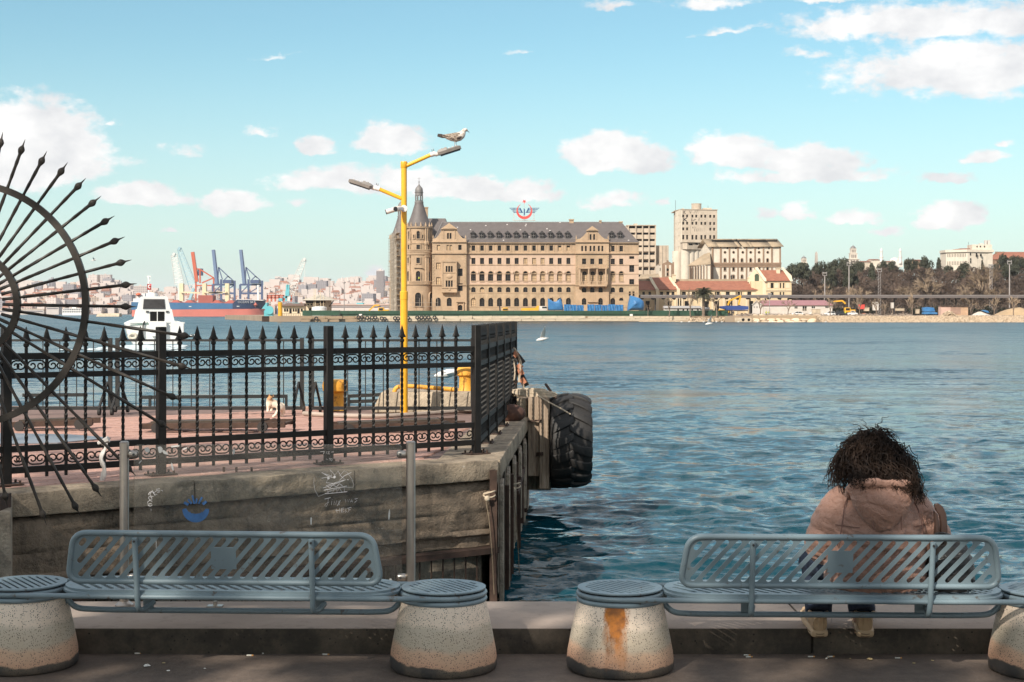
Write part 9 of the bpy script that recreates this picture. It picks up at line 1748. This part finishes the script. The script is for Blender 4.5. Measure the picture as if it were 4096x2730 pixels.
for lb,m,a,c,w0,w1,leg in(('white lattice jib crane, leftmost of the port cranes',CWH,(622,365),(580,135),9,6,(622,500)),('pale blue lattice jib crane leaning left behind the white one',CTQ,(735,400),(622,90),8,4,(700,500)),('tall white lattice crane leaning right above the waterfront house',CWH,(1485,455),(1603,175),8,4,(1480,500))):
 t=thing('jib_crane',lb,'crane',(cX(a[0]),PYc,.6),'lattice jib cranes');lattice(t,'jib',m,a,c,w0,w1,16);bars(t,'mast',m,[(a,leg)],2.6);bars(t,'jib_head',m,[((c[0]-8,c[1]-5),(c[0]+9,c[1]+3))],3);bars(t,'cable',m,[(c,(c[0]-(8 if c[0]<1000 else-4),c[1]+130)),(c,(a[0]+(10 if c[0]<1000 else-10),a[1]-40))],.35)
t=thing('harbour_crane','turquoise harbour crane tower left of the tall white lattice crane','crane',(cX(1465),PYc,.6));bars(t,'mast',CTU,[((1468,372),(1460,500)),((1478,372),(1480,500)),((1440,470),(1500,470)),((1410,480),(1410,500))],1.8);obj('cab',MB().bx(cX(1455),cX(1485),PYc-2,PYc+3,cZ(460),cZ(425)).bx(cX(1402),cX(1432),PYc-2,PYc+3,cZ(500),cZ(478)),CTU,t)
t=thing('container_gantry','low red container gantry frames right of the ship bow','crane',(cX(1360),PYc,.6));bars(t,'frame',CRD,[((x,455),(x,505)) for x in(1315,1345,1375,1405,1440,1500)]+[((1310,458),(1445,458)),((1310,475),(1440,475)),((1440,485),(1510,485))],1.5)
for k in range(14):x=1010+k*32;tag(obj('container_stack',MB().bx(X(x,1420),X(x+26,1420),1420,1432,.6,.6+2.6*(1+k*7%4)),(CRD,CTU,WL[1],CNV)[k%4]),('red','turquoise','pink','navy')[k%4]+' container stack on the port ground behind the waterfront houses','containers','container stacks in the port')
# waterfront houses left of the station
KG=.238;PV=538.0;vX=lambda c,Y=PV:X(1000+KG*c,Y);vZ=lambda c,Y=PV:Z(1100+KG*c,Y)
t=thing('pavilion','hip roofed open pavilion station with pale walls behind the green hoarding','pavilion',(vX(1160),PV,GZ));GRF=stonem('pale_metal_roof',(.5,.44,.36),.4,.12,.2);obj('roof',MB().loft([[(vX(872),PV-4,vZ(430)),(vX(1450),PV-4,vZ(430)),(vX(1430),PV+9,vZ(430)),(vX(900),PV+9,vZ(430))],[(vX(1140),PV+1,vZ(330)),(vX(1190),PV+1,vZ(330)),(vX(1190),PV+3,vZ(330)),(vX(1140),PV+3,vZ(330))]]),GRF,t);obj('wall',MB().bx(vX(930),vX(1265),PV,PV+6,GZ,vZ(478)),CRMD,t);obj('clerestory',MB().bx(vX(935),vX(1335),PV+.5,PV+6,vZ(478),vZ(432)),STL,t);obj('tower_wall',MB().bx(vX(1266),vX(1338),PV+.3,PV+6,GZ,vZ(433)),SILO,t);obj('brace',MB().bar((vX(1338),PV-1,vZ(535)),(vX(1410),PV-1,vZ(435)),.35),STL,t);obj('arch_window',MB().prism(arch_poly(vX(1010),.9,vZ(600),vZ(560)),lambda u,v,w:Vector((u,w,v)),PV-.08,PV-.02),DARK,t);obj('doorway',MB().bx(vX(1050),vX(1082),PV-.08,PV-.02,GZ,vZ(540)),DARK,t)
for x in(965,1020,1160,1230):obj('window',MB().bx(vX(x),vX(x+26),PV-.08,PV-.02,vZ(512),vZ(488)),DARK,t)
for x in(955,1095,1120,1200,1255):obj('post',MB().tube([(vX(x),PV-3,GZ),(vX(x),PV-3,vZ(370 if x in(955,1255) else 240))],.1,5),CRMD,t)
t=thing('ferry_house','low cream waterfront house with brown roof and small arched windows','house',(vX(720,528),528,.4));obj('wall',MB().bx(vX(545,528),vX(905,528),528,534,.3,vZ(520,528)),CRMD,t);obj('roof',MB().loft([[(vX(530,528),526.8,vZ(522,528)),(vX(912,528),526.8,vZ(522,528)),(vX(912,528),535,vZ(522,528)),(vX(530,528),535,vZ(522,528))],[(vX(600,528),530,vZ(478,528)),(vX(905,528),530,vZ(478,528)),(vX(905,528),532,vZ(478,528)),(vX(600,528),532,vZ(478,528))]]),mat('brown_roof',(.16,.1,.075),.85),t)
for x,w_,k in((587,.55,'round'),(628,.55,'round'),(680,.7,'rect'),(732,.5,'round'),(772,.5,'round'),(815,.7,'rect'),(870,.6,'round')):obj('window' if k=='round' else 'door',MB().prism(arch_poly(vX(x,528),w_*1.1,vZ(618 if k=='round' else 648,528),vZ(568,528),k),lambda u,v,w:Vector((u,w,v)),527.9,527.97),DARK,t)
t=thing('timber_jetty','dark timber jetty on piles with railing at the far quay end','jetty',(vX(500,520),520,WZ));obj('deck',MB().bx(vX(225,520),vX(850,520),517,529,vZ(712,520),vZ(695,520)),RUST,t);obj('railing',MB().bx(vX(545,520),vX(880,520),517,517.1,vZ(652,520),vZ(648,520)),RUST,t)
for k in range(15):obj('pile',MB().tube([(vX(235+k*15,520),517.5,WZ-1),(vX(235+k*15,520),517.5,vZ(700,520))],.35,6),RUST,t)
for k in range(12):obj('baluster',MB().bx(vX(548+k*29,520)-.05,vX(548+k*29,520)+.05,517,517.1,vZ(695,520),vZ(652,520)),RUST,t)
tag(obj('yellow_pile',MB().lathe([(.75,vZ(760,516)),(.75,vZ(462,516)),(.1,vZ(458,516))],(vX(508,516),516,0),14),CY),'tall bright yellow mooring pile beside the jetty house','pile');tag(obj('buoy_drum',MB().bx(vX(235,524),vX(375,524),524,527,.4,vZ(600,524)).tube([(vX(325,524),523.6,vZ(595,524)),(vX(325,524),524,vZ(595,524))],1.5,14),CTU),'turquoise winch drum on the jetty left of the yellow pile','winch')
tag(obj('water_tank',MB().lathe([(2.6,GZ),(2.6,vZ(545,520)),(1.2,vZ(530,520))],(vX(1165,520),520,0),16),WHB),'white water tank in front of the pavilion','tank')
for px,pt,lb in((1319,1122,'tall harbour light mast with a spread head left of the minarets'),(1377,1135,'tall thin harbour light mast right of the first one')):t=thing('light_mast',lb,'mast',(X(px,1300),1300,.6));obj('pole',MB().tube([(X(px,1300),1300,.6),(X(px,1300),1300,Z(pt,1300))],[.5,.3],6),MS,t);obj('head_frame',MB().lathe([(.3,0),(1.5,.8),(1.4,1.2)],(X(px,1300),1300,Z(pt,1300)),8),MS,t)
# gulls on the wing and on the water
GWH=mat('gull_white',(.7,.67,.63),.8,var=.05);GGR=mat('gull_grey',(.36,.35,.35),.8,var=.05)
def flyer(px,py,Y,s,up,label,m=GWH):
 c=W(px,py,Y);t=thing('seagull',label,'bird',c,'gulls over the water');obj('body',MB().lathe([(.01,-.24),(.05,-.16),(.075,0),(.06,.12),(.045,.18),(.01,.27)],(0,0,0),10),m,t);o=t.children[0];o.matrix_parent_inverse=Matrix();o.rotation_euler=(0,R(80),.2);o.scale=(s,)*3
 for q in(-1,1):P_=[Vector((0,0,.03)),Vector((.06,q*.25,.06+.24*up)),Vector((-.03+.15*up,q*.5,.05+.5*up*(1 if q<0 else.35)))];g=MB().loft([[p+Vector((-w_,0,0)),p+Vector((0,0,.012)),p+Vector((w_,0,0)),p+Vector((0,0,-.008))]for p,w_ in zip(P_,(.09,.07,.01))]);g.v=[tuple(c+Vector(v)*s) for v in g.v];obj('wing',g,GGR if q>0 else m,t)
flyer(2835,1296,95,1.0,1.0,'white gull flying low over the water in front of the far quay');flyer(2168,1358,60,1.0,.9,'white gull flying low over the water right of the fence end');flyer(770,1285+60,40,.5,.1,'gull resting on the water behind the fence near the boat');flyer(1790,1495,40,1.5,-.1,'gull skimming the water behind the right fence panel');flyer(375,1042,200,1.3,.5,'distant gull high left of the ship mast')
for i,px in enumerate((2720,2750,2808,2858,2880,2946,3022,3068,3082,3164,3292)):c=Vector((X(px,478),474,WZ+.05));tag(obj('floating_gull',MB().ell(c+Vector((0,0,.1)),(.3,.14,.13),8,5).ell(c+Vector((.2,0,.3)),(.09,.08,.09),6,4),GWH),'tiny white gull floating along the far waterline','bird','gulls floating off the far shore')
# ------------------------------------------------------------------ air
hzm=bpy.data.materials.new('haze_air');hzm.use_nodes=True;n_=hzm.node_tree;n_.nodes.clear();pv=n_.nodes.new('ShaderNodeVolumePrincipled');pv.inputs['Color'].default_value=(.95,.96,1,1);pv.inputs['Density'].default_value=.00006;pv.inputs['Anisotropy'].default_value=.2;ho_=n_.nodes.new('ShaderNodeOutputMaterial');n_.links.new(pv.outputs[0],ho_.inputs['Volume'])
tag(obj('haze',MB().bx(-8000,8000,-400,9000,WZ-3.5,175),hzm),kind='stuff')
